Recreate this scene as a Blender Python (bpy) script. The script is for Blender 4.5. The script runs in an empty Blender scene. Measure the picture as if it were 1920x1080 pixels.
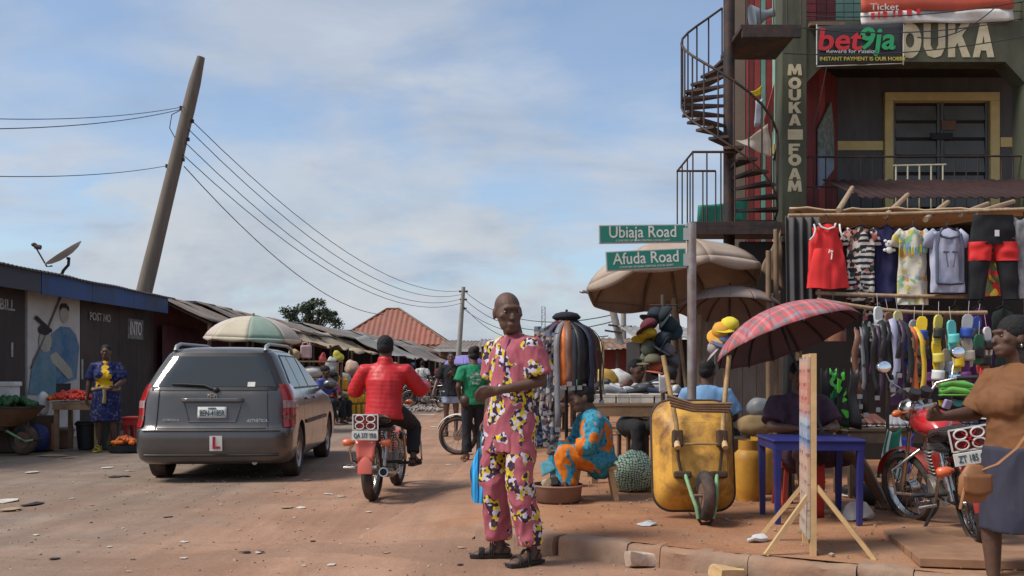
import bpy, bmesh, math, random
from mathutils import Vector as V, Matrix, Euler, noise
random.seed(7)
R = math.radians
SC = bpy.context.scene
COL = SC.collection

# ---------------------------------------------------------------- camera, sky, sun, exposure
FPX, CAMH, YH = 1750.0, 1.22, 700.0          # focal length in photo pixels, eye height, horizon row
cam = bpy.data.cameras.new('camera'); cam_o = bpy.data.objects.new('camera', cam); COL.objects.link(cam_o)
cam.sensor_width = 36; cam.lens = FPX / 1920 * 36; cam.shift_y = (YH - 540) / 1920
cam.clip_start = .1; cam.clip_end = 6000
cam_o.location = (0, 0, CAMH); cam_o.rotation_euler = (R(90), 0, 0)
SC.camera = cam_o

SUN_EL, SUN_AZ = 51, -108                       # azimuth from +Y towards +X
w = bpy.data.worlds.new('World'); SC.world = w; w.use_nodes = True
nt = w.node_tree; nt.nodes.clear()
def N(nt, t, **k):
    n = nt.nodes.new(t)
    for a, b in k.items(): setattr(n, a, b)
    return n
def mathn(nt, op, a, b=None, c=None):
    n = N(nt, 'ShaderNodeMath', operation=op)
    for i, x in enumerate((a, b, c)):
        if x is None: continue
        if isinstance(x, (int, float)): n.inputs[i].default_value = x
        else: nt.links.new(x, n.inputs[i])
    return n.outputs[0]
def ramp(nt, fac, stops, interp='LINEAR'):
    n = N(nt, 'ShaderNodeValToRGB'); cr = n.color_ramp; cr.interpolation = interp
    while len(cr.elements) < len(stops): cr.elements.new(.5)
    for e, (p, c) in zip(cr.elements, stops):
        e.position = p; e.color = (*c, 1) if len(c) == 3 else c
    nt.links.new(fac, n.inputs[0]); return n.outputs[0]
def mixc(nt, fac, a, b, mode='MIX'):
    n = N(nt, 'ShaderNodeMix', data_type='RGBA', blend_type=mode)
    for i, x in ((0, fac), (6, a), (7, b)):
        if isinstance(x, (int, float)): n.inputs[i].default_value = x
        elif isinstance(x, (tuple, list)): n.inputs[i].default_value = (*x[:3], 1)
        else: nt.links.new(x, n.inputs[i])
    return n.outputs[2]
def noisen(nt, vec, scale, detail=5, rough=.55, dist=0):
    n = N(nt, 'ShaderNodeTexNoise'); n.inputs['Scale'].default_value = scale; n.inputs['Detail'].default_value = detail
    n.inputs['Roughness'].default_value = rough; n.inputs['Distortion'].default_value = dist
    if vec is not None: nt.links.new(vec, n.inputs['Vector'])
    return n.outputs[0]
def mapn(nt, vec, scale=(1, 1, 1), loc=(0, 0, 0), rot=(0, 0, 0)):
    n = N(nt, 'ShaderNodeMapping'); n.inputs[1].default_value = loc; n.inputs[2].default_value = rot; n.inputs[3].default_value = scale
    nt.links.new(vec, n.inputs[0]); return n.outputs[0]
def build_sky():
    sky = N(nt, 'ShaderNodeTexSky', sky_type='NISHITA'); sky.sun_disc = False
    sky.sun_elevation = R(SUN_EL); sky.sun_rotation = R(SUN_AZ); sky.air_density = 1.0; sky.dust_density = 1.2; sky.ozone_density = 2.2
    tc = N(nt, 'ShaderNodeTexCoord'); sep = N(nt, 'ShaderNodeSeparateXYZ'); nt.links.new(tc.outputs['Generated'], sep.inputs[0])
    zz = mathn(nt, 'ADD', mathn(nt, 'MAXIMUM', sep.outputs[2], 0.0), .2)
    cx = mathn(nt, 'DIVIDE', sep.outputs[0], zz); cy = mathn(nt, 'DIVIDE', sep.outputs[1], zz)
    cb = N(nt, 'ShaderNodeCombineXYZ'); nt.links.new(cx, cb.inputs[0]); nt.links.new(cy, cb.inputs[1])
    p = mapn(nt, cb.outputs[0], (1, 1.15, 1), (1.7, .3, 0), (0, 0, .25))
    n1 = noisen(nt, p, 1.55, 9, .56, .25)
    cov = ramp(nt, n1, [(.4, (.25,) * 3), (.5, (.6,) * 3), (.58, (.97,) * 3)])
    p2 = mapn(nt, cb.outputs[0], (1, 1.6, 1), (4.1, 2.2, 0))
    n2 = noisen(nt, p2, 2.2, 8, .55, .3)
    ccol = ramp(nt, n2, [(.28, (3.0, 3.6, 4.55)), (.48, (3.9, 4.4, 5.2)), (.72, (4.8, 5.15, 5.75))])
    # bank of cumulus near the horizon, gone higher up
    hz = ramp(nt, sep.outputs[2], [(0.0, (1,) * 3), (.10, (.8,) * 3), (.26, (.0,) * 3)])
    n3 = noisen(nt, mapn(nt, tc.outputs['Generated'], (1, 1, 2.1), (.35, 0, .1)), 4.6, 9, .55, .2)
    cum = ramp(nt, mathn(nt, 'ADD', n3, mathn(nt, 'MULTIPLY', hz, .2)), [(.6, (0,) * 3), (.69, (.95,) * 3)])
    cum = mathn(nt, 'MULTIPLY', cum, ramp(nt, sep.outputs[2], [(.14, (1,) * 3), (.27, (0,) * 3)]))
    n4 = noisen(nt, mapn(nt, tc.outputs['Generated'], (1, 1, 2.4), (2.3, 0, .4)), 6.5, 8, .6)
    cumc = ramp(nt, n4, [(.3, (3.3, 3.8, 4.5)), (.5, (4.4, 4.75, 5.2)), (.72, (5.3, 5.45, 5.6))])
    base = mixc(nt, 1, sky.outputs[0], (1.25, 1.3, 1.32), 'MULTIPLY')
    c1 = mixc(nt, mathn(nt, 'MULTIPLY', cov, .9), base, ccol)
    c2 = mixc(nt, cum, c1, cumc)
    bg = N(nt, 'ShaderNodeBackground'); bg.inputs[1].default_value = .115; nt.links.new(c2, bg.inputs[0])
    out = N(nt, 'ShaderNodeOutputWorld'); nt.links.new(bg.outputs[0], out.inputs[0])
build_sky()
sl = bpy.data.lights.new('sun', 'SUN'); sl.energy = 3.7; sl.angle = R(20); sl.color = (1, .95, .87)
so = bpy.data.objects.new('sun', sl); COL.objects.link(so)
_sd = V((math.sin(R(SUN_AZ)) * math.cos(R(SUN_EL)), math.cos(R(SUN_AZ)) * math.cos(R(SUN_EL)), math.sin(R(SUN_EL))))
so.rotation_euler = _sd.to_track_quat('Z', 'Y').to_euler(); so.location = (0, 0, 60)
vs = SC.view_settings; vs.view_transform = 'Standard'; vs.look = 'None'; vs.gamma = 1; vs.exposure = 0.15; vs.use_curve_mapping = False
SC.cycles.max_bounces = 6; SC.cycles.diffuse_bounces = 3; SC.cycles.glossy_bounces = 3; SC.cycles.transmission_bounces = 4
SC.cycles.use_denoising = True

# ---------------------------------------------------------------- helpers: photo rows/columns to world points on real depths
def at(x, y, d): return V(((x - 960) * d / FPX, d, CAMH - (y - YH) * d / FPX))
def gnd(x, y, z=0.0):
    d = FPX * (CAMH - z) / (y - YH); return V(((x - 960) * d / FPX, d, z))
PV = .12                                       # pavement height

# ---------------------------------------------------------------- mesh builder
class MB:
    def __init__(s): s.v = []; s.f = []; s.m = []; s.mi = 0
    def add(s, vs, fs, M=None):
        o = len(s.v)
        s.v += [M @ V(p) for p in vs] if M is not None else [V(p) for p in vs]
        s.f += [tuple(i + o for i in f) for f in fs]; s.m += [s.mi] * len(fs); return s
    def box(s, c, sz, rot=None, M=None):
        x, y, z = (k / 2 for k in sz)
        vs = [V((a, b, e)) for e in (-z, z) for b in (-y, y) for a in (-x, x)]
        if rot is not None: rm = Euler(rot).to_matrix(); vs = [rm @ p for p in vs]
        vs = [p + V(c) for p in vs]
        return s.add(vs, [(0, 2, 3, 1), (4, 5, 7, 6), (0, 1, 5, 4), (2, 6, 7, 3), (0, 4, 6, 2), (1, 3, 7, 5)], M)
    def bx(s, a, b, M=None): return s.box([(p + q) / 2 for p, q in zip(a, b)], [abs(q - p) for p, q in zip(a, b)], None, M)
    def beam(s, p, q, w, h=None, up=(0, 0, 1)):
        p, q = V(p), V(q); h = h or w; t = (q - p).normalized(); u = V(up)
        if abs(t.dot(u)) > .98: u = V((0, 1, 0))
        a = t.cross(u).normalized(); b = a.cross(t)
        vs = [e + a * i * w / 2 + b * j * h / 2 for e in (p, q) for i, j in ((-1, -1), (1, -1), (1, 1), (-1, 1))]
        return s.add(vs, [(3, 2, 1, 0), (4, 5, 6, 7), (0, 1, 5, 4), (1, 2, 6, 5), (2, 3, 7, 6), (3, 0, 4, 7)])
    def tube(s, pts, r, n=8, side=None, ratio=1.0, cap=True, rnd=False, closed=False):
        pts = [V(p) for p in pts]; k = len(pts)
        rs = list(r) if isinstance(r, (list, tuple)) else [r] * k
        ra = list(ratio) if isinstance(ratio, (list, tuple)) else [ratio] * k
        tg = []
        for i in range(k):
            a, b = (pts[(i - 1) % k], pts[(i + 1) % k]) if closed else (pts[max(i - 1, 0)], pts[min(i + 1, k - 1)])
            d = b - a; tg.append(d.normalized() if d.length > 1e-9 else V((0, 0, 1)))
        rings = []; prev = None
        for i in range(k):
            t = tg[i]
            if side is not None: a = V(side); a = a - t * a.dot(t); a = a.normalized() if a.length > 1e-6 else t.orthogonal().normalized()
            elif prev is None: a = t.orthogonal().normalized()
            else:
                a = prev - t * prev.dot(t); a = a.normalized() if a.length > 1e-6 else t.orthogonal().normalized()
            prev = a; rings.append((pts[i], a, t.cross(a), rs[i], rs[i] * ra[i], t))
        if rnd:
            def capr(rg, sg):
                c, a, b, r1, r2, t = rg; m = min(r1, r2)
                return [(c + t * sg * m * math.sin(x), a, b, r1 * math.cos(x), r2 * math.cos(x), t) for x in (R(35), R(68))]
            rings = capr(rings[0], -1)[::-1] + rings + capr(rings[-1], 1)
        vs = [c + a * (r1 * math.cos(2 * math.pi * j / n)) + b * (r2 * math.sin(2 * math.pi * j / n)) for c, a, b, r1, r2, t in rings for j in range(n)]
        K = len(rings); fs = []
        for i in range(K if closed else K - 1):
            for j in range(n):
                i2 = (i + 1) % K; j2 = (j + 1) % n
                fs.append((i * n + j, i * n + j2, i2 * n + j2, i2 * n + j))
        if cap and not closed: fs += [tuple(range(n))[::-1], tuple((K - 1) * n + j for j in range(n))]
        return s.add(vs, fs)
    def cyl(s, p, q, r, r2=None, n=12): return s.tube([p, q], [r, r if r2 is None else r2], n)
    def lathe(s, prof, n=20, M=None, cap=True):
        vs = [(r * math.cos(2 * math.pi * j / n), r * math.sin(2 * math.pi * j / n), z) for r, z in prof for j in range(n)]
        fs = [(i * n + j, i * n + (j + 1) % n, (i + 1) * n + (j + 1) % n, (i + 1) * n + j) for i in range(len(prof) - 1) for j in range(n)]
        if cap: fs += [tuple(range(n))[::-1], tuple((len(prof) - 1) * n + j for j in range(n))]
        return s.add(vs, fs, M)
    def ell(s, c, rr, nu=12, nv=8, M=None):
        pr = [(max(math.cos(a), .02), math.sin(a)) for a in (math.pi * (i / nv - .5) for i in range(nv + 1))]
        T = Matrix.Translation(V(c)) @ Matrix.Diagonal((*rr, 1))
        return s.lathe(pr, nu, M @ T if M is not None else T)
    def prism(s, poly, t, M=None):
        n = len(poly); vs = [(x, y, 0) for x, y in poly] + [(x, y, t) for x, y in poly]
        fs = [tuple(range(n))[::-1], tuple(range(n, 2 * n))] + [(i, (i + 1) % n, n + (i + 1) % n, n + i) for i in range(n)]
        return s.add(vs, fs, M)
    def grid(s, fn, nu, nv, flip=False):
        vs = [fn(i / nu, j / nv) for j in range(nv + 1) for i in range(nu + 1)]
        fs = [(j * (nu + 1) + i, j * (nu + 1) + i + 1, (j + 1) * (nu + 1) + i + 1, (j + 1) * (nu + 1) + i) for j in range(nv) for i in range(nu)]
        if flip: fs = [f[::-1] for f in fs]
        return s.add(vs, fs)
    def mesh(s, name):
        me = bpy.data.meshes.new(name); me.from_pydata([tuple(p) for p in s.v], [], s.f); me.polygons.foreach_set('material_index', s.m); me.update(); return me
    def build(s, name, mats, parent=None, smooth=None, bevel=0, loc=None, rot=None, solid=0, recalc=False):
        me = s.mesh(name)
        return mkobj(name, me, mats, parent, smooth, bevel, loc, rot, solid, recalc)
def mkobj(name, me, mats, parent=None, smooth=None, bevel=0, loc=None, rot=None, solid=0, recalc=False):
    for m in (mats if isinstance(mats, (list, tuple)) else [mats]): me.materials.append(m)
    if recalc:
        bm = bmesh.new(); bm.from_mesh(me); bmesh.ops.recalc_face_normals(bm, faces=bm.faces); bm.to_mesh(me); bm.free()
    if smooth:
        me.shade_smooth()
        if smooth < 180: me.set_sharp_from_angle(angle=R(smooth))
    o = bpy.data.objects.new(name, me); COL.objects.link(o)
    if parent is not None: o.parent = parent
    if loc is not None: o.location = loc
    if rot is not None: o.rotation_euler = rot
    if solid:
        md = o.modifiers.new('solid', 'SOLIDIFY'); md.thickness = solid; md.offset = 0
    if bevel:
        md = o.modifiers.new('bevel', 'BEVEL'); md.width = bevel; md.segments = 2; md.limit_method = 'ANGLE'; md.angle_limit = R(40)
    return o
def tag(o, label=None, cat=None, group=None, kind=None):
    for k, v in (('label', label), ('category', cat), ('group', group), ('kind', kind)):
        if v: o[k] = v
    return o
def thing(name, label, cat, loc=(0, 0, 0), rz=0, group=None, scale=1):
    o = bpy.data.objects.new(name, None); COL.objects.link(o); o.empty_display_size = .1
    o.location = loc; o.rotation_euler = (0, 0, rz); o.scale = (scale,) * 3
    return tag(o, label, cat, group)
def kids(o): return [c for c in bpy.data.objects if c.parent == o]
def copy_tree(o, loc=None, rz=None, label=None, parent=None, top=True):
    c = o.copy(); COL.objects.link(c)
    if parent is not None: c.parent = parent
    if loc is not None: c.location = loc
    if rz is not None: c.rotation_euler = (0, 0, rz)
    if label: c['label'] = label
    for ch in list(o.children): copy_tree(ch, parent=c)
    return c
def lerp(a, b, t): return a + (b - a) * t
def interp(x, tab):
    if x <= tab[0][0]: return tab[0][1]
    for (a, fa), (b, fb) in zip(tab, tab[1:]):
        if x <= b: return fa + (fb - fa) * (x - a) / (b - a)
    return tab[-1][1]
def smoothi(x, tab):
    if x <= tab[0][0]: return tab[0][1]
    for (a, fa), (b, fb) in zip(tab, tab[1:]):
        if x <= b:
            t = (x - a) / (b - a); return fa + (fb - fa) * t * t * (3 - 2 * t)
    return tab[-1][1]
def tmp_eval(me, mods):
    o = bpy.data.objects.new('tmp', me); COL.objects.link(o)
    for t, kw in mods:
        md = o.modifiers.new(t, t)
        for k, v in kw.items(): setattr(md, k, v)
    dg = bpy.context.evaluated_depsgraph_get(); dg.update()
    out = bpy.data.meshes.new_from_object(o.evaluated_get(dg)); bpy.data.objects.remove(o); return out
def remesh(mb, voxel, smooth=3, wrinkle=0, wscale=(9, 9, 5), seed=0, mats=None):
    me = tmp_eval(mb.mesh('t'), [('REMESH', dict(mode='VOXEL', voxel_size=voxel)), ('SMOOTH', dict(factor=.5, iterations=smooth))])
    if wrinkle:
        off = V((seed * 3.1, seed * 1.7, seed * .9)); vn = [v.normal.copy() for v in me.vertices]
        for v, n in zip(me.vertices, vn):
            q = V((v.co.x * wscale[0], v.co.y * wscale[1], v.co.z * wscale[2])) + off
            k = noise.noise(q) + .5 * noise.noise(q * 2.3)
            k = 1 - 2 * abs(k)
            v.co += n * wrinkle * (k - .35)
    me.shade_smooth(); return me
_font = {}
def text_mesh(s, size=1.0, bold=0.0, spacing=1.0, ext=.003, align='CENTER', shear=0):
    cu = bpy.data.curves.new('txt', 'FONT'); cu.body = s; cu.size = size; cu.offset = bold * size; cu.extrude = ext
    cu.space_character = spacing; cu.align_x = align; cu.align_y = 'CENTER'; cu.shear = shear; cu.resolution_u = 3
    o = bpy.data.objects.new('txt', cu); COL.objects.link(o)
    dg = bpy.context.evaluated_depsgraph_get(); dg.update()
    me = bpy.data.meshes.new_from_object(o.evaluated_get(dg)); bpy.data.objects.remove(o); me.materials.clear(); return me
def lettering(s, parent, loc, mat, size, sx=1.0, rot=(R(90), 0, 0), name='lettering', **k):
    me = text_mesh(s, size, **k); o = mkobj(name, me, mat, parent, None, 0, loc, rot); o.scale = (sx, 1, 1); return o

# ---------------------------------------------------------------- materials
MT = {}
def mat(name, col, rough=.75, var=.18, scale=6, bump=.15, metal=0, dirt=None, damt=.5, dscale=1.6, coat=0, stretch=(1, 1, 1), spec=.4, bscale=None):
    if name in MT: return MT[name]
    m = bpy.data.materials.new(name); m.use_nodes = True; nt = m.node_tree; b = nt.nodes['Principled BSDF']
    tc = N(nt, 'ShaderNodeTexCoord'); oi = N(nt, 'ShaderNodeObjectInfo')
    vec = mapn(nt, tc.outputs['Object'], stretch)
    n1 = noisen(nt, vec, scale, 7, .6)
    lo = tuple(c * (1 - var) for c in col); hi = tuple(min(c * (1 + var), .95) for c in col)
    c = ramp(nt, n1, [(.3, lo), (.7, hi)])
    if dirt is not None:
        n2 = noisen(nt, vec, dscale, 8, .65, .3)
        f = ramp(nt, n2, [(.42, (0,) * 3), (.68, (damt,) * 3)])
        c = mixc(nt, f, c, dirt)
    nt.links.new(c, b.inputs['Base Color'])
    b.inputs['Metallic'].default_value = metal; b.inputs['Specular IOR Level'].default_value = spec
    rr = ramp(nt, n1, [(.3, (max(rough - .1, .05),) * 3), (.7, (min(rough + .1, 1),) * 3)]); nt.links.new(rr, b.inputs['Roughness'])
    if coat: b.inputs['Coat Weight'].default_value = coat; b.inputs['Coat Roughness'].default_value = .14
    if bump:
        bp = N(nt, 'ShaderNodeBump'); bp.inputs['Strength'].default_value = bump; bp.inputs['Distance'].default_value = .01
        nt.links.new(noisen(nt, vec, bscale or scale * 3, 6, .6), bp.inputs['Height']); nt.links.new(bp.outputs[0], b.inputs['Normal'])
    MT[name] = m; return m
def bsdf(m): return m.node_tree.nodes['Principled BSDF']
def pmat(name, fn, rough=.85):
    """custom colour: fn(nt, object-coordinate socket) -> colour socket"""
    if name in MT: return MT[name]
    m = bpy.data.materials.new(name); m.use_nodes = True; nt = m.node_tree; b = nt.nodes['Principled BSDF']
    tc = N(nt, 'ShaderNodeTexCoord'); nt.links.new(fn(nt, tc.outputs['Object']), b.inputs['Base Color']); b.inputs['Roughness'].default_value = rough
    b.inputs['Specular IOR Level'].default_value = .25
    MT[name] = m; return m
def glass_mat(name, tint, rough=.04, alpha=.45):
    if name in MT: return MT[name]
    m = bpy.data.materials.new(name); m.use_nodes = True; b = m.node_tree.nodes['Principled BSDF']
    b.inputs['Base Color'].default_value = (*tint, 1); b.inputs['Roughness'].default_value = rough; b.inputs['Alpha'].default_value = alpha
    b.inputs['Specular IOR Level'].default_value = .8; MT[name] = m; return m
def voro(nt, vec, scale, rnd=1, out=1, feature='F1'):
    n = N(nt, 'ShaderNodeTexVoronoi', feature=feature); n.inputs['Scale'].default_value = scale; n.inputs['Randomness'].default_value = rnd
    nt.links.new(vec, n.inputs['Vector']); return n.outputs[out]
def flat(nt, c):
    n = N(nt, 'ShaderNodeRGB'); n.outputs[0].default_value = (*c, 1); return n.outputs[0]
def sepx(nt, vec):
    n = N(nt, 'ShaderNodeSeparateXYZ'); nt.links.new(vec, n.inputs[0]); return n.outputs
def cellpick(nt, vec, scale, cols, rnd=1):
    c = voro(nt, vec, scale, rnd); s = N(nt, 'ShaderNodeSeparateColor'); nt.links.new(c, s.inputs[0])
    return ramp(nt, s.outputs[0], [(i / len(cols), k) for i, k in enumerate(cols)], 'CONSTANT')
def stripes(nt, val, period, cols):
    f = mathn(nt, 'FRACT', mathn(nt, 'DIVIDE', val, period))
    return ramp(nt, f, [(i / len(cols), k) for i, k in enumerate(cols)], 'CONSTANT')

LOAM = (.30, .145, .085)
wood = mat('weathered wood', (.24, .15, .085), .85, .3, 5, .4, stretch=(1, 1, 1), dirt=(.09, .07, .055), damt=.5)
wood_new = mat('pale new timber', (.55, .36, .17), .7, .15, 6, .25, dirt=(.3, .2, .12), damt=.5, dscale=4)
wood_dark = mat('dark timber', (.1, .065, .045), .85, .3, 7, .4, dirt=(.05, .04, .035))
rust = mat('rusty roofing iron', (.2, .12, .08), .8, .3, 3, .3, .0, dirt=(.10, .055, .04), damt=.8)
zinc = mat('weathered zinc sheet', (.24, .235, .22), .6, .25, 2.5, .2, .3, dirt=(.17, .1, .065), damt=.8, dscale=1.2)
zinc_brown = mat('brown aged zinc sheet', (.21, .175, .145), .75, .25, 2.5, .25, .1, dirt=(.13, .085, .06), damt=.7, dscale=1.0)
blackm = mat('black plastic', (.018, .018, .02), .55, .2, 8, .1)
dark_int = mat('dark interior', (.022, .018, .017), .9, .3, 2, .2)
steel = mat('dull steel', (.32, .32, .32), .45, .2, 10, .1, .8)
chrome = mat('chrome', (.5, .49, .48), .26, .1, 10, .0, 1, dirt=(.22, .14, .1), damt=.7, dscale=5)
rubber = mat('tyre rubber', (.028, .026, .025), .85, .2, 12, .3, dirt=(.2, .11, .07), damt=.55, dscale=5)
white_p = mat('off white paint', (.62, .61, .58), .6, .08, 5, .05, dirt=(.36, .29, .23), damt=.7, dscale=3)
red_p = mat('red enamel', (.5, .02, .02), .3, .1, 5, 0, coat=.5)
ironm = mat('black iron', (.035, .03, .03), .65, .3, 9, .25, .3, dirt=(.13, .06, .035), damt=.6, dscale=4)
concrete = mat('concrete', (.33, .28, .23), .9, .15, 6, .35, dirt=(.3, .16, .1), damt=.8, dscale=1.8)
# ---------------------------------------------------------------- ground, pavement, kerb
def road_col(nt, vec):
    big = noisen(nt, mapn(nt, vec, (1, .55, 1), (3.2, 1.4, 0)), .16, 5, .6, .6)
    mid = noisen(nt, vec, .9, 7, .62, .4)
    # tar shows along the wheel tracks to the left, loam dust lies thick towards the right and far off
    s = sepx(nt, vec)
    lane = mathn(nt, 'ADD', mathn(nt, 'ADD', mathn(nt, 'MULTIPLY', s[0], -.085), -.19), mathn(nt, 'MULTIPLY', big, .95))
    lane = mathn(nt, 'ADD', lane, mathn(nt, 'MULTIPLY', mid, .45))
    lane = mathn(nt, 'SUBTRACT', lane, ramp(nt, mathn(nt, 'ADD', mathn(nt, 'MULTIPLY', s[0], .25), .75), [(0, (0,) * 3), (1, (.6,) * 3)]))
    tarmask = ramp(nt, lane, [(.56, (0,) * 3), (.86, (.85,) * 3)])
    dust = ramp(nt, mid, [(.25, (.23, .125, .08)), (.5, (.32, .18, .115)), (.78, (.4, .245, .165))])
    tar = ramp(nt, noisen(nt, vec, 2.2, 8, .65), [(.3, (.145, .115, .092)), (.7, (.25, .2, .158))])
    c = mixc(nt, tarmask, dust, tar)
    trk = ramp(nt, noisen(nt, mapn(nt, vec, (2.6, .16, 1), (.3, 0, 0), (0, 0, -.2)), 1.3, 4, .6), [(.35, (.86,) * 3), (.62, (1.1,) * 3)])
    c = mixc(nt, 1, c, trk, 'MULTIPLY')
    # older patch edges and drips of oil
    pat = ramp(nt, noisen(nt, mapn(nt, vec, (.7, 1.3, 1), (9, 2, 0)), .55, 6, .6, .8), [(.5, (0,) * 3), (.56, (.45,) * 3), (.8, (.2,) * 3)])
    c = mixc(nt, pat, c, (.2, .125, .085))
    oil = ramp(nt, noisen(nt, vec, 3.3, 4, .5), [(.68, (0,) * 3), (.76, (.6,) * 3)])
    c = mixc(nt, oil, c, (.1, .07, .055))
    fl = voro(nt, vec, 22, 1, 0); g = ramp(nt, fl, [(.06, (1,) * 3), (.14, (0,) * 3)])
    sel = ramp(nt, noisen(nt, vec, 1.7, 3), [(.5, (0,) * 3), (.64, (.75,) * 3)])
    c = mixc(nt, mathn(nt, 'MULTIPLY', g, sel), c, (.45, .36, .29))
    fine = ramp(nt, noisen(nt, vec, 60, 4, .7), [(.3, (.82,) * 3), (.7, (1.15,) * 3)])
    return mixc(nt, 1, c, fine, 'MULTIPLY')
def ground_material():
    fn = road_col
    m = pmat('dusty tar and red loam', fn, .92); nt = m.node_tree; b = bsdf(m)
    tc = N(nt, 'ShaderNodeTexCoord'); bp = N(nt, 'ShaderNodeBump'); bp.inputs['Strength'].default_value = .5; bp.inputs['Distance'].default_value = .012
    nt.links.new(noisen(nt, tc.outputs['Object'], 28, 8, .7), bp.inputs['Height']); nt.links.new(bp.outputs[0], b.inputs['Normal'])
    return m
GM = ground_material()
g = MB()
xs = [-900, -300, -120, -60] + [-30 + i * .75 for i in range(81)] + [60, 120, 300, 900]
ys = [-40, -10, 0] + [2 + .5 * i for i in range(77)] + [45, 52, 60, 80, 120, 200, 400, 900, 2500]
def gz(x, y):
    if abs(x) > 30 or y > 41 or y < 1: return 0
    return .018 * noise.noise(V((x * .45, y * .35, 0))) + .006 * noise.noise(V((x * 2, y * 2, 3))) - .01
g.add([(x, y, gz(x, y)) for y in ys for x in xs], [(j * len(xs) + i, j * len(xs) + i + 1, (j + 1) * len(xs) + i + 1, (j + 1) * len(xs) + i) for j in range(len(ys) - 1) for i in range(len(xs) - 1)])
tag(g.build('ground', GM, None, 180), kind='structure')

KA, KB, KC, KD = V((-.27, 6.85, 0)), V((.31, 6.27, 0)), V((1.42, 5.62, 0)), V((4.6, 3.85, 0))
def pave_material():
    def fn(nt, vec):
        mid = noisen(nt, vec, 1.4, 8, .62, .3)
        c = ramp(nt, mid, [(.28, (.23, .105, .055)), (.5, (.335, .16, .083)), (.75, (.42, .235, .13))])
        gr = ramp(nt, noisen(nt, vec, .7, 5, .6), [(.52, (0,) * 3), (.72, (.55,) * 3)])
        c = mixc(nt, gr, c, (.24, .17, .13))
        fine = ramp(nt, noisen(nt, vec, 55, 5, .7), [(.3, (.8,) * 3), (.7, (1.15,) * 3)])
        c = mixc(nt, 1, c, fine, 'MULTIPLY'); z = mathn(nt, 'ADD', sepx(nt, vec)[2], mathn(nt, 'MULTIPLY', mathn(nt, 'SUBTRACT', noisen(nt, vec, 2.5, 5, .6), .5), .09))
        return mixc(nt, ramp(nt, z, [(.03, (0,) * 3), (.105, (1,) * 3)]), road_col(nt, vec), c)
    m = pmat('trodden red loam', fn, .95); nt = m.node_tree; b = bsdf(m)
    tc = N(nt, 'ShaderNodeTexCoord'); bp = N(nt, 'ShaderNodeBump'); bp.inputs['Strength'].default_value = .6; bp.inputs['Distance'].default_value = .015
    nt.links.new(noisen(nt, tc.outputs['Object'], 20, 8, .7), bp.inputs['Height']); nt.links.new(bp.outputs[0], b.inputs['Normal'])
    return m
def kerb_y(x):
    return interp(x, [(-.27, 6.85), (.31, 6.27), (1.42, 5.62), (4.6, 3.85), (9, 1.4)])
def left_edge(y): return interp(y, [(6.85, -.27), (8, -.1), (10, .12), (16, .4), (40, .9)])
pv = MB()
NU, NV = 60, 46
def pvf(u, v):
    y = 40 * v ** 2.2
    # rows run from the kerb line back; columns from the crumbling left edge to the far right
    xl = left_edge(y + 6.85) - .9; x = xl + (14 - xl) * u ** 1.6
    yk = kerb_y(max(x, -.27)) + .09
    Y = yk + (y if y < 1 else y + (6.85 - yk) * min((y - 1) / 6, 1)) if x > -.27 else 6.94 + y
    e = x - xl
    z = PV * min(max(e / 1.1, 0), 1) if True else PV
    z = z + .014 * noise.noise(V((x * 1.3, Y * 1.1, 5))) + .006 * noise.noise(V((x * 4, Y * 4, 1)))
    if x < -.2: z = min(z, -.03 + max(Y - 6.9, 0) * .35)
    if e <= .001: z = -.03
    return V((x, Y, z))
pv.grid(pvf, NU, NV)
tag(pv.build('pavement', pave_material(), None, 180), kind='structure')

kerb = thing('kerb', 'worn concrete kerb of laid blocks edging the raised dirt pavement', 'kerb', (0, 0, 0))
def kerb_run(a, b, lens):
    d = (b - a); L = d.length; d.normalize(); n = V((-d.y, d.x, 0)); s = 0; k = 0
    while s < L - .05:
        l = min(lens[k % len(lens)], L - s); k += 1
        mb = MB(); p = a + d * (s + .003); q = a + d * (s + l - .003)
        pts = []; nn = 14
        h = .122 + random.uniform(-.014, .008); w = .15; jit = random.uniform(-.008, .008)
        sec = [(-.004, -.05), (0, h * .5), (.004, h - .02), (.022, h), (w * .5, h + .003), (w, h + .002), (w + .004, -.05)]
        for i in range(nn + 1):
            c = p.lerp(q, i / nn)
            for (o, z) in sec:
                ww = noise.noise(V((c.x * 5, c.y * 5, z * 9))) * .02 + noise.noise(V((c.x * 17, c.y * 17, z * 25))) * .014
                pts.append(c + n * (o + jit + ww) + V((0, 0, z + ww * .6)))
        m = len(sec)
        fs = [(i * m + j, (i + 1) * m + j, (i + 1) * m + j + 1, i * m + j + 1) for i in range(nn) for j in range(m - 1)]
        fs += [tuple(range(m)), tuple(nn * m + j for j in range(m))[::-1]]
        mb.add(pts, fs); mb.build('block', kerbm, kerb, 50, recalc=True); s += l
kerbm = mat('dusty kerb concrete', (.27, .18, .125), .95, .18, 7, .6, dirt=(.3, .15, .085), damt=.85, dscale=2.5, bscale=26)
kerb_run(KA, KB, [.42, .36]); kerb_run(KB, KC, [.5, .22, .58]); kerb_run(KC, KD, [.62, .3, .6, .72])

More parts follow.
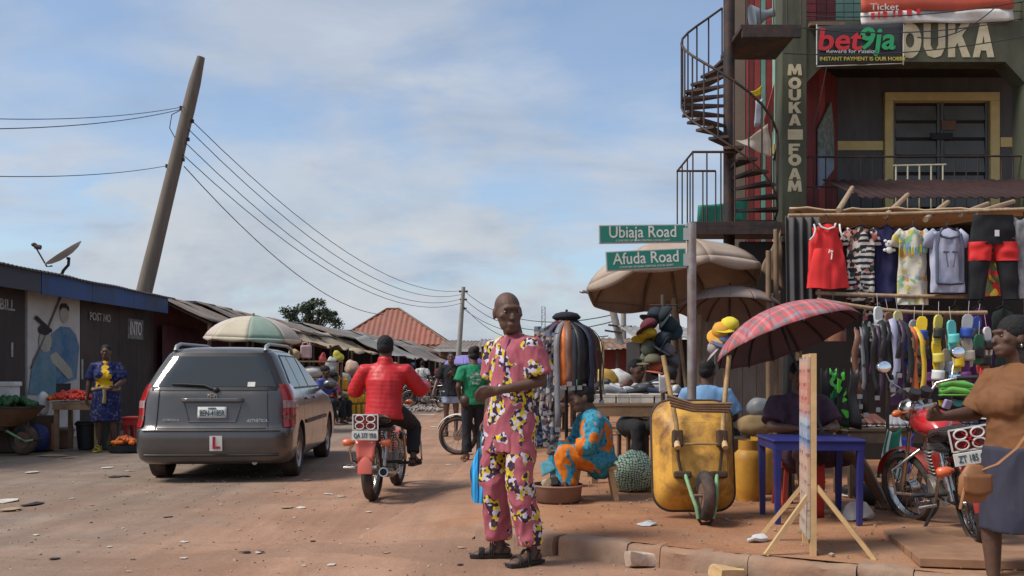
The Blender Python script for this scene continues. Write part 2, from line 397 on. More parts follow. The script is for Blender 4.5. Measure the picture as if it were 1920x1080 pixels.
# litter on the road and pavement
paper = mat('scrap paper', (.5, .45, .38), .8, .2, 8, .1); plast = mat('clear polythene scrap', (.5, .5, .5), .35, .2, 9, .1)
cardb = mat('cardboard', (.36, .24, .14), .85, .18, 7, .15, dirt=(.2, .12, .08), damt=.5, dscale=4)
lit = [(5, 938, 'a', .4), (60, 945, 'd', .25), (95, 855, 'c', .5), (130, 858, 'c', .3), (60, 885, 'p', .25), (200, 877, 'p', .2), (215, 893, 'd', .2), (235, 892, 'd', .2), (245, 882, 'p', .15), (575, 900, 'c', .14), (615, 926, 'p', .13),
       (540, 950, 'c', .16), (565, 950, 'p', .12), (930, 985, 'p', .14), (882, 1000, 'p', .16), (462, 1035, 'd', .08), (490, 1035, 'd', .06), (640, 930, 'p', .1), (745, 915, 'p', .06), (780, 800, 'c', .4), (760, 815, 'p', .3), (700, 790, 'c', .5), (815, 800, 'p', .3), (830, 812, 'c', .25), (800, 778, 'p', .5), (740, 780, 'c', .6), (690, 815, 'p', .25), (20, 955, 'c', .3), (320, 968, 'd', .05), (840, 870, 'p', .1), (905, 995, 'd', .1)] + [((k * 173) % 900, 880 + (k * 67) % 190, 'pcpd'[k % 4], .035 + .02 * (k % 3)) for k in range(34)]
for k, (x, y, t, s) in enumerate(lit):
    p = gnd(x, y); mb = MB(); n = 7; rr = [random.uniform(.6, 1.1) for _ in range(n)]
    ring = [V((math.cos(2 * math.pi * i / n) * s * .55 * rr[i], math.sin(2 * math.pi * i / n) * s * .4 * rr[i], .004 + random.uniform(0, .018) * min(1, s * 3))) for i in range(n)]
    mb.add(ring + [V((0, 0, .008 + .02 * s))], [(i, (i + 1) % n, n) for i in range(n)])
    m = {'p': paper, 'c': cardb, 'd': dark_int, 'a': paper}[t]
    nm, cat = {'p': ('paper_scrap', 'litter'), 'c': ('cardboard_scrap', 'litter'), 'd': ('rag_scrap', 'litter'), 'a': ('paper_scrap', 'litter')}[t]
    area = 'far up the street' if y < 822 and x > 400 else 'right behind the station wagon' if 480 < x < 680 else 'near the left market stalls' if x < 400 and y < 900 else 'at the left edge of the road' if x < 200 else 'near the kerb by the man' if x > 800 else 'in the middle of the road'
    lb = {'p': 'pale crumpled scrap of paper lying ', 'c': 'flat brown piece of cardboard lying ', 'd': 'small dark rag lying flat ', 'a': 'large pale heap of torn paper lying '}[t] + area
    tag(mb.build(nm, m, None, None, 0, (p.x, p.y, gz(p.x, p.y)), (0, 0, random.uniform(0, 6)), .003), lb, cat, 'litter on the road')
def scrap(x, y, z, s, m, lb, name='plastic_scrap', h=.05):
    p = gnd(x, y, z); mb = MB(); mb.ell((0, 0, h * .4), (s * .5, s * .33, h), 9, 5)
    for v in mb.v: v += V([noise.noise(v * 14 + V((x, y, i))) * s * .22 for i in range(3)]); v.z = max(v.z, 0)
    tag(mb.build(name, m, None, 40, 0, (p.x, p.y, z + .004)), lb, 'litter')
scrap(1215, 985, PV, .16, plast, 'flattened clear plastic sachet in front of the tipped yellow barrow', h=.02)
scrap(1418, 1016, PV, .14, plast, 'crumpled clear plastic bag left of the wooden sign stand', h=.03)
scrap(1607, 975, PV, .24, plast, 'crumpled clear polythene bag by the right leg of the blue table', h=.09)
scrap(1150, 1046, 0, .2, paper, 'torn cream paper lying beside a stone below the kerb', 'paper_scrap', .02)
def stone(x, y, z, s, m, lb, nm='stone'):
    p = gnd(x, y, z); mb = MB(); mb.box((0, 0, 0), s)
    me = tmp_eval(mb.mesh('s'), [('SUBSURF', dict(levels=3, render_levels=3, subdivision_type='SIMPLE'))])
    for v in me.vertices:
        q = v.co.copy(); v.co = q * (.86 + .14 / max(1, (abs(q.x / s[0]) ** 4 + abs(q.y / s[1]) ** 4 + abs(q.z / s[2]) ** 4) * 8)) + V([noise.noise(q * 9 + V((i * 7, x, y))) * .028 for i in range(3)])
    tag(mkobj(nm, me, m, None, 60, 0, (p.x, p.y, z + s[2] * .42), (0, 0, .3)), lb, 'stone')
pb_ = MB(); rg = random.Random(11)
for k in range(2600):
    x, y = rg.uniform(-5.5, 3.2), 4.2 + 9 * rg.random() ** 1.6; onp = x > -.2 and y > kerb_y(x) - .02
    if onp and y < kerb_y(x) + .2: continue
    r_ = rg.uniform(.0025, .009) * (1.6 if rg.random() < .05 else 1); z = (PV + .012 if onp else gz(x, y)) + r_ * .2
    pb_.box((x, y, z), (r_ * 2.2, r_ * 1.7, r_ * 1.1), (rg.uniform(-.4, .4), rg.uniform(-.4, .4), rg.uniform(0, 3)))
tag(pb_.build('gravel', mat('loose gravel', (.3, .215, .16), .95, .6, 5, .2)), 'small loose stones and grit strewn over the road', 'gravel', kind='stuff')
pstone = mat('pale broken stone', (.48, .38, .3), .9, .2, 9, .5, dirt=(.3, .15, .09), damt=.7, dscale=5)
stone(1200, 1058, 0, (.17, .12, .085), pstone, 'pale broken block of stone lying below the kerb')
stone(1365, 1082, 0, (.16, .1, .06), wood_new, 'pale wooden offcut lying below the kerb at the bottom edge', 'wood_offcut')
# ---------------------------------------------------------------- people: one continuous skin mesh, clothes as children
skin_m = mat('dark brown skin', (.098, .053, .037), .58, .18, 16, .25, spec=.35)
skin_m2 = mat('brown skin', (.12, .062, .04), .5, .12, 14, .08, spec=.5)
hair_m = mat('black hair', (.010, .009, .009), .8, .3, 40, .6)
eye_w = mat('eye white', (.16, .12, .1), .3, .05, 5, 0); eye_d = mat('eye dark', (.012, .008, .006), .2, .05, 5, 0)
JD = dict(pel=(0, 0, .95), chest=(0, .01, 1.27), neck=(0, .02, 1.455), head=(0, -.005, 1.605),
          shL=(.175, .015, 1.405), elL=(.225, .035, 1.13), wrL=(.235, -.03, .885),
          shR=(-.175, .015, 1.405), elR=(-.225, .035, 1.13), wrR=(-.235, -.03, .885),
          hipL=(.085, 0, .92), knL=(.1, -.02, .5), anL=(.1, .03, .085), toeL=(.125, -.13, .03),
          hipR=(-.085, 0, .92), knR=(-.1, -.02, .5), anR=(-.1, .03, .085), toeR=(-.125, -.13, .03))
def joints(**k):
    J = {a: V(b) for a, b in JD.items()}
    for a, b in k.items(): J[a] = V(b)
    return J
def hand(mb, wr, d, pn, th, curl=25, spread=1.0, tcurl=.3):
    d, pn, th = V(d).normalized(), V(pn).normalized(), V(th).normalized()
    mb.tube([wr - d * .02, wr + d * .03, wr + d * .07, wr + d * .092], [.027, .036, .041, .036], 12, th, [.8, .5, .45, .4], rnd=True)
    for i, (o, L) in enumerate(((.031, .072), (.0105, .082), (-.0105, .077), (-.031, .06))):
        p = wr + d * (.086 - .004 * abs(i - 1)) + th * o; dr = (d + th * o * 2.2 * spread).normalized(); pts = [p - dr * .02, p]; a = 0
        for seg, fr in enumerate((.44, .32, .24)):
            a += curl * (1, 1.2, .8)[seg]; v = dr * math.cos(R(a)) + pn * math.sin(R(a)); pts.append(pts[-1] + v * L * fr)
        mb.tube(pts, [.0105, .0105, .0098, .0088, .0075], 8, rnd=True)
    b = wr + d * .028 + th * .026; v1 = (d * .75 + th * .75 + pn * tcurl).normalized(); v2 = (d * .95 + th * .3 + pn * tcurl * 1.6).normalized()
    mb.tube([b, b + v1 * .042, b + v1 * .042 + v2 * .032], [.016, .0125, .009], 8, rnd=True)
def head_frame(J, yaw, pitch, tilt=0): return Matrix.Translation(J['head']) @ Euler((R(pitch), R(tilt), R(yaw)), 'ZYX').to_matrix().to_4x4() if False else Matrix.Translation(J['head']) @ Matrix.Rotation(R(yaw), 4, 'Z') @ Matrix.Rotation(R(pitch), 4, 'X') @ Matrix.Rotation(R(tilt), 4, 'Y')
def body(J, hm, fat=1.0, voxel=.010, hands=None, female=False, name='body', headscale=1.0, feet=True):
    mb = MB(); sd = J['shL'] - J['shR']
    pel, ch, nk = J['pel'], J['chest'], J['neck']
    wa = pel.lerp(ch, .42)
    mb.tube([pel - (ch - pel).normalized() * .06, pel, wa, ch, ch.lerp(nk, .5), nk], [.13 * fat, .152 * fat, .132 * fat, .15 * fat, .132, .06], 18, sd, [.75, .72, .74, .68, .62, .95], rnd=True)
    mb.tube([ch.lerp(nk, .7), nk, J['head']], [.075, .062, .062], 12, sd, rnd=True)
    if female:
        f = (sd.cross(nk - pel)).normalized(); f = -f if f.dot(hm.to_3x3() @ V((0, -1, 0))) < 0 and False else f
        fw = sd.normalized().cross((nk - pel).normalized())
        mb.ell(ch + fw * .07 * fat - (nk - pel).normalized() * .04, (.12 * fat, .06 * fat, .07 * fat))
    S = Matrix.Scale(headscale, 4)
    HM = hm @ S
    def he(c, r): mb.ell(c, r, 14, 10, HM)
    he((0, .014, .026), (.073, .094, .084)); he((0, -.022, -.014), (.07, .077, .085)); he((0, -.033, -.062), (.061, .062, .056))
    he((0, -.062, -.096), (.038, .034, .024)); he((0, -.092, .027), (.05, .018, .014)); he((0, -.104, -.022), (.013, .018, .024)); he((0, -.112, -.034), (.021, .014, .011))
    he((0, -.094, -.066), (.028, .014, .009)); he((0, -.092, -.078), (.024, .014, .009))
    for s in (-1, 1):
        he((s * .077, .014, -.01), (.009, .021, .034)); he((s * .047, -.062, -.018), (.022, .022, .018))
    for s in 'LR':
        a, b, c = J['sh' + s], J['el' + s], J['wr' + s]
        a = a + (b - a).normalized() * .045 + (ch - a) * .12
        mb.tube([a.lerp(ch.lerp(nk, .3), .4), a, a.lerp(b, .35), b], [.04, .05 * fat, .047 * fat, .04 * fat], 12, rnd=True)
        mb.tube([b, b.lerp(c, .3), c], [.04 * fat, .042 * fat, .026], 12, rnd=True)
        hd = (hands or {}).get(s)
        if hd is None:
            dd = (c - b).normalized(); hd = (dd, V((0, 0, 0)) + sd.normalized() * (-1 if s == 'L' else 1), V((0, -1, 0)) - dd * V((0, -1, 0)).dot(dd), 22)
        hand(mb, c, *hd)
        h, k, an, to = J['hip' + s], J['kn' + s], J['an' + s], J['toe' + s]
        mb.tube([h, h.lerp(k, .35), k], [.088 * fat, .082 * fat, .056 * fat ** .5], 14, rnd=True)
        mb.tube([k, k.lerp(an, .32), an], [.054 * fat ** .5, .055 * fat ** .5, .034], 12, rnd=True)
        if feet:
            fd = to - an; fl = V((fd.x, fd.y, 0)).normalized(); heel = an - fl * .045 - V((0, 0, .045))
            sdv = V((-fl.y, fl.x, 0))
            mb.tube([an, an - V((0, 0, .03)) - fl * .01], [.034, .036], 10, rnd=True)
            mb.tube([heel, an + fl * .05 - V((0, 0, .045)), an + fl * .13 - V((0, 0, .058)), an + fl * .16 - V((0, 0, .062))], [.033, .036, .042, .038], 12, sdv, [.9, .85, .5, .4], rnd=True)
            for q in range(5):
                tp = an + fl * (.175 + .012 * (2 - q if s == 'R' else q - 2) * (1 if s == 'R' else -1)) + sdv * (q - 2) * .0165 - V((0, 0, .066))
                mb.ell(tp, (.012, .012, .009), 8, 6)
    return remesh(mb, voxel, 2)
def eyes(hm, parent, s=1.0):
    for k in (-1, 1):
        mb = MB(); HM = hm @ Matrix.Scale(s, 4); mb.ell((k * .032, -.083, .003), (.0135, .009, .0065), 10, 8, HM); mb.mi = 1; mb.ell((k * .032, -.0905, .003), (.006, .0035, .0058), 8, 6, HM)
        mb.build('eye', [eye_w, eye_d], parent, 180)
def hair(hm, parent, kind='short', m=None, s=1.0):
    mb = MB(); HM = hm @ Matrix.Scale(s, 4)
    if kind == 'short':
        mb.ell((0, .022, .036), (.079, .094, .083), 20, 14, HM); mb.ell((0, .04, -.01), (.074, .076, .07), 18, 12, HM)
    elif kind == 'cap':
        mb.ell((0, .016, .04), (.083, .102, .088), 20, 14, HM); mb.ell((0, .03, .0), (.081, .088, .07), 18, 12, HM)
    elif kind == 'bun':
        mb.ell((0, .022, .038), (.085, .1, .09), 20, 14, HM); mb.ell((0, .04, -.02), (.08, .08, .07), 16, 10, HM); mb.ell((0, .115, .07), (.055, .055, .05), 14, 10, HM)
    elif kind == 'braids':
        mb.ell((0, .024, .04), (.088, .104, .092), 20, 14, HM); mb.ell((0, .05, -.03), (.088, .085, .09), 16, 10, HM); mb.ell((0, .07, -.11), (.075, .06, .09), 14, 10, HM)
        for q in range(14): a_ = R(-40 + 20 * q); mb.tube([HM @ V((.07 * math.cos(a_), .05 + .05 * math.sin(a_), -.06)), HM @ V((.08 * math.cos(a_), .07 + .055 * math.sin(a_), -.16)), HM @ V((.085 * math.cos(a_), .075 + .05 * math.sin(a_), -.25 - .02 * (q % 3)))], [.014, .013, .008], 6, rnd=True)
    elif kind == 'headtie':
        mb.ell((0, .025, .05), (.09, .112, .085), 20, 14, HM); mb.ell((0, .1, .07), (.06, .05, .06), 14, 10, HM)
    me = remesh(mb, .009 * s, 1, .004 if m is None else .006, (60, 60, 60))
    return mkobj({'cap': 'cap', 'headtie': 'head_tie'}.get(kind, 'hair'), me, m or hair_m, parent)
def top(J, ease=.02, hem=.12, sleeve=.8, voxel=.010, wr=.006, seed=1, fat=1.0, flare=0.0, collar=False, female=False, fr=.02, chains=None, ws=(9, 9, 5)):
    """shirt, tunic or jacket: hem = length below the pelvis, sleeve = 0..2 along upper arm then forearm"""
    mb = MB(); sd = J['shL'] - J['shR']; pel, ch, nk = J['pel'], J['chest'], J['neck']; up = (ch - pel).normalized(); wa = pel.lerp(ch, .42)
    e = ease; low = pel - up * hem if 'hemdir' not in J else pel + J['hemdir'] * hem
    pts = [low, pel.lerp(low, .5), pel, wa, ch, ch.lerp(nk, .52), nk - (nk - ch).normalized() * .005]
    rs = [.158 * fat + e * 1.25 + flare, .158 * fat + e * 1.2 + flare * .6, .155 * fat + e * 1.15, .14 * fat + e * 1.25, .164 * fat + e, .15 + e * .6, .066 + e * .3]
    mb.tube(pts, rs, 22, sd, [.76, .76, .75, .78, .72, .64, .95], rnd=False)
    hs = [J['sh' + q] + (J['el' + q] - J['sh' + q]).normalized() * .035 for q in 'RL']; mb.tube([hs[0].lerp(ch, .1), (hs[0] + hs[1]) / 2 + (nk - ch) * .12, hs[1].lerp(ch, .1)], [.05 * fat + e * .45, .075 + e * .3, .05 * fat + e * .45], 14, rnd=True)
    if collar: mb.tube([nk - (nk - ch).normalized() * .03, nk + (J['head'] - nk).normalized() * .06], [.085, .075], 14, sd)
    if female:
        fw = sd.normalized().cross((nk - pel).normalized())
        mb.ell(ch + fw * (.07 * fat + e * .5) - up * .045, (.15 * fat, .085 * fat, .095 * fat), 18, 12)
        for s in (-1, 1): mb.ell(ch + sd.normalized() * .07 * s * fat + fw * (.075 * fat + e * .5) - up * .05, (.085 * fat, .085 * fat, .085 * fat))
    for s in 'LR':
        a, b, c = J['sh' + s], J['el' + s], J['wr' + s]
        st = a.lerp(ch.lerp(nk, .45), .55); a = a + (b - a).normalized() * .024 + (st - a) * .06
        if sleeve <= 1: mb.tube([st, st.lerp(a, .6), a, a.lerp(b, sleeve * .5), a.lerp(b, sleeve)], [.045, .05 + e * .5, .056 * fat + e * .7, .058 * fat + e * 1.1, .058 * fat + e * 1.4], 14)
        else:
            mb.tube([st, st.lerp(a, .6), a, a.lerp(b, .5), b], [.045, .05 + e * .5, .056 * fat + e * .7, .056 * fat + e, .046 * fat + e], 14, rnd=True)
            mb.tube([b, b.lerp(c, .4), b.lerp(c, sleeve - 1)], [.046 * fat + e, .046 * fat + e, .034 + e * .9], 14)
    for c in chains or []: mb.tube(*c)
    return remesh(mb, voxel, 5, wr, ws, seed)
def pants(J, ease=.02, end=.93, voxel=.010, wr=.006, seed=2, fat=1.0, top_up=.06, cuff=.03):
    mb = MB(); sd = J['hipL'] - J['hipR']; pel = J['pel']; up = (J['chest'] - pel).normalized(); e = ease
    mb.tube([pel - up * .07, pel, pel + up * top_up], [.14 * fat + e, .155 * fat + e * .8, .145 * fat + e * .6], 20, sd, .75, rnd=True)
    for s in 'LR':
        h, k, an = J['hip' + s], J['kn' + s], J['an' + s]
        if end <= .5: mb.tube([h, h.lerp(k, end), h.lerp(k, end * 2)], [.096 * fat + e, .09 * fat + e, .075 * fat + e], 16)
        else:
            f = (end - .5) * 2
            mb.tube([h, h.lerp(k, .35), k], [.096 * fat + e, .088 * fat + e, .062 + e], 16, rnd=True)
            mb.tube([k, k.lerp(an, .45 * f), k.lerp(an, f)], [.062 + e, .058 + e, .042 + e + cuff], 16)
    return remesh(mb, voxel, 2, wr, (8, 8, 5), seed)
def skirt(J, drop=.5, ease=.02, flare=.03, voxel=.012, wr=.008, fat=1.0, up=.1):
    mb = MB(); pel = J['pel']; sd = V((1, 0, 0)); u = V((0, 0, 1))
    mb.tube([pel + u * up, pel, pel - u * drop * .4, pel - u * drop], [.145 * fat + ease, .165 * fat + ease, .17 * fat + ease + flare * .5, .17 * fat + ease + flare], 24, sd, .82)
    return remesh(mb, voxel, 2, wr, (9, 9, 2.5), 5)
def sandal(J, s, parent, m, strap=True):
    an, to = J['an' + s], J['toe' + s]; fd = to - an; fl = V((fd.x, fd.y, 0)).normalized(); sdv = V((-fl.y, fl.x, 0)); mb = MB()
    z0 = an.z - .085
    prof = [(-.08, .032), (-.04, .038), (.04, .038), (.1, .046), (.16, .045), (.2, .03)]
    poly = [an + fl * a + sdv * b for a, b in prof] + [an + fl * a - sdv * b for a, b in prof[::-1]]
    vs = [V((p.x, p.y, z0 + h)) for h in (0, .02) for p in poly]; n = len(poly)
    mb.add(vs, [tuple(range(n))[::-1], tuple(range(n, 2 * n))] + [(i, (i + 1) % n, n + (i + 1) % n, n + i) for i in range(n)])
    if strap:
        for a, w, hh in ((.13, .05, .052), (.06, .045, .085)):
            pts = [V((p.x, p.y, z0 + .012 + hh * math.sin(t))) for t in [math.pi * i / 8 for i in range(9)] for p in [an + fl * (a - .01 * math.sin(t)) + sdv * w * math.cos(t)]]
            mb.tube(pts, .004, 6, fl, 4 if False else 1); mb.tube([p + fl * .012 for p in pts], .004, 6); mb.tube([p - fl * .012 for p in pts], .004, 6)
        pts = [an + sdv * .04 - V((0, 0, .05)), an + sdv * .035 - fl * .035, an - fl * .06 - V((0, 0, .01)), an - sdv * .035 - fl * .035, an - sdv * .04 - V((0, 0, .05))]
        mb.tube(pts, .006, 6)
    return mb.build('sandal', m, parent, 40, recalc=True)
# ---------------------------------------------------------------- station wagon
def wagon(loc, rz):
    root = thing('station_wagon', 'dark grey station wagon with roof rails and a red L plate', 'car', loc, rz)
    paint = mat('dark grey metallic paint', (.088, .083, .08), .36, .06, 3, 0, .55, coat=.9, dirt=(.16, .11, .085), damt=.35, dscale=2.2)
    trim = mat('black trim', (.02, .02, .021), .5, .1, 6, .05)
    gl = glass_mat('car glass', (.012, .016, .018), .06, .9); bsdf(gl).inputs['IOR'].default_value = 1.62
    lampr = mat('red lamp lens', (.32, .012, .012), .15, .2, 25, .05, coat=.8); lampo = mat('smoked lamp lens', (.2, .05, .03), .15, .2, 25, .05, coat=.8); lampw = mat('pale lamp lens', (.35, .2, .19), .15, .2, 25, .05, coat=.8)
    # plan slices by height: rear y, front y, half width  (x right, y forward, rear bumper near y=0)
    W = [(.20, .78), (.24, .82), (.34, .845), (.60, .852), (.86, .845), (.96, .82), (1.0, .795), (1.2, .70), (1.38, .605), (1.43, .55), (1.462, .44), (1.475, .25)]
    YR = [(.20, .12), (.24, .05), (.32, .01), (.52, .0), (.565, .015), (.60, .05), (.66, .075), (.95, .115), (1.0, .15), (1.2, .27), (1.40, .40), (1.445, .47), (1.465, .62), (1.475, .9)]
    YF = [(.20, 4.2), (.24, 4.3), (.34, 4.36), (.55, 4.36), (.66, 4.28), (.76, 4.1), (.86, 3.75), (.93, 3.3), (.97, 3.12), (1.2, 2.65), (1.38, 2.2), (1.43, 2.0), (1.462, 1.7), (1.475, 1.4)]
    Wf = lambda z: interp(z, W); YRf = lambda z: interp(z, YR); YFf = lambda z: interp(z, YF)
    def rad(z): return min(.2 if z < .6 else .24 if z < 1.0 else .19, Wf(z) * .7)
    def rear(x, z, o=0):
        r = rad(z); w = Wf(z); k = max(0, abs(x) - (w - r)); k = min(k, r * .999)
        return YRf(z) + r - math.sqrt(r * r - k * k) + .03 * (x / w) ** 2 - o
    def sidex(y, z, o=0):
        r = rad(z); w = Wf(z); yr, yf = YRf(z) + .03, YFf(z); rf = min(.45, (yf - yr) * .3)
        k = 0; x = w
        if y < yr + r: k = min(yr + r - y, r * .999); x = w - r + math.sqrt(r * r - k * k)
        elif y > yf - rf: k = min(y - (yf - rf), rf * .999); x = w - rf + math.sqrt(rf * rf - k * k)
        return x + o
    zs = [.20, .22, .25, .29, .34, .40, .46, .52, .55, .575, .60, .63, .68, .74, .80, .86, .91, .955, 1.0, 1.06, 1.12, 1.2, 1.28, 1.35, 1.39, 1.42, 1.44, 1.455, 1.466, 1.475]
    def ring(z):
        w, yr, yf, r = Wf(z), YRf(z), YFf(z), rad(z); pts = []
        nx = 9
        for i in range(nx): x = lerp(-(w - r), w - r, i / (nx - 1)); pts.append((x, rear(x, z), z))
        for i in range(1, 7): a = R(90) * i / 6; pts.append((w - r + r * math.sin(a), yr + .03 + r - r * math.cos(a) - .03 * (1 - i / 6) * 0, z))
        rf = min(.45, (yf - yr) * .3); ny = 26
        for i in range(1, ny): y = lerp(yr + .03 + r, yf - rf, i / ny); pts.append((w, y, z))
        for i in range(0, 7): a = R(90) * i / 6; pts.append((w - rf + rf * math.cos(a), yf - rf + rf * math.sin(a), z))
        half = pts[nx:]
        return pts + [(-x, y, z) for x, y, z in half[::-1]]
    mb = MB(); rings = [ring(z) for z in zs]; n = len(rings[0])
    mb.add([p for rg in rings for p in rg], [(i * n + j, i * n + (j + 1) % n, (i + 1) * n + (j + 1) % n, (i + 1) * n + j) for i in range(len(zs) - 1) for j in range(n)])
    mb.f += [tuple(range(n))[::-1], tuple((len(zs) - 1) * n + j for j in range(n))]; mb.m += [0, 0]
    bme = mb.mesh('b'); bm = bmesh.new(); bm.from_mesh(bme); bmesh.ops.recalc_face_normals(bm, faces=bm.faces); bm.to_mesh(bme); bm.free()
    cut = MB()
    WY = (.82, 3.42)
    for y in WY:
        cut.cyl((-1.2, y, .30), (1.2, y, .30), .345, None, 40)
    cutter = bpy.data.objects.new('cut', cut.mesh('c')); COL.objects.link(cutter)
    # cut each arch on both sides only, keep the floor closed by an inner liner
    bme2 = tmp_eval(bme, [('BOOLEAN', dict(operation='DIFFERENCE', object=cutter, solver='EXACT'))]); bpy.data.objects.remove(cutter)
    bodyo = mkobj('body', bme2, [paint, trim], root, 35)
    ln = MB()
    for y in WY:
        for s in (-1, 1):
            ln.tube([(s * .55, y + .338 * math.cos(R(a)), .30 + .338 * math.sin(R(a))) for a in range(-10, 191, 10)], [.27] * 21, 4, (1, 0, 0), .02)
    ln.bx((-.6, .5, .26), (.6, 3.8, .34)); ln.build('underbody', trim, root)
    # glazing and dark bands, laid a few millimetres proud of the shell
    def rear_patch(name, m, x0f, x1f, z0, z1, o, nu=14, nv=8, parent=root):
        p = MB(); p.grid(lambda u, v: V((lambda x, z: (x, rear(x, z, o), z))(lerp(x0f(lerp(z0, z1, v)), x1f(lerp(z0, z1, v)), u), lerp(z0, z1, v))), nu, nv)
        return p.build(name, m, parent, 60)
    def side_patch(name, m, s, yl, z0, z1, o, nu=12, nv=6, parent=root):
        p = MB()
        def f(u, v):
            z = lerp(z0, z1, v); a, b = yl(z); y = lerp(a, b, u); return V((s * sidex(y, z, o), y, z))
        p.grid(f, nu, nv, s < 0); return p.build(name, m, parent, 60)
    gx = lambda z: Wf(z) - .075
    rear_patch('rear_window_surround', trim, lambda z: -gx(z) - .03, lambda z: gx(z) + .03, .985, 1.40, .004, 18, 10)
    rw = rear_patch('rear_window', gl, lambda z: -gx(z) + .04, lambda z: gx(z) - .04, 1.03, 1.36, .008, 18, 10)
    rear_patch('sticker', white_p, lambda z: .36, lambda z: .44, 1.03, 1.08, .011, 2, 2, rw)
    # wiper
    wp = MB(); wp.tube([V((x, rear(x, z, .03), z)) for x, z in ((.02, 1.0), (-.1, 1.045), (-.3, 1.055), (-.46, 1.06))], [.016, .012, .009, .007], 8); wp.ell((.03, rear(0, 1.0, .02), .995), (.035, .03, .03)); wp.build('wiper', trim, rw, 60)
    for s in (-1, 1):
        sw = side_patch('side_window_band', trim, s, lambda z: (YRf(z) + .26, YFf(z) - .22), 1.0, 1.385, .004, 30, 8)
        for a, b in ((.34, 1.02), (1.06, 1.66), (1.74, 9)):
            side_patch('side_window', gl, s, lambda z, a=a, b=b: (max(a + (z - 1) * .42, YRf(z) + .3) if a < .5 else a, min(b, YFf(z) - .3)), 1.02, 1.365, .009, 12, 8, sw)
        # door seams, rub strip, handles
        for y in (1.06, 1.72, 2.75):
            p = MB(); p.grid(lambda u, v: V((s * sidex(y + .004, lerp(.36, 1.0, v), .002), y + (u - .5) * .008, lerp(.36, 1.0, v))), 1, 14, s < 0); p.build('door_seam', trim, root)
        side_patch('rub_strip', trim, s, lambda z: (1.15, 3.0), .585, .63, .012, 20, 2)
        for y in (1.18, 1.84):
            h = MB(); h.tube([(s * sidex(y + q, .88, .006 + .022 * math.sin(math.pi * k / 4)), y + q, .88) for k, q in enumerate((0, .04, .08, .12, .16))], .013, 8, (0, 0, 1)); h.build('door_handle', paint, root, 60)
        # tail lamps wrap round the corner, from the tailgate to the flank
        def lamp(name, m, z0, z1, o):
            p = MB()
            def f(u, v):
                z = lerp(z0, z1, v); r = rad(z); w = Wf(z); a = lerp(R(34), R(116), u)
                if a <= R(90): return V((s * (w - r + (r + o) * math.sin(a)), YRf(z) + .03 + r - (r + o) * math.cos(a), z))
                return V((s * (w + o), YRf(z) + .03 + r + (a - R(90)) * .35, z))
            p.grid(f, 16, 5, s < 0); return p.build(name, m, root, 60)
        lamp('tail_lamp', lampr, .595, 1.06, .008); lamp('tail_lamp_reflector', lampw, .80, .88, .012); lamp('turn_lens', lampo, .61, .72, .012)
        rl = MB(); rx = .50
        rl.tube([(s * rx, .48, 1.42), (s * rx, .53, 1.475), (s * rx, .68, 1.503), (s * rx, 1.9, 1.51), (s * rx, 2.2, 1.48), (s * rx, 2.28, 1.42)], [.028, .026, .022, .022, .022, .026], 8, (1, 0, 0), .8); rl.build('roof_rail', steel, root, 60)
        mi = MB(); mi.ell((s * .94, 2.75, 1.02), (.1, .05, .07)); mi.beam((s * .8, 2.78, .98), (s * .9, 2.76, 1.0), .04); mi.build('door_mirror', paint, root, 60)
    # tailgate recess, garnish bar with emblem, plate, badges
    def rb(name, m, x0, x1, z0, z1, o, t=.02, parent=root, bev=.004):
        p = MB(); p.grid(lambda u, v: V((lerp(x0, x1, u), rear(lerp(x0, x1, u), lerp(z0, z1, v), o), lerp(z0, z1, v))), 10, 3); ob = p.build(name, m, parent, 60, 0, solid=t); return ob
    pr = MB()
    def fr(x, z, o): return V((x, rear(x, z, o), z))
    fsec = [(-.31, .86), (.31, .86), (.25, .655), (-.25, .655)]
    for i in range(4):
        a, b = fsec[i], fsec[(i + 1) % 4]; pr.tube([fr(lerp(a[0], b[0], t / 6), lerp(a[1], b[1], t / 6), .004) for t in range(7)], .007, 6)
    pr.build('plate_recess_edge', paint, root, 60)
    rb('garnish_bar', paint, -.33, .33, .865, .905, .018, .03)
    for s in (-1, 1):
        sm = MB(); sm.tube([fr(s * (.60 - .02 * i / 10), lerp(.56, .985, i / 10), .003) for i in range(11)], .005, 5); sm.build('tailgate_seam', trim, root)
    sm = MB(); sm.tube([fr(lerp(-.58, .58, i / 12), .585 - .02 * math.cos(i / 12 * 6.28) * 0, .004) for i in range(13)], .006, 5); sm.build('tailgate_seam', trim, root)
    sm = MB(); sm.tube([fr(lerp(-.7, .7, i / 12), .99, .004) for i in range(13)], .005, 5); sm.build('tailgate_seam', trim, root)
    pl = rb('number_plate', white_p, -.155, .155, .695, .815, .014, .008)
    ink = mat('dark teal ink', (.03, .09, .1), .6, .1, 5, 0)
    lettering('BEN-418SR', pl, (0, rear(0, .75, .022), .745), ink, .092, .62, bold=.012)
    lettering('NIGERIA', pl, (0, rear(0, .8, .022), .80), ink, .026, .9)
    em = MB()
    for rx, rz, cz in ((.05, .034, .925), (.022, .034, .925), (.036, .013, .94)):
        em.tube([(rx * math.cos(a), rear(0, .92, .028), cz + rz * math.sin(a)) for a in [2 * math.pi * i / 20 for i in range(20)]], .006, 6, closed=True)
    em.build('emblem', chrome, root, 60)
    silver = mat('silver badge', (.6, .6, .6), .3, .1, 5, 0, .6)
    lettering('COROLLA', root, (-.44, rear(-.44, .675, .008), .675), silver, .035, 1.1, bold=.01, name='badge')
    lettering('ASTHETICA', root, (.48, rear(.48, .675, .008), .665), silver, .048, .9, bold=.012, shear=.25, name='badge')
    lp = MB(); lp.box((.06, -.012, .43), (.135, .006, .16)); lpo = lp.build('learner_plate', white_p, root)
    lettering('L', lpo, (.06, -.018, .43), mat('learner red', (.35, .01, .02), .6, .1, 5, 0), .17, 1, bold=.03)
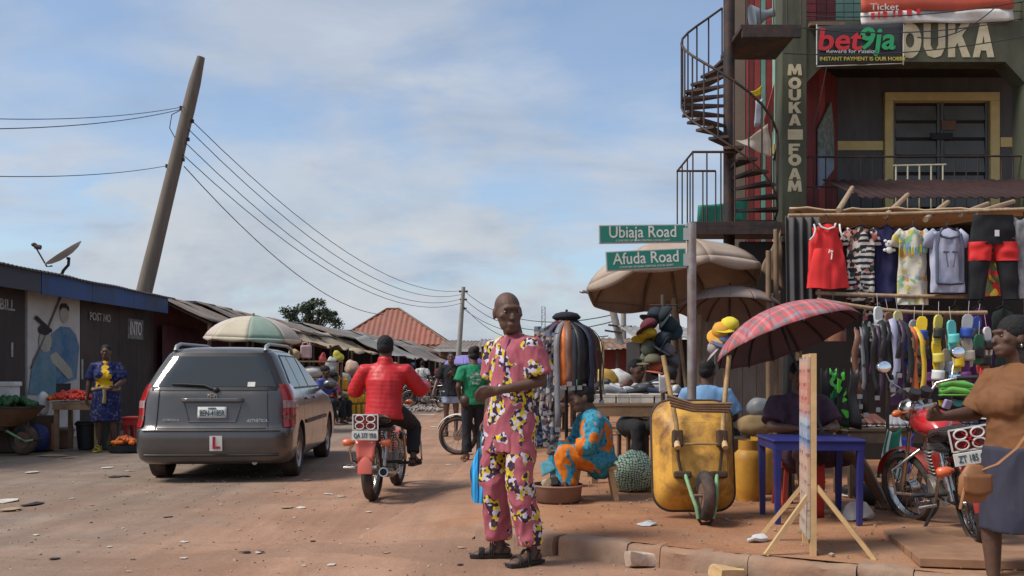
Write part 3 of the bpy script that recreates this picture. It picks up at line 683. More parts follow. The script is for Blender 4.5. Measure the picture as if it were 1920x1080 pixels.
    bl = MB(); bl.tube([fr(lerp(-.72, .72, i / 16), .30, .006) for i in range(17)], .012, 6); bl.build('bumper_lip', trim, root, 60)
    st = MB(); st.tube([fr(lerp(-.74, .74, i / 20), .565, .006) for i in range(21)], .01, 6); st.build('bumper_step', paint, root, 60)
    # interior: seats seen through the glass
    for x in (-.36, .36): it = MB(); it.box((x, 2.1, .95), (.46, .14, .6), (-.2, 0, 0)); it.box((x, 2.06, 1.27), (.24, .1, .16)); it.build('front_seat', mat('grey seat cloth', (.12, .115, .11), .9), root, 30, .02)
    it = MB(); it.box((0, 1.15, .9), (1.2, .14, .5), (-.2, 0, 0)); it.build('rear_seat', mat('grey seat cloth', (.12, .115, .11), .9), root, 30, .02)
    # wheels
    alloy = mat('alloy', (.42, .41, .4), .35, .12, 9, 0, .8, dirt=(.25, .15, .1), damt=.5, dscale=5)
    for y in WY:
        for s in (-1, 1):
            wh = thing('wheel', None, None); wh.parent = root; wh.location = (s * .735, y, .3)
            M = Matrix.Rotation(R(90) * s, 4, 'Y')
            t = MB(); t.lathe([(.20, -.08), (.27, -.095), (.292, -.085), (.3, -.06), (.3, .06), (.292, .085), (.27, .095), (.20, .08)], 36, M, False); t.build('tyre', rubber, wh, 40, recalc=True)
            rm = MB(); rm.lathe([(.205, -.08), (.205, .07), (.195, .085), (.183, .07), (.18, -.08)], 36, M, False)
            rm.lathe([(.0, .05), (.05, .052), (.06, .03)], 20, M, False); rm.lathe([(.19, -.02), (.02, -.02)], 24, M, False)
            for k in range(6):
                a = 2 * math.pi * k / 6
                for da in (-.12, .12):
                    p0 = M @ V((.045 * math.cos(a), .045 * math.sin(a), .045)); p1 = M @ V((.19 * math.cos(a + da), .19 * math.sin(a + da), .06)); rm.beam(p0, p1, .03, .022, M.to_3x3() @ V((0, 0, 1)))
            rm.build('rim', alloy, wh, 40, recalc=True)
    ex = MB(); ex.cyl((.45, .1, .22), (.45, .5, .22), .03); ex.build('exhaust_pipe', steel, root, 60)
    return root
wagon_o = wagon((-3.36, 10.4, -.012), R(3.5)); wagon_o.scale = (1.03, .97, 1.05)

# ---------------------------------------------------------------- motorcycles
def motorcycle(name, label, loc, rz, tankc, guardc, lean=0, steer=0, grille=True, plate='', group=None, leg_guard=True, mirrors=True, mudwhite=False, spokes=18):
    root = thing(name, label, 'motorcycle', loc, rz, group); root.rotation_euler = (0, lean, rz)
    RW, RR = .625, -.625; wr_ = .295
    def wheel(y, parent, loc):
        wh = MB(); M = Matrix.Rotation(R(90), 4, 'Y')
        wh.lathe([(.235, -.028), (.245, -.028), (.238, 0), (.245, .028), (.235, .028), (.228, 0), (.235, -.028)], 32, M, False)
        wh.cyl((-.07, 0, 0), (.07, 0, 0), .035, None, 14); wh.cyl((-.05, 0, 0), (-.045, 0, 0), .075, None, 18); wh.cyl((-.045, 0, 0), (.05, 0, 0), .06, None, 18)
        for k in range(spokes):
            a = 2 * math.pi * k / spokes; s = 1 if k % 2 else -1
            wh.tube([(s * .03, .05 * math.cos(a + .5 * s), .05 * math.sin(a + .5 * s)), (0, .235 * math.cos(a), .235 * math.sin(a))], .0032, 4)
        o = wh.build('wheel', chrome, parent, 40, loc=loc, recalc=True)
        t = MB(); prof = [(.23, -.036), (.258, -.054), (.284, -.042), (.297, -.016), (.297, .016), (.284, .042), (.258, .054), (.23, .036)]
        t.lathe(prof, 36, M, False); t.build('tyre', rubber, o, 40, recalc=True)
        return o
    wheel(RR, root, (0, RR, wr_))
    tank = mat('tank ' + str(tankc), tankc, .25, .1, 3, 0, coat=.6, dirt=(.25, .13, .08), damt=.35, dscale=5)
    guard = mat('guard ' + str(guardc), guardc, .4, .12, 5, 0, coat=.3, dirt=(.3, .16, .1), damt=.5, dscale=5)
    # steering group: fork, front wheel, guard, bars, headlamp, mirrors
    ang = R(26); hd = V((0, .30, .92)); ax = V((0, RW, wr_)); t = (hd - ax).normalized()
    st = bpy.data.objects.new('front_fork', None); 
    fm = MB(); rel = lambda p: V(p) - hd
    for s in (-1, 1):
        fm.tube([rel(ax) + V((s * .085, 0, 0)), rel(ax) + V((s * .085, 0, 0)) + t * .34], .023, 10); fm.tube([rel(ax) + V((s * .085, 0, 0)) + t * .3, V((s * .085, 0, .06)) + V((0, 0, 0))], .016, 10)
    for h in (.02, -.16): fm.box(t * h, (.22, .05, .03))
    fk = fm.build('front_fork', chrome, root, 50, loc=hd, rot=(0, 0, steer), recalc=True)
    bpy.data.objects.remove(st)
    wheel(RW, fk, rel(ax))
    gd = MB(); gd.tube([rel(ax) + V((0, .325 * math.cos(a), .325 * math.sin(a))) for a in [R(20 + 10 * i) for i in range(15)]], .055, 8, (1, 0, 0), .18); gd.build('front_mudguard', guard if not mudwhite else white_p, fk, 50)
    hb = MB(); hb.tube([V(p) for p in ((-.37, -.2, .17), (-.27, -.12, .19), (-.16, -.02, .18), (-.07, .02, .08), (.07, .02, .08), (.16, -.02, .18), (.27, -.12, .19), (.37, -.2, .17))], .012, 8); hbo = hb.build('handlebar', chrome, fk, 60)
    for s in (-1, 1):
        gp = MB(); gp.tube([(s * .27, -.12, .19), (s * .385, -.21, .168)], .018, 8); gp.build('grip', blackm, hbo, 50)
        gp = MB(); gp.tube([(s * .25, -.07, .18), (s * .38, -.13, .16)], .007, 6); gp.build('lever', chrome, hbo, 50)
    for s in (-1, 1) if mirrors else ():
        mi = MB(); mi.tube([(s * .24, -.1, .19), (s * .31, -.06, .27), (s * .34, -.07, .35)], .006, 6)
        mio = mi.build('mirror_stem', chrome, fk, 60); mm = MB(); mm.ell((s * .36, -.085, .385), (.07, .02, .05), 16, 8); mm.build('mirror', blackm, mio, 60)
        gl = MB(); gl.ell((s * .36, -.097, .385), (.063, .012, .044), 16, 8); gl.build('mirror_glass', mat('mirror glass', (.8, .85, .9), .06, .02, 3, 0, 1), mio, 60)
    hl = MB(); hl.ell((0, .12, .0), (.1, .1, .1), 16, 10); hl.ell((0, .19, .0), (.085, .04, .085), 16, 8); hl.build('headlamp', chrome, fk, 60); 
    for s in (-1, 1): dl = MB(); dl.cyl((s * .055, .02, .1), (s * .055, -.02, .15), .045, None, 14); dl.build('dial', blackm, fk, 50)
    for s in (-1, 1):
        ti = MB(); ti.ell((s * .17, .1, -.0), (.045, .03, .03)); ti.beam((s * .09, .06, 0), (s * .15, .1, 0), .012); ti.build('indicator', mat('amber lens', (.6, .14, .03), .25, .1, 6, 0, coat=.5), fk, 60)
    # frame, tank, seat
    fr = MB()
    for pts in (((0, .3, .88), (0, .05, .72), (0, -.35, .66), (0, -.72, .7)), ((0, .3, .82), (0, .2, .4), (0, -.05, .27), (0, -.3, .28), (0, -.33, .64))): fr.tube(pts, .018, 8)
    for s in (-1, 1): fr.tube([(s * .06, -.25, .28), (s * .07, -.625, .295)], .02, 8); fr.tube([(s * .09, -.3, .66), (s * .11, -.75, .7)], .014, 6)
    fr.build('frame', blackm, root, 50)
    tk = MB(); tk.tube([(0, -.13, .78), (0, -.08, .80), (0, .05, .825), (0, .2, .83), (0, .28, .81), (0, .31, .8)], [.05, .1, .135, .14, .11, .06], 18, (1, 0, 0), [.7, .75, .78, .75, .75, .75], rnd=True); tko = tk.build('fuel_tank', tank, root, 60)
    cp = MB(); cp.cyl((0, .12, .925), (0, .12, .945), .035, None, 14); cp.build('filler_cap', chrome, tko, 40)
    se = MB(); se.tube([(0, -.76, .80), (0, -.7, .79), (0, -.45, .775), (0, -.25, .75), (0, -.1, .77)], [.09, .125, .13, .12, .08], 16, (1, 0, 0), [.35, .42, .42, .42, .4], rnd=True); se.build('seat', mat('black vinyl seat', (.02, .02, .021), .45, .2, 8, .1), root, 60)
    for s in (-1, 1):
        sp = MB(); sp.prism([(-.42, .45), (-.2, .43), (-.16, .62), (-.45, .66)], .012, Matrix.Translation((s * .1 - .006, 0, 0)) @ Matrix(((0, 0, 1, 0), (1, 0, 0, 0), (0, 1, 0, 0), (0, 0, 0, 1)))); sp.build('side_panel', tank, root, 0, .01)
        sh = MB(); sh.tube([(s * .115, -.62, .33), (s * .115, -.55, .66)], .018, 8); sh.tube([(s * .115, -.605, .4), (s * .115, -.56, .6)], .03, 10); sh.build('shock_absorber', chrome, root, 60)
        for q_ in (((s * .08, .0, .3), (s * .26, .0, .31)), ((s * .1, -.4, .35), (s * .25, -.42, .36))): pg = MB(); pg.tube(q_, .015, 8); pg.build('foot_peg', blackm, root, 50)
    en = MB(); en.box((0, .0, .33), (.2, .34, .2)); en.cyl((-.13, -.03, .33), (.13, -.03, .33), .1, None, 18)
    for k in range(7): en.box((0, .08 + k * .006, .45 + k * .026), (.17, .17, .012))
    en.box((0, .11, .54), (.09, .09, .22)); en.box((0, .12, .65), (.14, .12, .05)); en.build('engine', mat('cast aluminium', (.3, .29, .27), .5, .2, 8, .15, .7, dirt=(.12, .08, .06), damt=.7, dscale=5), root, 40, .006)
    ex = MB(); ex.tube([(.05, .2, .58), (.08, .3, .5), (.1, .28, .3), (.12, .1, .22), (.13, -.2, .22), (.14, -.4, .24)], .022, 10); ex.tube([(.14, -.36, .235), (.15, -.45, .25), (.16, -.88, .30)], [.03, .045, .046], 14); exo = ex.build('exhaust', chrome, root, 60)
    tip = MB(); tip.tube([(.16, -.88, .30), (.1605, -.885, .3005)], .034, 14); tip.tube([(.16, -.889, .3005), (.1605, -.891, .301)], .02, 12); tip.build('exhaust_tip', dark_int, exo, 50)
    cg = MB(); cg.tube([(-.09, -.28, .42), (-.09, -.62, .36)], .035, 8, (0, 0, 1), .4); cg.build('chain_case', blackm, root, 60)
    rg = MB(); rg.tube([(0, RR + .335 * math.cos(a), wr_ + .335 * math.sin(a)) for a in [R(60 + 11 * i) for i in range(12)]], .068, 8, (1, 0, 0), .16); rg.build('rear_mudguard', guard, root, 50)
    fl = MB(); fl.grid(lambda u, v: V(((u - .5) * lerp(.15, .2, v), -.955 + .035 * v + .02 * math.cos((u - .5) * 3), lerp(.41, .6, v))), 6, 4); fl.build('mud_flap', guard, root, 60, solid=.008)
    bk = MB()
    for s in (-1, 1): bk.tube([(s * .13, -.4, .78), (s * .14, -.78, .83), (s * .11, -.86, .83)], .01, 6)
    bk.tube([(-.11, -.86, .83), (.11, -.86, .83)], .01, 6); bk.build('carrier', chrome, root, 60)
    if grille:
        gr = thing('tail_lamp_grille', None, None); gr.parent = root; gr.location = (0, -.93, .77); gr.scale = (.88, 1, .9)
        a = MB(); a.box((0, .02, 0), (.25, .02, .15)); a.build('tail_lamp', mat('dark red lens', (.16, .015, .02), .25, .3, 12, 0, coat=.5), gr)
        a = MB()
        for z in (-.08, .08): a.beam((-.135, 0, z), (.135, 0, z), .011)
        for x in (-.135, .135): a.beam((x, 0, -.08), (x, 0, .08), .011)
        a.build('grille_frame', white_p, gr)
        for x in (-.06, .06):
            for z in (-.038, .038):
                a = MB(); a.tube([(x + .046 * math.cos(q), -.006, z + .035 * math.sin(q)) for q in [2 * math.pi * i / 18 for i in range(18)]], .007, 6, closed=True); a.build('ring', white_p, gr, 60)
        a = MB(); a.beam((-.05, -.001, -.055), (.05, -.001, .055), .02, .006); a.beam((.05, -.0035, -.055), (-.05, -.0035, .055), .02, .006); a.build('red_cross', red_p, gr)
    pl = MB(); pl.box((0, -.945, .645), (.25, .006, .085)); plo = pl.build('number_plate', white_p, root, bevel=.004)
    if plate: lettering(plate, plo, (0, -.9495, .645), mat('dark teal ink', (.03, .09, .1), .6, .1, 5, 0), .065, .62, bold=.01)
    for s in (-1, 1):
        ti = MB(); ti.tube([(s * .12, -.86, .575), (s * .16, -.87, .575), (s * .215, -.87, .575), (s * .23, -.87, .575)], [.012, .034, .034, .02], 10); ti.build('rear_indicator', mat('orange lens', (.62, .13, .05), .3, .1, 6, 0, coat=.4), root, 50)
    if leg_guard:
        for s in (-1, 1): lg = MB(); lg.tube([(s * .1, .22, .62), (s * .33, .22, .5), (s * .34, .22, .32), (s * .1, .18, .26)], .013, 8); lg.build('leg_guard', chrome, root, 60)
        sg = MB(); sg.tube([(-.12, -.75, .62), (-.2, -.72, .5), (-.21, -.6, .38), (-.15, -.5, .33)], .013, 8); sg.build('side_guard', chrome, root, 60)
        sg = MB(); sg.tube([(-.2, -.5, .3), (-.31, -.5, .3), (-.31, -.28, .3), (-.2, -.28, .3)], .012, 8); sg.build('step_bar', chrome, root, 60)
    sd = MB(); sd.tube([(-.1, -.1, .28), (-.26, -.08, .04)] if lean else [(-.1, -.1, .27), (-.12, -.4, .22)], .012, 6)
    sd.build('side_stand', blackm, root, 50)
    if lean: sd = MB(); sd.tube([(.06, -.15, .26), (.13, -.2, .05)], .014, 6); sd.build('centre_stand', blackm, root, 50)
    return root
bike_red = motorcycle('motorcycle', 'motorcycle with coral mud flap ridden away by the red jacketed rider', (-1.31, 9.68, -.01), R(-4), (.3, .02, .025), (.55, .09, .06), plate='QA 377 YRB', mirrors=False)
bike_parked = motorcycle('motorcycle', 'red tanked motorcycle propped on the dirt among the shoe stall goods', (3.1, 6.5, PV), R(-12), (.45, .015, .02), (.35, .02, .02), lean=R(-11), steer=R(30), plate='ZT 185 QA'); bike_parked.scale = (.93,) * 3
bike_white = motorcycle('motorcycle', 'parked motorcycle with white front mudguard beside the green shirted woman', (-.2, 14.05, -.01), R(72), (.05, .05, .055), (.6, .6, .58), lean=R(-5), steer=R(12), grille=False, mudwhite=True)
# ---------------------------------------------------------------- corner building on the right
def px(x, d): return (x - 960) * d / FPX
def pz(y, d): return CAMH - (y - YH) * d / FPX
olive = mat('dull olive render', (.088, .095, .062), .85, .16, 3, .3, dirt=(.05, .046, .034), damt=.95, dscale=1.5, stretch=(2.2, 2.2, .5))
slate = mat('slate grey render', (.095, .1, .105), .85, .15, 3, .25, dirt=(.07, .065, .06), damt=.85, stretch=(2.5, 2.5, .5))
cream = mat('cream lettering paint', (.56, .5, .34), .8, .1, 5, .1, dirt=(.3, .25, .15), damt=.5, dscale=4)
yellowp = mat('yellow ochre paint', (.6, .5, .22), .75, .12, 4, .15, dirt=(.28, .2, .09), damt=.4, dscale=2)
redwall = mat('dull red sheet', (.19, .035, .035), .6, .2, 4, .15, dirt=(.1, .03, .03), damt=.5)
redwall2 = mat('bright red sheet', (.34, .06, .055), .6, .15, 4, .15, dirt=(.2, .05, .04), damt=.4)
mint = mat('mint green paint', (.22, .42, .33), .7, .12, 4, .1, dirt=(.14, .22, .18), damt=.5)
B = thing('corner_building', 'olive and red two storey corner building with cream lettering and balcony', 'building', (px(1490, 13), 13, 0))
bo = B.location.copy()
def bb(name, a, b, m, parent=B, bevel=0):
    mb = MB(); mb.bx(V(a) - bo, V(b) - bo); return mb.build(name, m, parent, bevel=bevel)
x0, x1 = px(1467, 13), px(1512, 13)
ZF, ZB, ZT = 3.50, pz(115, 13), pz(38, 13)
column1 = bb('column', (x0, 13, PV - .1), (x1, 13.36, 8.2), olive)
column2 = bb('column', (px(1924, 13), 13, PV - .1), (px(1972, 13), 13.36, 8.2), olive)
bm_ = MB()
xa, xb = x1, px(1924, 13)
bm_.prism([(xa, ZB - .30), (xa + .28, ZB), (xb - .28, ZB), (xb, ZB - .3), (xb, ZT), (xa, ZT)], .3, Matrix.Translation((-bo.x, .02 + .3, 0)) @ Matrix.Rotation(R(90), 4, 'X'))
beam_o = bm_.build('beam', olive, B)
bb('floor_slab', (x1 + .002, 13.03, ZF - .2), (xb - .002, 16.5, ZF), olive)
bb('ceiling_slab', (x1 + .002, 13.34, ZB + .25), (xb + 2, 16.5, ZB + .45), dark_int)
wy = 14.5
def wx(p): return px(p, wy)
def wz(y): return pz(y, wy)
dz = wz(188)
for a, b, z0, z1 in ((wx(1570), wx(1655), ZF, wz(282)), (wx(1570), wx(1655), wz(265), ZB + .25), (wx(1875), wx(2060), ZF, wz(276)), (wx(1875), wx(2060), wz(258), ZB + .25), (wx(1655), wx(1875), wz(174), ZB + .25)):
    bb('wall_panel', (a, wy, z0), (b, wy + .2, z1), slate)
for a, b, z0, z1 in ((wx(1570), wx(1655), wz(282), wz(265)), (wx(1875), wx(2060), wz(276), wz(258))):
    bb('cream_band', (a, wy - .02, z0), (b, wy + .2, z1), yellowp)
for a, b, z0, z1 in ((wx(1657), wx(1673), ZF, wz(190)), (wx(1854), wx(1872), ZF, wz(190)), (wx(1657), wx(1872), wz(190), wz(174))):
    bb('door_frame', (a, wy - .05, z0), (b, wy + .2, z1), yellowp, bevel=.01)
doorm = mat('grey steel door', (.13, .14, .135), .5, .15, 4, .1, .3, dirt=(.1, .1, .09), damt=.5)
for k in range(2):
    a = lerp(wx(1673), wx(1854), k / 2) + .01; b = lerp(wx(1673), wx(1854), (k + 1) / 2) - .01
    dr = bb('door', (a, wy + .03, ZF + .02), (b, wy + .07, wz(192)), dark_int)  # panel coloured near black, painting the shade seen in the louvre gaps
    z = wz(192) - .05; i = 0
    while z > ZF + .3:
        z2 = z - .27
        mb = MB(); mb.add([V(p) - bo for p in ((a + .05, wy + .028, z), (b - .05, wy + .028, z), (b - .05, wy + .0, z2 + .05), (a + .05, wy + .0, z2 + .05), (b - .05, wy + .028, z2 + .04), (a + .05, wy + .028, z2 + .04))], [(0, 3, 2, 1), (3, 5, 4, 2)]); mb.build('louvre', doorm, dr); z = z2
    for xx in (a, b - .04): bb('door_stile', (xx, wy + .005, ZF + .02), (xx + .04, wy + .028, wz(192)), doorm, dr)
bb('door_bolt', (wx(1745), wy - .03, wz(262)), (wx(1785), wy + .0, wz(250)), blackm)
bb('rust_patch_plate', (wx(1765), wy - .012, wz(244)), (wx(1792), wy - .002, wz(226)), rust)
# red side wall of the recess, built of upright sheets, and its posted board
sa, sb = V((x1 + .02, 13.38, 0)), V((wx(1570), wy, 0))
for k in range(6):
    p, q = sa.lerp(sb, k / 6 + .004), sa.lerp(sb, (k + 1) / 6 - .004); mb = MB()
    n = V((-(q - p).y, (q - p).x, 0)).normalized()
    vs = [pp + n * t + V((0, 0, z)) - bo for z in (ZF, ZB + .25) for pp, t in ((p, 0), (q, 0), (q, .03), (p, .03))]
    mb.add(vs, [(0, 1, 5, 4), (1, 2, 6, 5), (2, 3, 7, 6), (3, 0, 4, 7), (0, 3, 2, 1), (4, 5, 6, 7)]); mb.build('wall_sheet', redwall if k % 3 else redwall2, B, bevel=.004, recalc=True)
pb = MB(); nn = V(((sb - sa).y, -(sb - sa).x, 0)).normalized()
def onside(t, z, o=.02): return sa.lerp(sb, t) + nn * o + V((0, 0, z)) - bo
pb.add([onside(.42, 3.95), onside(.83, 4.35), onside(.83, 4.95), onside(.75, 5.35), onside(.42, 4.85), onside(.42, 3.95, .045), onside(.83, 4.35, .045), onside(.83, 4.95, .045), onside(.75, 5.35, .045), onside(.42, 4.85, .045)], [(5, 6, 7, 8, 9), (0, 1, 6, 5), (1, 2, 7, 6), (2, 3, 8, 7), (3, 4, 9, 8), (4, 0, 5, 9)])
def postm(nt, vec):
    s = sepx(nt, vec); c = ramp(nt, mathn(nt, 'MULTIPLY', mathn(nt, 'SUBTRACT', s[2], 3.9), .7), [(0, (.2, .27, .42)), (.35, (.22, .3, .42)), (.45, (.12, .16, .15)), (1, (.2, .24, .2))])
    return mixc(nt, ramp(nt, noisen(nt, vec, 14, 3), [(.5, (0,) * 3), (.55, (.6,) * 3)]), c, (.3, .33, .3))
pb.build('poster_board', pmat('faded poster', postm), B, recalc=True)
# balcony railing
bal = thing('railing', None, None); bal.parent = B
def bar(name, p, q, w, m, parent, n=6):
    mb = MB(); mb.tube([V(p) - bo, V(q) - bo], w, n); return mb.build(name, m, parent, 60)
ry = 13.12
for y_, r_ in ((294, .014), (350, .012)): bar('rail', (x1, ry, pz(y_, 13.1)), (xb, ry, pz(y_ - 2, 13.1)), r_, ironm, bal)
bar('rail', (px(1676, 13.1), ry, pz(310, 13.1)), (px(1775, 13.1), ry, pz(308, 13.1)), .012, cream, bal)
for k, p in enumerate(range(1527, 1920, 22)):
    cream_bar = 1675 < p < 1790  # middle stretch of bars is painted cream, the others are black iron
    bar('baluster', (px(p, 13.1), ry, ZF), (px(p, 13.1), ry, pz(308 if cream_bar else 294, 13.1)), .012 if cream_bar else .009, cream if cream_bar else ironm, bal, 5)
# lettering on column and beam: heavy block letters
LET = {'F': [[(0, 0), (.32, 0), (.32, .37), (.78, .37), (.78, .6), (.32, .6), (.32, .76), (.92, .76), (.92, 1), (0, 1)]],
       'U': [[(0, 1), (0, .3), (.2, .04), (.5, -.02), (.8, .04), (1, .3), (1, 1), (.68, 1), (.68, .36), (.59, .24), (.41, .24), (.32, .36), (.32, 1)]],
       'K': [[(0, 0), (.32, 0), (.32, .3), (.43, .43), (.66, 0), (1.04, 0), (.64, .64), (1, 1), (.6, 1), (.32, .66), (.32, 1), (0, 1)]],
       'A': [[(0, 0), (.31, 0), (.38, .2), (.5, .2), (.5, .4), (.44, .4), (.5, .66), (.5, 1), (.34, 1)], [(1, 0), (.66, 1), (.5, 1), (.5, .66), (.56, .4), (.5, .4), (.5, .2), (.62, .2), (.69, 0)]],
       'M': [[(0, 0), (.26, 0), (.28, .55), (.42, .08), (.58, .08), (.72, .55), (.74, 0), (1, 0), (.92, 1), (.66, 1), (.5, .52), (.34, 1), (.08, 1)]],
       'O': [[(.5 + .53 * math.cos(a), .5 + .53 * math.sin(a)), (.5 + .53 * math.cos(b), .5 + .53 * math.sin(b)), (.5 + .2 * math.cos(b), .5 + .22 * math.sin(b)), (.5 + .2 * math.cos(a), .5 + .22 * math.sin(a))] for a, b in ((2 * math.pi * i / 20, 2 * math.pi * (i + 1) / 20) for i in range(20))]}
def block_letter(ch, c, w_, h_):
    mb = MB()
    for poly in LET[ch]:
        n = len(poly); vs = [V(((x - .5) * w_, 0, (z - .5) * h_)) for x, z in poly]; mb.add(vs + [v + V((0, .006, 0)) for v in vs], [tuple(range(n)), tuple(range(n, 2 * n))[::-1]] + ([(i, n + i, n + (i + 1) % n, (i + 1) % n) for i in range(n)] if ch not in 'OA' else []))
    mb.build('letter', cream, B, loc=V(c) - bo)
for k, (ch, y) in enumerate((('M', 131), ('O', 156), ('U', 178), ('K', 202), ('A', 225), ('F', 280), ('O', 300), ('A', 326), ('M', 349))):
    block_letter(ch, (px(1490, 13), 12.992, pz(y, 13)), .20 if ch == 'M' else .17, .155)
bb('painted_block', (px(1477, 13), 12.992, pz(262, 13)), (px(1505, 13), 12.999, pz(243, 13)), cream)
for ch, x in (('M', 1655), ('O', 1707), ('U', 1753), ('K', 1799), ('A', 1845)):
    block_letter(ch, (px(x, 13), 13.012, pz(75, 13)), .3, .47)
# upper storey: red sheets, mint pilaster
uy = 13.5
for k, (a, b, m) in enumerate(((1512, 1530, redwall2), (1531, 1549, redwall), (1550, 1566, redwall), (1567, 1582, mint), (1583, 1600, mint), (1601, 1617, mint), (1618, 1900, slate), (1901, 1912, mint), (1913, 1930, redwall2))):
    bb('upper_sheet', (px(a, uy), uy, ZT + .01), (px(b, uy), uy + .06, 8.2), m)
for y_ in (8, 24, 40): bar('upper_rail', (x1, 13.1, pz(y_ - 1, 13.1)), (xb, 13.1, pz(y_ - 3, 13.1)), .007, ironm, B, 5)
bb('ledge', (px(1515, 13), 12.9, pz(52, 13)), (px(1580, 13), 13.3, pz(46, 13)), rust)
# ground floor: dark shop front behind the stalls
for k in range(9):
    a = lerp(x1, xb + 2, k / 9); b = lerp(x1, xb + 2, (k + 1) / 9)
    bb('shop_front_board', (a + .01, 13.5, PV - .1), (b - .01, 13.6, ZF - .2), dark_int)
# left flank behind the spiral stair
fy = 13.9
beige = mat('brown beige render', (.2, .15, .115), .85, .15, 3, .2)
for a, b, y0, y1, m in ((1372, 1398, 0, 640, beige), (1399, 1404, 0, 640, redwall2), (1405, 1414, 0, 640, redwall), (1415, 1426, 0, 640, redwall2), (1427, 1436, 0, 640, mint), (1437, 1452, 0, 640, redwall2), (1453, 1462, 0, 640, redwall), (1463, 1474, 0, 640, slate)):
    bb('flank_sheet', (px(a, fy), fy, PV - .1), (px(b, fy) - .005, fy + .08, 8.2), m)
bb('flank_wall', (px(1376, 16.5), fy + .1, PV - .1), (x1, fy + 2.5, 8.2), slate)
sp = MB(); sp.add([V(p) - bo for p in ((px(1432, 13.4), 13.4, pz(225, 13.4)), (px(1462, 13.4), 13.4, pz(120, 13.4)), (px(1462, 13.45), 13.45, pz(205, 13.4)), (px(1440, 13.45), 13.45, pz(270, 13.4)))], [(0, 1, 2, 3)]); sp.build('leaning_sheet', redwall2, B, solid=.015)
bb('pilaster', (px(1455, 13.4), 13.37, PV), (x0 - .0, 13.5, 8.2), mint)
bb('cream_band', (px(1458, 13), 13.2, pz(281, 13)), (x0 - .002, 13.36, pz(264, 13)), yellowp)

# banners on the facade
bn = thing('banner', 'black betting banner with red and green lettering tied across the beam', 'banner', V((px(1611, 12.9), 12.88, pz(85, 12.9))))
w2, h2 = (1692 - 1530) / 2 * 12.9 / FPX, 38 * 12.9 / FPX
m1 = MB(); m1.grid(lambda u, v: V((lerp(-w2, w2, u), .025 * math.sin(u * 9 + v * 2) * .6, lerp(-h2, h2, v) + .02 * (u - .5) * 2 - .015 * math.sin(u * math.pi) * 0)), 16, 8)
bno = m1.build('cloth', mat('black vinyl banner', (.03, .032, .034), .5, .2, 5, .1), bn, 180, solid=.004)
redt = mat('banner red', (.55, .03, .04), .6, .1, 5, 0); grnt = mat('banner green', (.03, .32, .12), .6, .1, 5, 0); ylt = mat('banner yellow', (.5, .42, .05), .6, .1, 5, 0)
lettering('bet', bn, (-.3, -.03, .05), redt, .42, 1.1, bold=.02, shear=.12); lettering('9ja', bn, (.22, -.03, .06), grnt, .42, 1.05, bold=.02, shear=.12)
lettering('Reward for Passion', bn, (-.12, -.03, -.1), white_p, .075, 1.2); lettering('INSTANT PAYMENT IS OUR HOBBY', bn, (.03, -.03, -.205), ylt, .075, 1.0, bold=.01)
for s in (-1, 1):
    e = MB(); e.tube([(s * w2, -.01, -h2), (s * w2, -.01, h2)], .008, 5); e.build('edge_rope', white_p, bn)
e = MB(); e.tube([(-w2, -.01, -h2 - .02), (w2, -.01, -h2 + .02)], .006, 5); e.build('edge_rope', white_p, bn)
bn2 = thing('banner', 'orange and white printed banner hung on the upper storey railing', 'banner', V((px(1757, 12.95), 12.95, pz(20, 12.95))))
w3 = 142 * 12.95 / FPX
for nm, m, z0, z1 in (('upper_cloth', mat('orange red vinyl', (.5, .09, .05), .6, .15, 3, .05), -.02, .5), ('lower_cloth', white_p, -.19, -.02)):
    m1 = MB(); m1.grid(lambda u, v: V((lerp(-w3, w3, u), .03 * math.sin(u * 11 + v * 2), lerp(z0, z1, v) + .04 * u)), 24, 4); m1.build(nm, m, bn2, 180, solid=.004)
for k, (u, wd) in enumerate(((-.86, .05), (-.78, .03), (-.7, .06), (-.58, .03), (-.5, .06), (-.38, .07), (-.26, .05))):
    q = MB(); q.box((u * w3, -.036, -.09 + .01 * k), (wd, .006, .09)); q.build('red_mark', redt, bn2)
lettering('Ticket', bn2, (-.75, -.05, .03), white_p, .13, 1.2)

# ---------------------------------------------------------------- spiral staircase
sy = 12.3; scx = px(1367, sy)
ST = thing('spiral_staircase', 'black iron spiral staircase with curved railing beside the corner building', 'staircase', (scx, sy, PV))
def sl_(p): return V(p)
mb = MB(); mb.cyl((0, 0, -.05), (0, 0, 8.0), .075, None, 16); mb.build('column', ironm, ST, 60)
zb, zt = pz(428, sy) - PV, pz(92, sy) - PV
NT = 17; RO = .62
def ang(k): return R(20) - R(300) * k / NT              # from the right, towards the viewer, round the left to the back
hp = []
for k in range(NT):
    a0, a1 = ang(k) , ang(k) - R(24); z = lerp(zb, zt, (k + .5) / NT)
    pts = [(.06 * math.cos(a0), .06 * math.sin(a0)), (.06 * math.cos(a1), .06 * math.sin(a1)), (RO * math.cos(a1), RO * math.sin(a1)), (RO * math.cos((a0 + a1) / 2), RO * math.sin((a0 + a1) / 2)), (RO * math.cos(a0), RO * math.sin(a0))]
    t = MB(); t.prism(pts[::-1] if True else pts, .035, Matrix.Translation((0, 0, z))); t.build('tread', ironm, ST, recalc=True)
    am = (a0 + a1) / 2; bt = MB(); bt.tube([(RO * math.cos(am), RO * math.sin(am), z), (RO * math.cos(am), RO * math.sin(am), z + .85)], .011, 6); bt.build('baluster', ironm, ST, 60); hp.append(V((RO * math.cos(am), RO * math.sin(am), z + .85)))
h = MB(); h.tube(hp, .017, 8); h.build('handrail', ironm, ST, 60)
h = MB(); h.tube([p - V((0, 0, .84)) for p in hp], .014, 6); h.build('stringer', ironm, ST, 60)
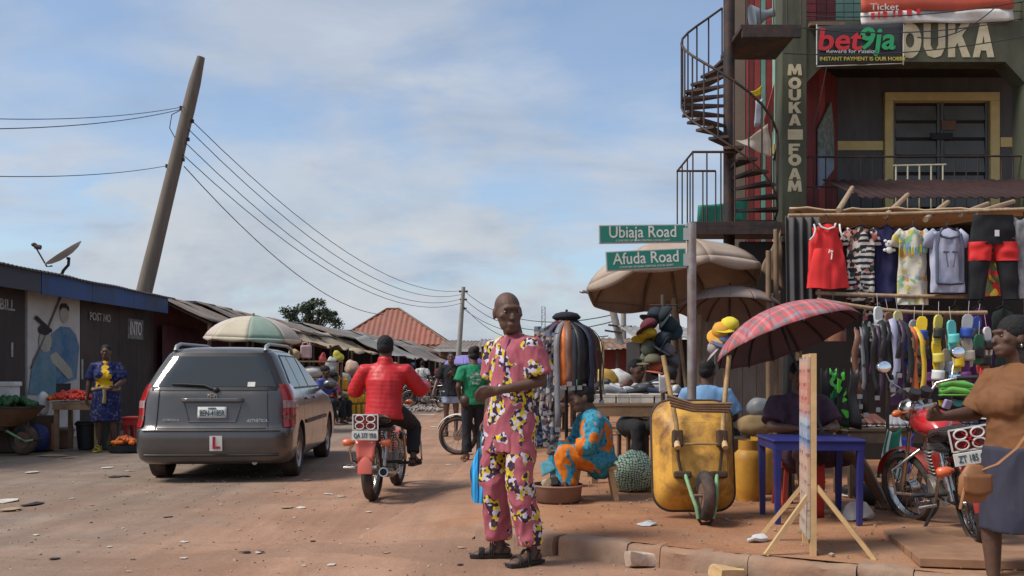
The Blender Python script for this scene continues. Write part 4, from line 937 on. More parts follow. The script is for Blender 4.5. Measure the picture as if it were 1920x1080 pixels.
for zz, x_a, x_b, nm in ((zb - .06, -.60, .78, 'landing'), (zt + .06, .02, .78, 'landing')):
    l = MB(); l.bx((x_a, -.55, zz), (x_b, .6, zz + .06)); l.build(nm, ironm, ST, bevel=.005)
    l = MB(); l.bx((x_a + .02, -.56, zz - .10), (x_b, -.50, zz)); l.build('landing_edge', ironm, ST)
# railings of the two landings
def landing_rail(pts, z, h_, n):
    r_ = MB(); r_.tube([V((x, y, z + h_)) for x, y in pts], .016, 6); ro = r_.build('landing_railing', ironm, ST, 60)
    L = []; 
    for (a, b) in zip(pts, pts[1:]):
        for i in range(n): L.append((lerp(a[0], b[0], i / n), lerp(a[1], b[1], i / n)))
    for x, y in L + [pts[-1]]:
        q = MB(); q.tube([(x, y, z), (x, y, z + h_)], .01, 5); q.build('landing_bar', ironm, ro, 60)
landing_rail([(-.05, .58), (-.58, .58), (-.58, -.53), (-.05, -.53)], zb, .88, 3)
landing_rail([(.1, -.53), (.78, -.53)], zt + .1, .9, 4)
# speaker horn on the top landing, cloths on the stair, green sheet
hn = MB(); hn.lathe([(.17, 0), (.165, .02), (.08, .14), (.05, .22), (.06, .3), (.0, .31)], 20, Matrix.Rotation(R(75), 4, 'Y') @ Matrix.Rotation(R(0), 4, 'X'))
tag(hn.build('horn_loudspeaker', mat('grey horn enamel', (.2, .23, .25), .5), None, 60, 0, (px(1410, 12.4), 12.4, pz(34, 12.4)), recalc=True), 'grey horn loudspeaker fixed above the top stair landing', 'loudspeaker')
def cloth(name, label, cat, corners, m, sag=.06, n=10, seed=0, group=None):
    c = [V(p) for p in corners]; o = sum(c, V()) / len(c); mb = MB()
    def f(u, v):
        p = c[0].lerp(c[1], u).lerp(c[3].lerp(c[2], u), v); q = p * 4 + V((seed, seed * 2, 0))
        return p - o + V((noise.noise(q) * .4, 1.0 * noise.noise(q + V((9, 0, 0))), -.5 * math.sin(math.pi * u) * (1 - v))) * sag
    mb.grid(f, n, n); return tag(mb.build(name, m, None, 180, 0, o, solid=.006), label, cat, group)
linen = mat('beige cloth', (.42, .36, .29), .9, .15, 6, .2, dirt=(.25, .19, .14), damt=.4, dscale=5)
cloth('hanging_cloth', 'beige cloth draped on the spiral stair railing', 'cloth', [at(1381, 262, 11.9), at(1440, 232, 12.0), at(1444, 293, 12.0), at(1398, 274, 11.9)], linen, .12, seed=3)
cloth('hanging_cloth', 'yellow cloth bunched on the red wall behind the stair', 'cloth', [at(1408, 172, 13.6), at(1428, 160, 13.6), at(1427, 178, 13.6), at(1414, 183, 13.6)], mat('yellow cloth', (.6, .42, .02), .9), .06, 6)
cloth('hanging_cloth', 'pale blue cloth hanging below the yellow cloth on the red wall', 'cloth', [at(1417, 186, 13.6), at(1430, 184, 13.6), at(1428, 236, 13.6), at(1416, 238, 13.6)], mat('pale blue cloth', (.42, .47, .55), .9), .05, 6)
cloth('green_sheet', 'mint green sheet behind the lower stair railing', 'sheet', [at(1308, 385, 13.3), at(1400, 372, 13.6), at(1400, 412, 13.6), at(1306, 420, 13.3)], mat('sea green sheet', (.05, .28, .2), .7), .05, 8)
# ---------------------------------------------------------------- market stalls on the right
def pole(name, label, p, q, r, m, cat='post', n=8, r2=None):
    p, q = V(p), V(q); mb = MB(); k = 5
    mb.tube([p.lerp(q, i / k) - p + V((noise.noise(V((i, p.x, p.y))) * r * .5, 0, 0)) * (0 < i < k) for i in range(k + 1)], [lerp(r, r2 or r, i / k) for i in range(k + 1)], n)
    return tag(mb.build(name, m, None, 60, 0, p), label, cat)
pole_w = mat('bleached pole wood', (.36, .25, .15), .85, .25, 8, .3, stretch=(4, 4, 1), dirt=(.16, .11, .08), damt=.5, dscale=3)
plyw = mat('tan plywood sheet', (.62, .44, .27), .85, .15, 4, .2, dirt=(.3, .2, .13), damt=.5, dscale=2)
# clothing stall: roof sheet, rails, posts, curtain
CS = thing('clothing_stall', 'timber clothing stall with tan roof sheet below the balcony', 'stall', at(1490, 700, 9.6) * V((1, 1, 0)) + V((0, 0, PV)) if False else V((px(1490, 9.6), 9.6, PV)))
co = CS.location.copy()
def cs(name, mb, m, **k): 
    for i, v in enumerate(mb.v): mb.v[i] = v - co
    return mb.build(name, m, CS, **k)
mb = MB(); xl, xr = px(1480, 9.3), px(2010, 9.3)
def roofp(u, v): return V((lerp(px(1480, lerp(9.5, 12.9, v)), xr, u), lerp(9.5, 12.9, v), lerp(2.9, 3.22, v) + .03 * noise.noise(V((u * 9, v * 3, 0))) - .012 * abs(math.sin(u * 40)) * (1 - v)))
mb.grid(roofp, 30, 8); cs('roof_sheet', mb, plyw, smooth=180, solid=.02)
for xx, yy in ((1496, 9.7), (1925, 9.7), (1496, 12.6), (1925, 12.6)):
    mb = MB(); X = px(xx, yy); mb.tube([(X, yy, PV), (X + .01, yy, 1.5), (X, yy, 2.9)], .035, 8); cs('post', mb, wood, smooth=60)
for k, (xa_, xb_, y_, yb_, d) in enumerate(((1478, 1925, 404, 392, 9.2), (1530, 1820, 549, 556, 9.1), (1532, 1850, 562, 586, 8.6))):
    mb = MB(); p, q = at(xa_, y_, d), at(xb_, yb_, d)
    mb.tube([p.lerp(q, i / 10) - V((0, 0, (.05 if k == 2 else .012) * math.sin(math.pi * i / 10))) for i in range(11)], (.018, .02, .019)[k], 8); cs('rail', mb, pole_w, smooth=60)
for a, b in (((1572, 395, 9.3), (1598, 352, 11.8)), ((1660, 405, 9.2), (1702, 365, 11.6)), ((1735, 412, 9.2), (1778, 378, 11.6)), ((1800, 402, 9.2), (1852, 382, 11.4)), ((1828, 400, 9.2), (1900, 378, 11.4))):
    mb = MB(); mb.tube([at(*a), at(*b)], .028, 7); cs('strut', mb, pole_w, smooth=60)
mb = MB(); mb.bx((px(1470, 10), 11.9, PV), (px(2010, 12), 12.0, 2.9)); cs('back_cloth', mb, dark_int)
# awning sheet above
aw = MB(); aw.grid(lambda u, v: V((lerp(px(1590, 12), px(2040, 12), u), lerp(11.5, 12.99, v), lerp(pz(371, 11.5), pz(338, 13), v) + .012 * math.sin(u * 150))), 160, 2)
tag(aw.build('awning', mat('dark red iron sheet', (.035, .014, .013), .7, .25, 4, .2, .1), None, 60, solid=.01), 'dark red corrugated awning sheet under the balcony railing', 'awning')
# grey curtain
cu = MB(); cu.grid(lambda u, v: V((lerp(px(1470, 9.4), px(1532, 9.4), u) + .02 * v, 9.35 + .035 * math.sin(u * 24), lerp(2.8, 1.55, v))), 48, 6)
tag(cu.build('curtain', mat('charcoal curtain', (.07, .07, .072), .9, .2, 4, .1, dirt=(.12, .09, .07), damt=.4), None, 180, 0, solid=.006), 'charcoal grey curtain hanging at the left end of the clothing stall', 'curtain')

# garments on the rail
def garment(label, cat, name, x, ytop, ybot, d, rows, m, sleeves=None, seed=0, extra=None, thick=.05):
    """rows: (v from 0 at top to 1 at bottom, half width as share of height)"""
    p = at(x, ytop, d); H = (ybot - ytop) * d / FPX; o = thing(name, label, cat, p, 0, 'clothes hung on the stall rail')
    def hw(v): return interp(v, rows) * H
    for sg in (1,):
        mb = MB()
        def f(u, v):
            a = 2 * math.pi * u; w = hw(v); xx = -math.cos(a) * w; yy = -math.sin(a) * thick * (.55 + .45 * v)
            q = V((xx * 9 + seed * 5, 0, -v * H * 3 + seed))
            return V((xx, yy - .045 * noise.noise(q) - .022 * noise.noise(q * 2.7) - .008 * noise.noise(V((xx * 40 + v * 9, 0, v * 6 + seed))), -v * H + .015 * abs(xx) / max(w, .01) * (v < .02) * -3))
        mb.grid(f, 36, 18)
        main = mb.build('cloth', m, o, 180)
    for s in (-1, 1):
        if sleeves:
            L, wd, zt = sleeves; mb = MB(); sx = hw(.06)
            mb.tube([(s * sx * .75, 0, -.05 * H), (s * (sx + L * .5 * H), -.01, -(.09 + .05) * H), (s * (sx + L * H), -.012, -(zt) * H)], [wd * H * .8, wd * H * .95, wd * H], 12, (0, 1, 0), 1.0)
            for i, vv in enumerate(mb.v): vv.y = vv.y * .35 + .015 * noise.noise(vv * 22)
            mb.build('sleeve', m, o, 180)
    hk = MB(); hk.tube([(0, 0, .0), (0, 0, .05), (.015, 0, .075), (0, 0, .095), (-.012, 0, .085)], .004, 5); hk.tube([(-hw(.02) * .9, 0, -.02), (0, 0, .015), (hw(.02) * .9, 0, -.02)], .007, 6); hk.build('hanger', blackm, o, 60)
    for e in extra or []: e(o, H)
    return o
redc = mat('red jersey cloth', (.62, .025, .025), .8, .08, 5, .1); whitec = mat('white cloth', (.68, .66, .64), .9, .06, 5, .05)
navy = mat('navy cloth', (.02, .02, .075), .9, .15, 6, .1); blackc = mat('black cloth', (.012, .012, .014), .9, .2, 6, .1)
lilac = mat('pale lilac jersey', (.36, .37, .48), .85, .1, 6, .1)
def floralm(nt, v):
    a = cellpick(nt, v, 26, [(.02, .02, .025), (.55, .5, .45), (.03, .03, .03), (.35, .1, .1), (.6, .55, .5), (.04, .06, .04), (.5, .28, .2), (.02, .02, .02)])
    s = sepx(nt, v); st = stripes(nt, mathn(nt, 'ADD', s[2], mathn(nt, 'MULTIPLY', noisen(nt, v, 4), .05)), .055, [(.6, .57, .53), (.025, .025, .03)])
    return mixc(nt, ramp(nt, noisen(nt, v, 7, 3), [(.47, (0,) * 3), (.5, (1,) * 3)]), st, a)
floral = pmat('black and white floral stripe', floralm)
def tropm(nt, v):
    a = cellpick(nt, v, 17, [(.6, .56, .42), (.58, .5, .3), (.2, .3, .45), (.55, .5, .4), (.5, .25, .1), (.6, .55, .45), (.55, .42, .08), (.2, .35, .2)])
    return mixc(nt, ramp(nt, noisen(nt, v, 6, 4), [(.45, (0,) * 3), (.52, (1,) * 3)]), flat(nt, (.6, .56, .46)), a)
trop = pmat('cream tropical print', tropm)
def piping(o, H, pts, m, r=.009):
    q = MB(); q.tube([V((x * H, y, z * H)) for x, y, z in pts], r, 6); return q.build('piping', m, o, 60)
def shorts(o, H):
    mb = MB()
    def f(u, v):
        a = 2 * math.pi * u; w = lerp(.21, .335, v ** .7) * H; x = -math.cos(a) * w; k = 1 - .25 * math.exp(-(x / (.03 * H)) ** 2) * (v > .45)
        return V((x, -.055 - math.sin(a) * .06 * k - .025 * noise.noise(V((x * 14, 0, v * 2))), -lerp(.40, 1.02, v) * H - .012 * H * math.cos(x / w * 4) * v))
    mb.grid(f, 40, 14); mb.build('shorts', redc, o, 180)
    piping(o, H, [(.0, -.14, -.44), (.015, -.142, -.5), (.005, -.142, -.58)], whitec, .007); piping(o, H, [(-.02, -.14, -.43), (-.035, -.142, -.48), (-.0, -.142, -.45), (.03, -.142, -.47), (.02, -.14, -.44)], whitec, .006)
def redtrim(o, H):
    piping(o, H, [(-.13, -.035, -.0), (-.1, -.05, -.06), (0, -.055, -.095), (.1, -.05, -.06), (.13, -.035, 0)], whitec)
    for s in (-1, 1): piping(o, H, [(s * .2, -.02, -.01), (s * .19, -.05, -.1), (s * .22, -.05, -.2), (s * .27, -.03, -.26)], whitec)
    shorts(o, H)
garment('red sleeveless jersey and shorts set with white piping on the stall rail', 'clothes', 'jersey_set', 1549, 420, 540, 9.15, [(0, .2), (.05, .21), (.18, .2), (.28, .27), (.6, .29), (.75, .29)], redc, None, 1, [redtrim])
garment('black and white floral striped shirt and shorts beside the red jersey', 'clothes', 'shirt_set', 1613, 424, 566, 9.2, [(0, .1), (.04, .17), (.2, .18), (1, .185)], floral, (.04, .07, .26), 2)
def bear(o, H):
    for c, r in (((0, -.075, -.25), .05), ((-.045, -.075, -.21), .02), ((.045, -.075, -.21), .02), ((0, -.075, -.33), .045), ((-.05, -.075, -.33), .022), ((.05, -.075, -.33), .022)):
        q = MB(); q.ell((c[0] * H * 1.2, c[1], c[2] * H), (r * H * 1.1, .012, r * H), 12, 8); q.build('bear_print', whitec, o, 60)
    for x in (-.018, .018): q = MB(); q.ell((x * H, -.088, -.243 * H), (.008 * H, .004, .008 * H), 8, 6); q.build('bear_print', blackm, o, 60)
garment('navy blue shirt with a white bear print on the stall rail', 'clothes', 'shirt_set', 1662, 424, 566, 9.25, [(0, .08), (.04, .14), (.2, .145), (.5, .15), (.55, .15), (1, .17)], navy, (.07, .06, .26), 3, [bear])
def tprint(o, H):
    rng = random.Random(4)
    for k in range(9):
        q = MB(); x = lerp(-.14, .14, k / 8); q.prism([(-.008, -.05), (.008, -.05), (.012, .03), (0, .06), (-.012, .03)], .006, Matrix.Translation((x * H, -.068, (-.3 + rng.uniform(-.02, .02)) * H)) @ Matrix.Rotation(R(90), 4, 'X') @ Matrix.Scale(H, 4))
        q.build('leaf_print', mat('print %d' % (k % 3), ((.5, .42, .05), (.12, .3, .45), (.1, .3, .15))[k % 3], .9), o)
garment('cream tropical print shirt and shorts between navy and lilac shirts', 'clothes', 'shirt_set', 1711, 426, 572, 9.15, [(0, .09), (.04, .17), (.2, .185), (.55, .19), (.6, .19), (1, .2)], trop, (.06, .07, .25), 4, [tprint])
def greyprint(o, H):
    dk = mat('slate print', (.08, .09, .13), .9)
    P = [(-.11, -.01), (-.15, -.09), (-.12, -.14), (0, -.17), (.12, -.14), (.15, -.09), (.11, -.01)]
    piping(o, H, [(x, -.058, z) for x, z in P], dk, .012)
    for s in (-1, 1): piping(o, H, [(s * .16, -.066, -.1), (s * .2, -.068, -.3), (s * .2, -.07, -.85)], dk, .014)
    piping(o, H, [(-.2, -.072, -.86), (0, -.085, -.88), (.2, -.072, -.86)], dk, .014)
    for s in (-1, 1):
        piping(o, H, [(s * .07, -.085, -.4), (s * .06, -.087, -.5), (s * .04, -.087, -.62)], dk, .006)
        for k in range(5): a = R(30 + 30 * k); piping(o, H, [(s * .07, -.084, -.4), (s * .07 + .06 * math.cos(a), -.084, -.4 + .035 * math.sin(a))], dk, .005)
garment('pale lilac T-shirt with dark border print on the stall rail', 'clothes', 't_shirt', 1775, 428, 549, 9.05, [(0, .11), (.04, .23), (.2, .25), (1, .27)], lilac, (.07, .085, .3), 5, [greyprint])
# black and red tracksuit trousers
def trousers(label, x, ytop, ybot, d, seed):
    p = at(x, ytop, d); H = (ybot - ytop) * d / FPX; o = thing('trousers', label, 'clothes', p, 0, 'clothes hung on the stall rail')
    def piece(nm, m, z0, z1, xf, th=.06):
        mb = MB()
        def f(u, v):
            a = 2 * math.pi * u; c, w = xf(v); xx = c - math.cos(a) * w
            return V((xx * H, -math.sin(a) * th - .02 * noise.noise(V((xx * 8, v * 3, seed))), -lerp(z0, z1, v) * H))
        mb.grid(f, 28, 10); mb.build(nm, m, o, 180)
    piece('waist', blackc, 0, .44, lambda v: (0, lerp(.3, .36, v)))
    for s in (-1, 1):
        piece('red_panel', redc, .40, .68, lambda v: (s * lerp(.19, .21, v), lerp(.175, .17, v)), .066)
        piece('leg', blackc, .66, 1.25, lambda v: (s * lerp(.21, .26, v), lerp(.165, .12, v)), .058)
    q = MB(); q.box((0, -.075, -.28 * H), (.04, .006, .06)); q.build('price_tag', whitec, o)
    return o
trousers('black tracksuit trousers with red thigh panels on the stall rail', 1862, 404, 530, 9.0, 1)
garment('red patterned skirt hanging behind the black tracksuit trousers', 'clothes', 'skirt', 1862, 470, 556, 9.35, [(0, .12), (.3, .25), (1, .45)], pmat('red yellow print', lambda nt, v: cellpick(nt, v, 16, [(.5, .03, .03), (.45, .04, .03), (.5, .35, .05), (.4, .02, .02), (.1, .12, .05)])), None, 8)
garment('grey marled shirt hanging at the right end of the stall rail', 'clothes', 'shirt_set', 1928, 405, 560, 9.0, [(0, .09), (.04, .17), (1, .19)], mat('grey marl', (.16, .16, .17), .9, .3, 20), (.05, .07, .28), 9)
garment('brown leather look waistcoat hung below the clothes rail', 'clothes', 'waistcoat', 1562, 566, 640, 8.9, [(0, .2), (.3, .3), (1, .34)], mat('tan brown leather', (.22, .085, .05), .6), None, 10)
garment('dark patterned dress hung in the middle of the shaded second rail', 'clothes', 'dress', 1640, 556, 640, 9.3, [(0, .12), (.3, .25), (1, .32)], floral, None, 11)
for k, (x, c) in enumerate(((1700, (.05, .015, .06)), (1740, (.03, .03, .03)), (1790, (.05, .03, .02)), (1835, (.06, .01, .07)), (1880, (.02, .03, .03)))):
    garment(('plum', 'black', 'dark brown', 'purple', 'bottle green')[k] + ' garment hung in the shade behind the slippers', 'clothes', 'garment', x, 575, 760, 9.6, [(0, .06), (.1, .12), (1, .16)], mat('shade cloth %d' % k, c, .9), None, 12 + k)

# slippers and shoes hung on strings under the lower rail
def slipper(label, x, y, d, L, cols, tilt=0, side=False, name='slipper'):
    o = thing(name, label, 'slipper', at(x, y, d), 0, 'slippers hung for sale'); o.rotation_euler = (0, R(tilt), random.uniform(-.4, .4))
    m1 = mat('slipper %s' % str(cols[0]), cols[0], .6, .1, 6, .05); m2 = mat('slipper %s' % str(cols[1]), cols[1], .6, .1, 6, .05)
    h = L / 2; out = [(-.32, -.95), (-.4, -.6), (-.34, -.1), (-.42, .45), (-.38, .8), (-.2, .98), (.2, .98), (.38, .8), (.42, .45), (.34, -.1), (.4, -.6), (.32, -.95), (0, -1.02)]
    mb = MB(); mb.prism([(a * h * .82, b * h) for a, b in out], .022, Matrix.Rotation(R(90), 4, 'X')); mb.build('sole', m1, o, bevel=.006)
    mb = MB(); mb.grid(lambda u, v: V((-math.cos(math.pi * u) * h * .37, -.022 - math.sin(math.pi * u) * .05, lerp(-.55, .1, v) * h)), 10, 4); mb.build('strap', m2, o, 180, solid=.006)
    mb = MB(); mb.tube([(0, -.01, h * .9), (0, 0, h + .12)], .002, 4); mb.build('string', white_p, o)
YL, GR, BL, PU, TE, WH, BK, BG, SB = (.62, .5, .1), (.3, .31, .33), (.02, .06, .3), (.13, .03, .14), (.12, .5, .48), (.6, .6, .58), (.02, .02, .02), (.42, .37, .3), (.25, .42, .62)
YB = (.7, .48, .02)
SLP = [('white slipper at the top left under the lower rail', 1645, 603, 8.5, (WH, GR)), ('pale yellow slipper right of the white slipper', 1683, 611, 8.5, ((.5, .48, .22), GR)), ('grey slipper beside the blue and yellow slipper', 1710, 628, 8.5, (GR, (.2, .2, .22))),
       ('blue and yellow slipper hanging under the lower rail', 1727, 622, 8.45, (YB, BL)), ('brown slipper hanging below the blue and yellow one', 1729, 655, 8.45, ((.2, .1, .06), BK)), ('cream yellow slipper with dark strap at the middle of the rail', 1756, 619, 8.4, (YL, BK)),
       ('yellow slipper below the cream yellow one', 1755, 665, 8.4, (YB, YL)), ('grey white slipper at the foot of the yellow string', 1759, 697, 8.4, (BG, WH)), ('purple slipper behind the motorcycle mirror', 1742, 700, 8.5, (PU, PU)), ('turquoise slipper on a double string', 1783, 629, 8.35, (TE, TE)),
       ('bright yellow slipper below the turquoise one', 1792, 672, 8.4, (YB, YB)), ('sky blue slipper at the bottom of the turquoise string', 1787, 706, 8.4, (SB, SB)), ('grey slipper with broad blue strap at the right of the rail', 1812, 618, 8.4, (GR, BL)), ('beige slipper below the blue strapped slipper', 1813, 660, 8.4, (BG, BG)),
       ('purple slipper at the bottom right of the slipper rows', 1808, 700, 8.4, (PU, PU)), ('cream slipper left of the bright yellow slipper', 1777, 682, 8.45, (BG, GR)), ('dark green slipper at the far right of the rail', 1832, 655, 8.5, ((.02, .12, .06), BK))]
for lb, x, y, d, c in SLP: slipper(lb, x, y, d, .28, c, random.uniform(-6, 6))
XS = [(1608, 655, GR, 'slate'), (1622, 700, PU, 'plum'), (1700, 735, BK, 'black'), (1722, 690, BG, 'sand'), (1768, 735, YB, 'amber'), (1800, 735, TE, 'aqua'), (1826, 620, BL, 'blue'), (1838, 700, (.35, .05, .05), 'scarlet'), (1850, 640, WH, 'chalky'), (1846, 670, (.3, .14, .06), 'tan'), (1695, 660, BL, 'navy'), (1668, 612, (.2, .1, .06), 'chestnut')]
for x, y, c, nm in XS: slipper('%s slipper among the lower hanging footwear' % nm, x, y, 8.6, .27, (c, BK), random.uniform(-14, 14))
cloth('red_scarf', 'red scarf hanging beside the slippers near the woman', 'scarf', [at(1838, 690, 8.3), at(1848, 690, 8.3), at(1836, 740, 8.3), at(1822, 745, 8.3)], redc, .05, 6)
for k, (y, c, lb) in enumerate(((728, (.12, .42, .08), 'bright green shoe on the shelf behind the handlebar'), (740, (.18, .5, .1), 'lime green shoe lying lowest behind the handlebar'))):
    p = at(1795, y, 8.0); mb = MB(); mb.tube([(-.13, 0, .03), (-.06, 0, .05), (.05, 0, .035), (.13, 0, .02)], [.035, .04, .04, .025], 10, (0, 1, 0), .8, rnd=True); mb.tube([(-.15, 0, -.002), (.15, 0, -.002)], [.035, .03], 8, (0, 1, 0), .3)
    tag(mb.build('shoe', mat('shoe %d' % k, c, .5), None, 60, 0, p), lb, 'shoe')

ORD = ['first', 'second', 'third', 'fourth', 'fifth', 'sixth', 'seventh', 'eighth', 'ninth', 'tenth', 'eleventh', 'twelfth', 'thirteenth', 'fourteenth', 'fifteenth']
# belt racks: every belt a thing
def belt(label, pts, wd, m, group, nrm=None, name='belt'):
    mb = MB(); pts = [V(p) for p in pts]; o = pts[0].copy()
    K = len(pts); n = V(nrm)
    vs = []
    for i, p in enumerate(pts):
        t = (pts[min(i + 1, K - 1)] - pts[max(i - 1, 0)]).normalized(); s = t.cross(n); s = s.normalized() if s.length > .01 else V((1, 0, 0))
        vs += [p - o - s * wd / 2, p - o + s * wd / 2]
    mb.add(vs, [(2 * i, 2 * i + 1, 2 * i + 3, 2 * i + 2) for i in range(K - 1)])
    b = thing(name, label, 'belt', o, 0, group); mb.build('strap', m, b, 180, solid=.005)
    q = MB(); e = pts[-1] - o; q.box(e + V((0, -.006, -.01)), (min(wd, .045), .01, .04)); q.build('buckle', steel, b, bevel=.003)
    return b
bcol = dict(black=(.018, .017, .018), orange=(.62, .16, .035), grey=(.17, .17, .185), plum=(.055, .03, .055), brown=(.17, .075, .045), white=(.45, .45, .5), yellow=(.6, .38, .03), lilac=(.32, .32, .44), navy=(.025, .03, .06))
bm2 = {k: mat(k + ' belt leather', c, .5, .15, 9, .1) for k, c in bcol.items()}
RK = thing('belt_rack', 'dome shaped belt rack on a pole behind the man in pink', 'rack', V((px(1062, 8.35), 8.35, PV - .13)))
mb = MB(); mb.cyl((0, 0, .1), (0, 0, 1.72), .016); mb.build('pole', ironm, RK, 60)
mb = MB(); mb.tube([(.2 * math.cos(a), .2 * math.sin(a), 1.62) for a in [2 * math.pi * i / 24 for i in range(24)]], .008, 6, closed=True)
for k in range(4): a = math.pi * k / 4; mb.tube([(.2 * math.cos(a), .2 * math.sin(a), 1.62), (0, 0, 1.7), (-.2 * math.cos(a), -.2 * math.sin(a), 1.62)], .006, 5)
mb.build('ring', ironm, RK, 60)
rc = RK.location
kinds = ['grey', 'black', 'orange', 'plum', 'black', 'grey', 'orange', 'brown', 'grey', 'black', 'black', 'navy', 'plum', 'black', 'brown', 'black', 'grey', 'black', 'plum', 'black', 'navy', 'black']
for k, c in enumerate(kinds):
    a = R(198 + 144 * k / 14) if k < 15 else R(-10 + 28 * (k - 15)); L = (.30, .38, .26, .34)[k % 4] if math.cos(a) > -.35 else (.5, .62, .44, .58)[k % 4]
    r0 = (.25, .285, .265, .29)[k % 4]; dx, dy = math.cos(a), math.sin(a)
    pts = [rc + V((dx * .1, dy * .1, 1.70))] + [rc + V((dx * (r0 * math.sin(t) + .02), dy * (r0 * math.sin(t) + .02), 1.46 + .23 * math.cos(t))) for t in [R(25 + 13 * i) for i in range(6)]] + [rc + V((dx * (r0 + .02), dy * (r0 + .02), 1.46 - L * t)) for t in (.2, .5, .8, 1)]
    n_ = V((dx, dy, .0)).normalized()
    jx, jz = random.uniform(-.02, .02), random.uniform(-.1, .05); pts = [p + V((jx * i / 10, 0, jz * max(i - 6, 0) / 4)) + V((random.uniform(-.012, .012), random.uniform(-.012, .0), 0)) * (i > 6) for i, p in enumerate(pts)]
    belt(('%s belt, %s from the left at the front of the dome belt rack' % (c, ORD[k])) if k < 15 else '%s belt at the hidden back of the dome belt rack' % c, pts, (.07, .05, .085, .06)[k % 4], bm2[c], 'belts on the dome rack', n_ + V((0, 0, .35)))
# the patterned long belts to the left
for k in range(4):
    x = 1008 + 11 * k; p = at(x, 612 + 4 * k, 8.1)
    belt(('studded silver', 'speckled grey', 'snakeskin print', 'patterned dark')[k] + ' long strap hanging beside the man in pink', [p + V((.0, 0, -.1 * i)) + V((.03 * math.sin(k + i * .7) * (i > 6), .01 * math.sin(i), 0)) for i in range(11 if k else 9)], .06, pmat('strap print %d' % k, lambda nt, v: cellpick(nt, v, (38, 50, 30, 44)[k], [(.03, .03, .035), (.22, .22, .24), (.04, .04, .05), (.34, .32, .3), (.08, .1, .14), (.3, .2, .16)])), 'long straps beside the belt rack', (0, -1, 0))
def beret():
    o = thing('beret', 'black beret resting on top of the dome belt rack', 'hat', rc + V((0.0, 0, 1.70)))
    mb = MB(); mb.lathe([(.09, .0), (.125, .02), (.13, .035), (.1, .065), (.05, .078), (.01, .082)], 24); mb.tube([(0, 0, .08), (.004, 0, .1)], [.01, .012], 8); mb.build('crown', mat('black felt', (.014, .016, .022), .95, .2, 20, .2), o, 180)
    mb = MB(); mb.lathe([(.092, -.02), (.092, .008), (.082, .008), (.082, -.02)], 24, None, False); mb.build('band', blackc, o, 60)
beret()
cloth('blue_scarf', 'speckled blue cloth hanging low behind the man in pink', 'cloth', [at(1000, 700, 8.2), at(1022, 700, 8.2), at(1020, 838, 8.2), at(1006, 838, 8.2)], pmat('speckled blue', lambda nt, v: cellpick(nt, v, 45, [(.03, .06, .12), (.2, .25, .33), (.02, .03, .06), (.1, .15, .25)])), .08, 10, 6)
# second belt stand in front of the shoes
RK2 = thing('belt_rack', 'arched belt rack below the slippers left of the parked motorcycle', 'rack', V((px(1665, 8.0), 8.0, PV)))
mb = MB(); mb.tube([(x, 0, 1.42 + .09 * math.cos(x * 6.5)) for x in [-.24 + .04 * i for i in range(13)]], .01, 6); mb.tube([(0, .01, 0), (0, .01, 1.5)], .016, 8); mb.build('frame', ironm, RK2, 60)
r2 = RK2.location
b2 = ['brown', 'grey', 'black', 'black', 'plum', 'black', 'black', 'lilac', 'black', 'plum', 'black', 'brown', 'orange', 'yellow']
for k, c in enumerate(b2):
    x = lerp(-.24, .24, k / (len(b2) - 1)); zt_ = 1.44 + .09 * math.cos(x * 6.5); L = .55 + .24 * ((k * 7) % 5) / 5 - (.16 if 4 < k < 9 else 0); x += random.uniform(-.018, .018); zt_ += random.uniform(-.035, .03)
    pts = [r2 + V((x * (1 + .12 * min(t, .2) * 5), .06 - .11 * min(t * 6, 1), zt_ - (max(t - .05, 0)) * L * 1.05 + (.03 * math.sin(min(t * 6, 1) * 3.1)))) for t in (0, .04, .08, .14, .2, .35, .5, .7, .85, 1)]
    belt('%s belt, %s from the left on the arched rack by the shoe stall' % (c, ORD[k]), [p + V((.02 * math.sin(i * .9 + k * 2.1) * (i > 4), random.uniform(-.015, .01), 0)) for i, p in enumerate(pts)], (.05, .032, .06, .04, .036)[k % 5], bm2[c], 'belts on the arched rack', (0, -1, .3))

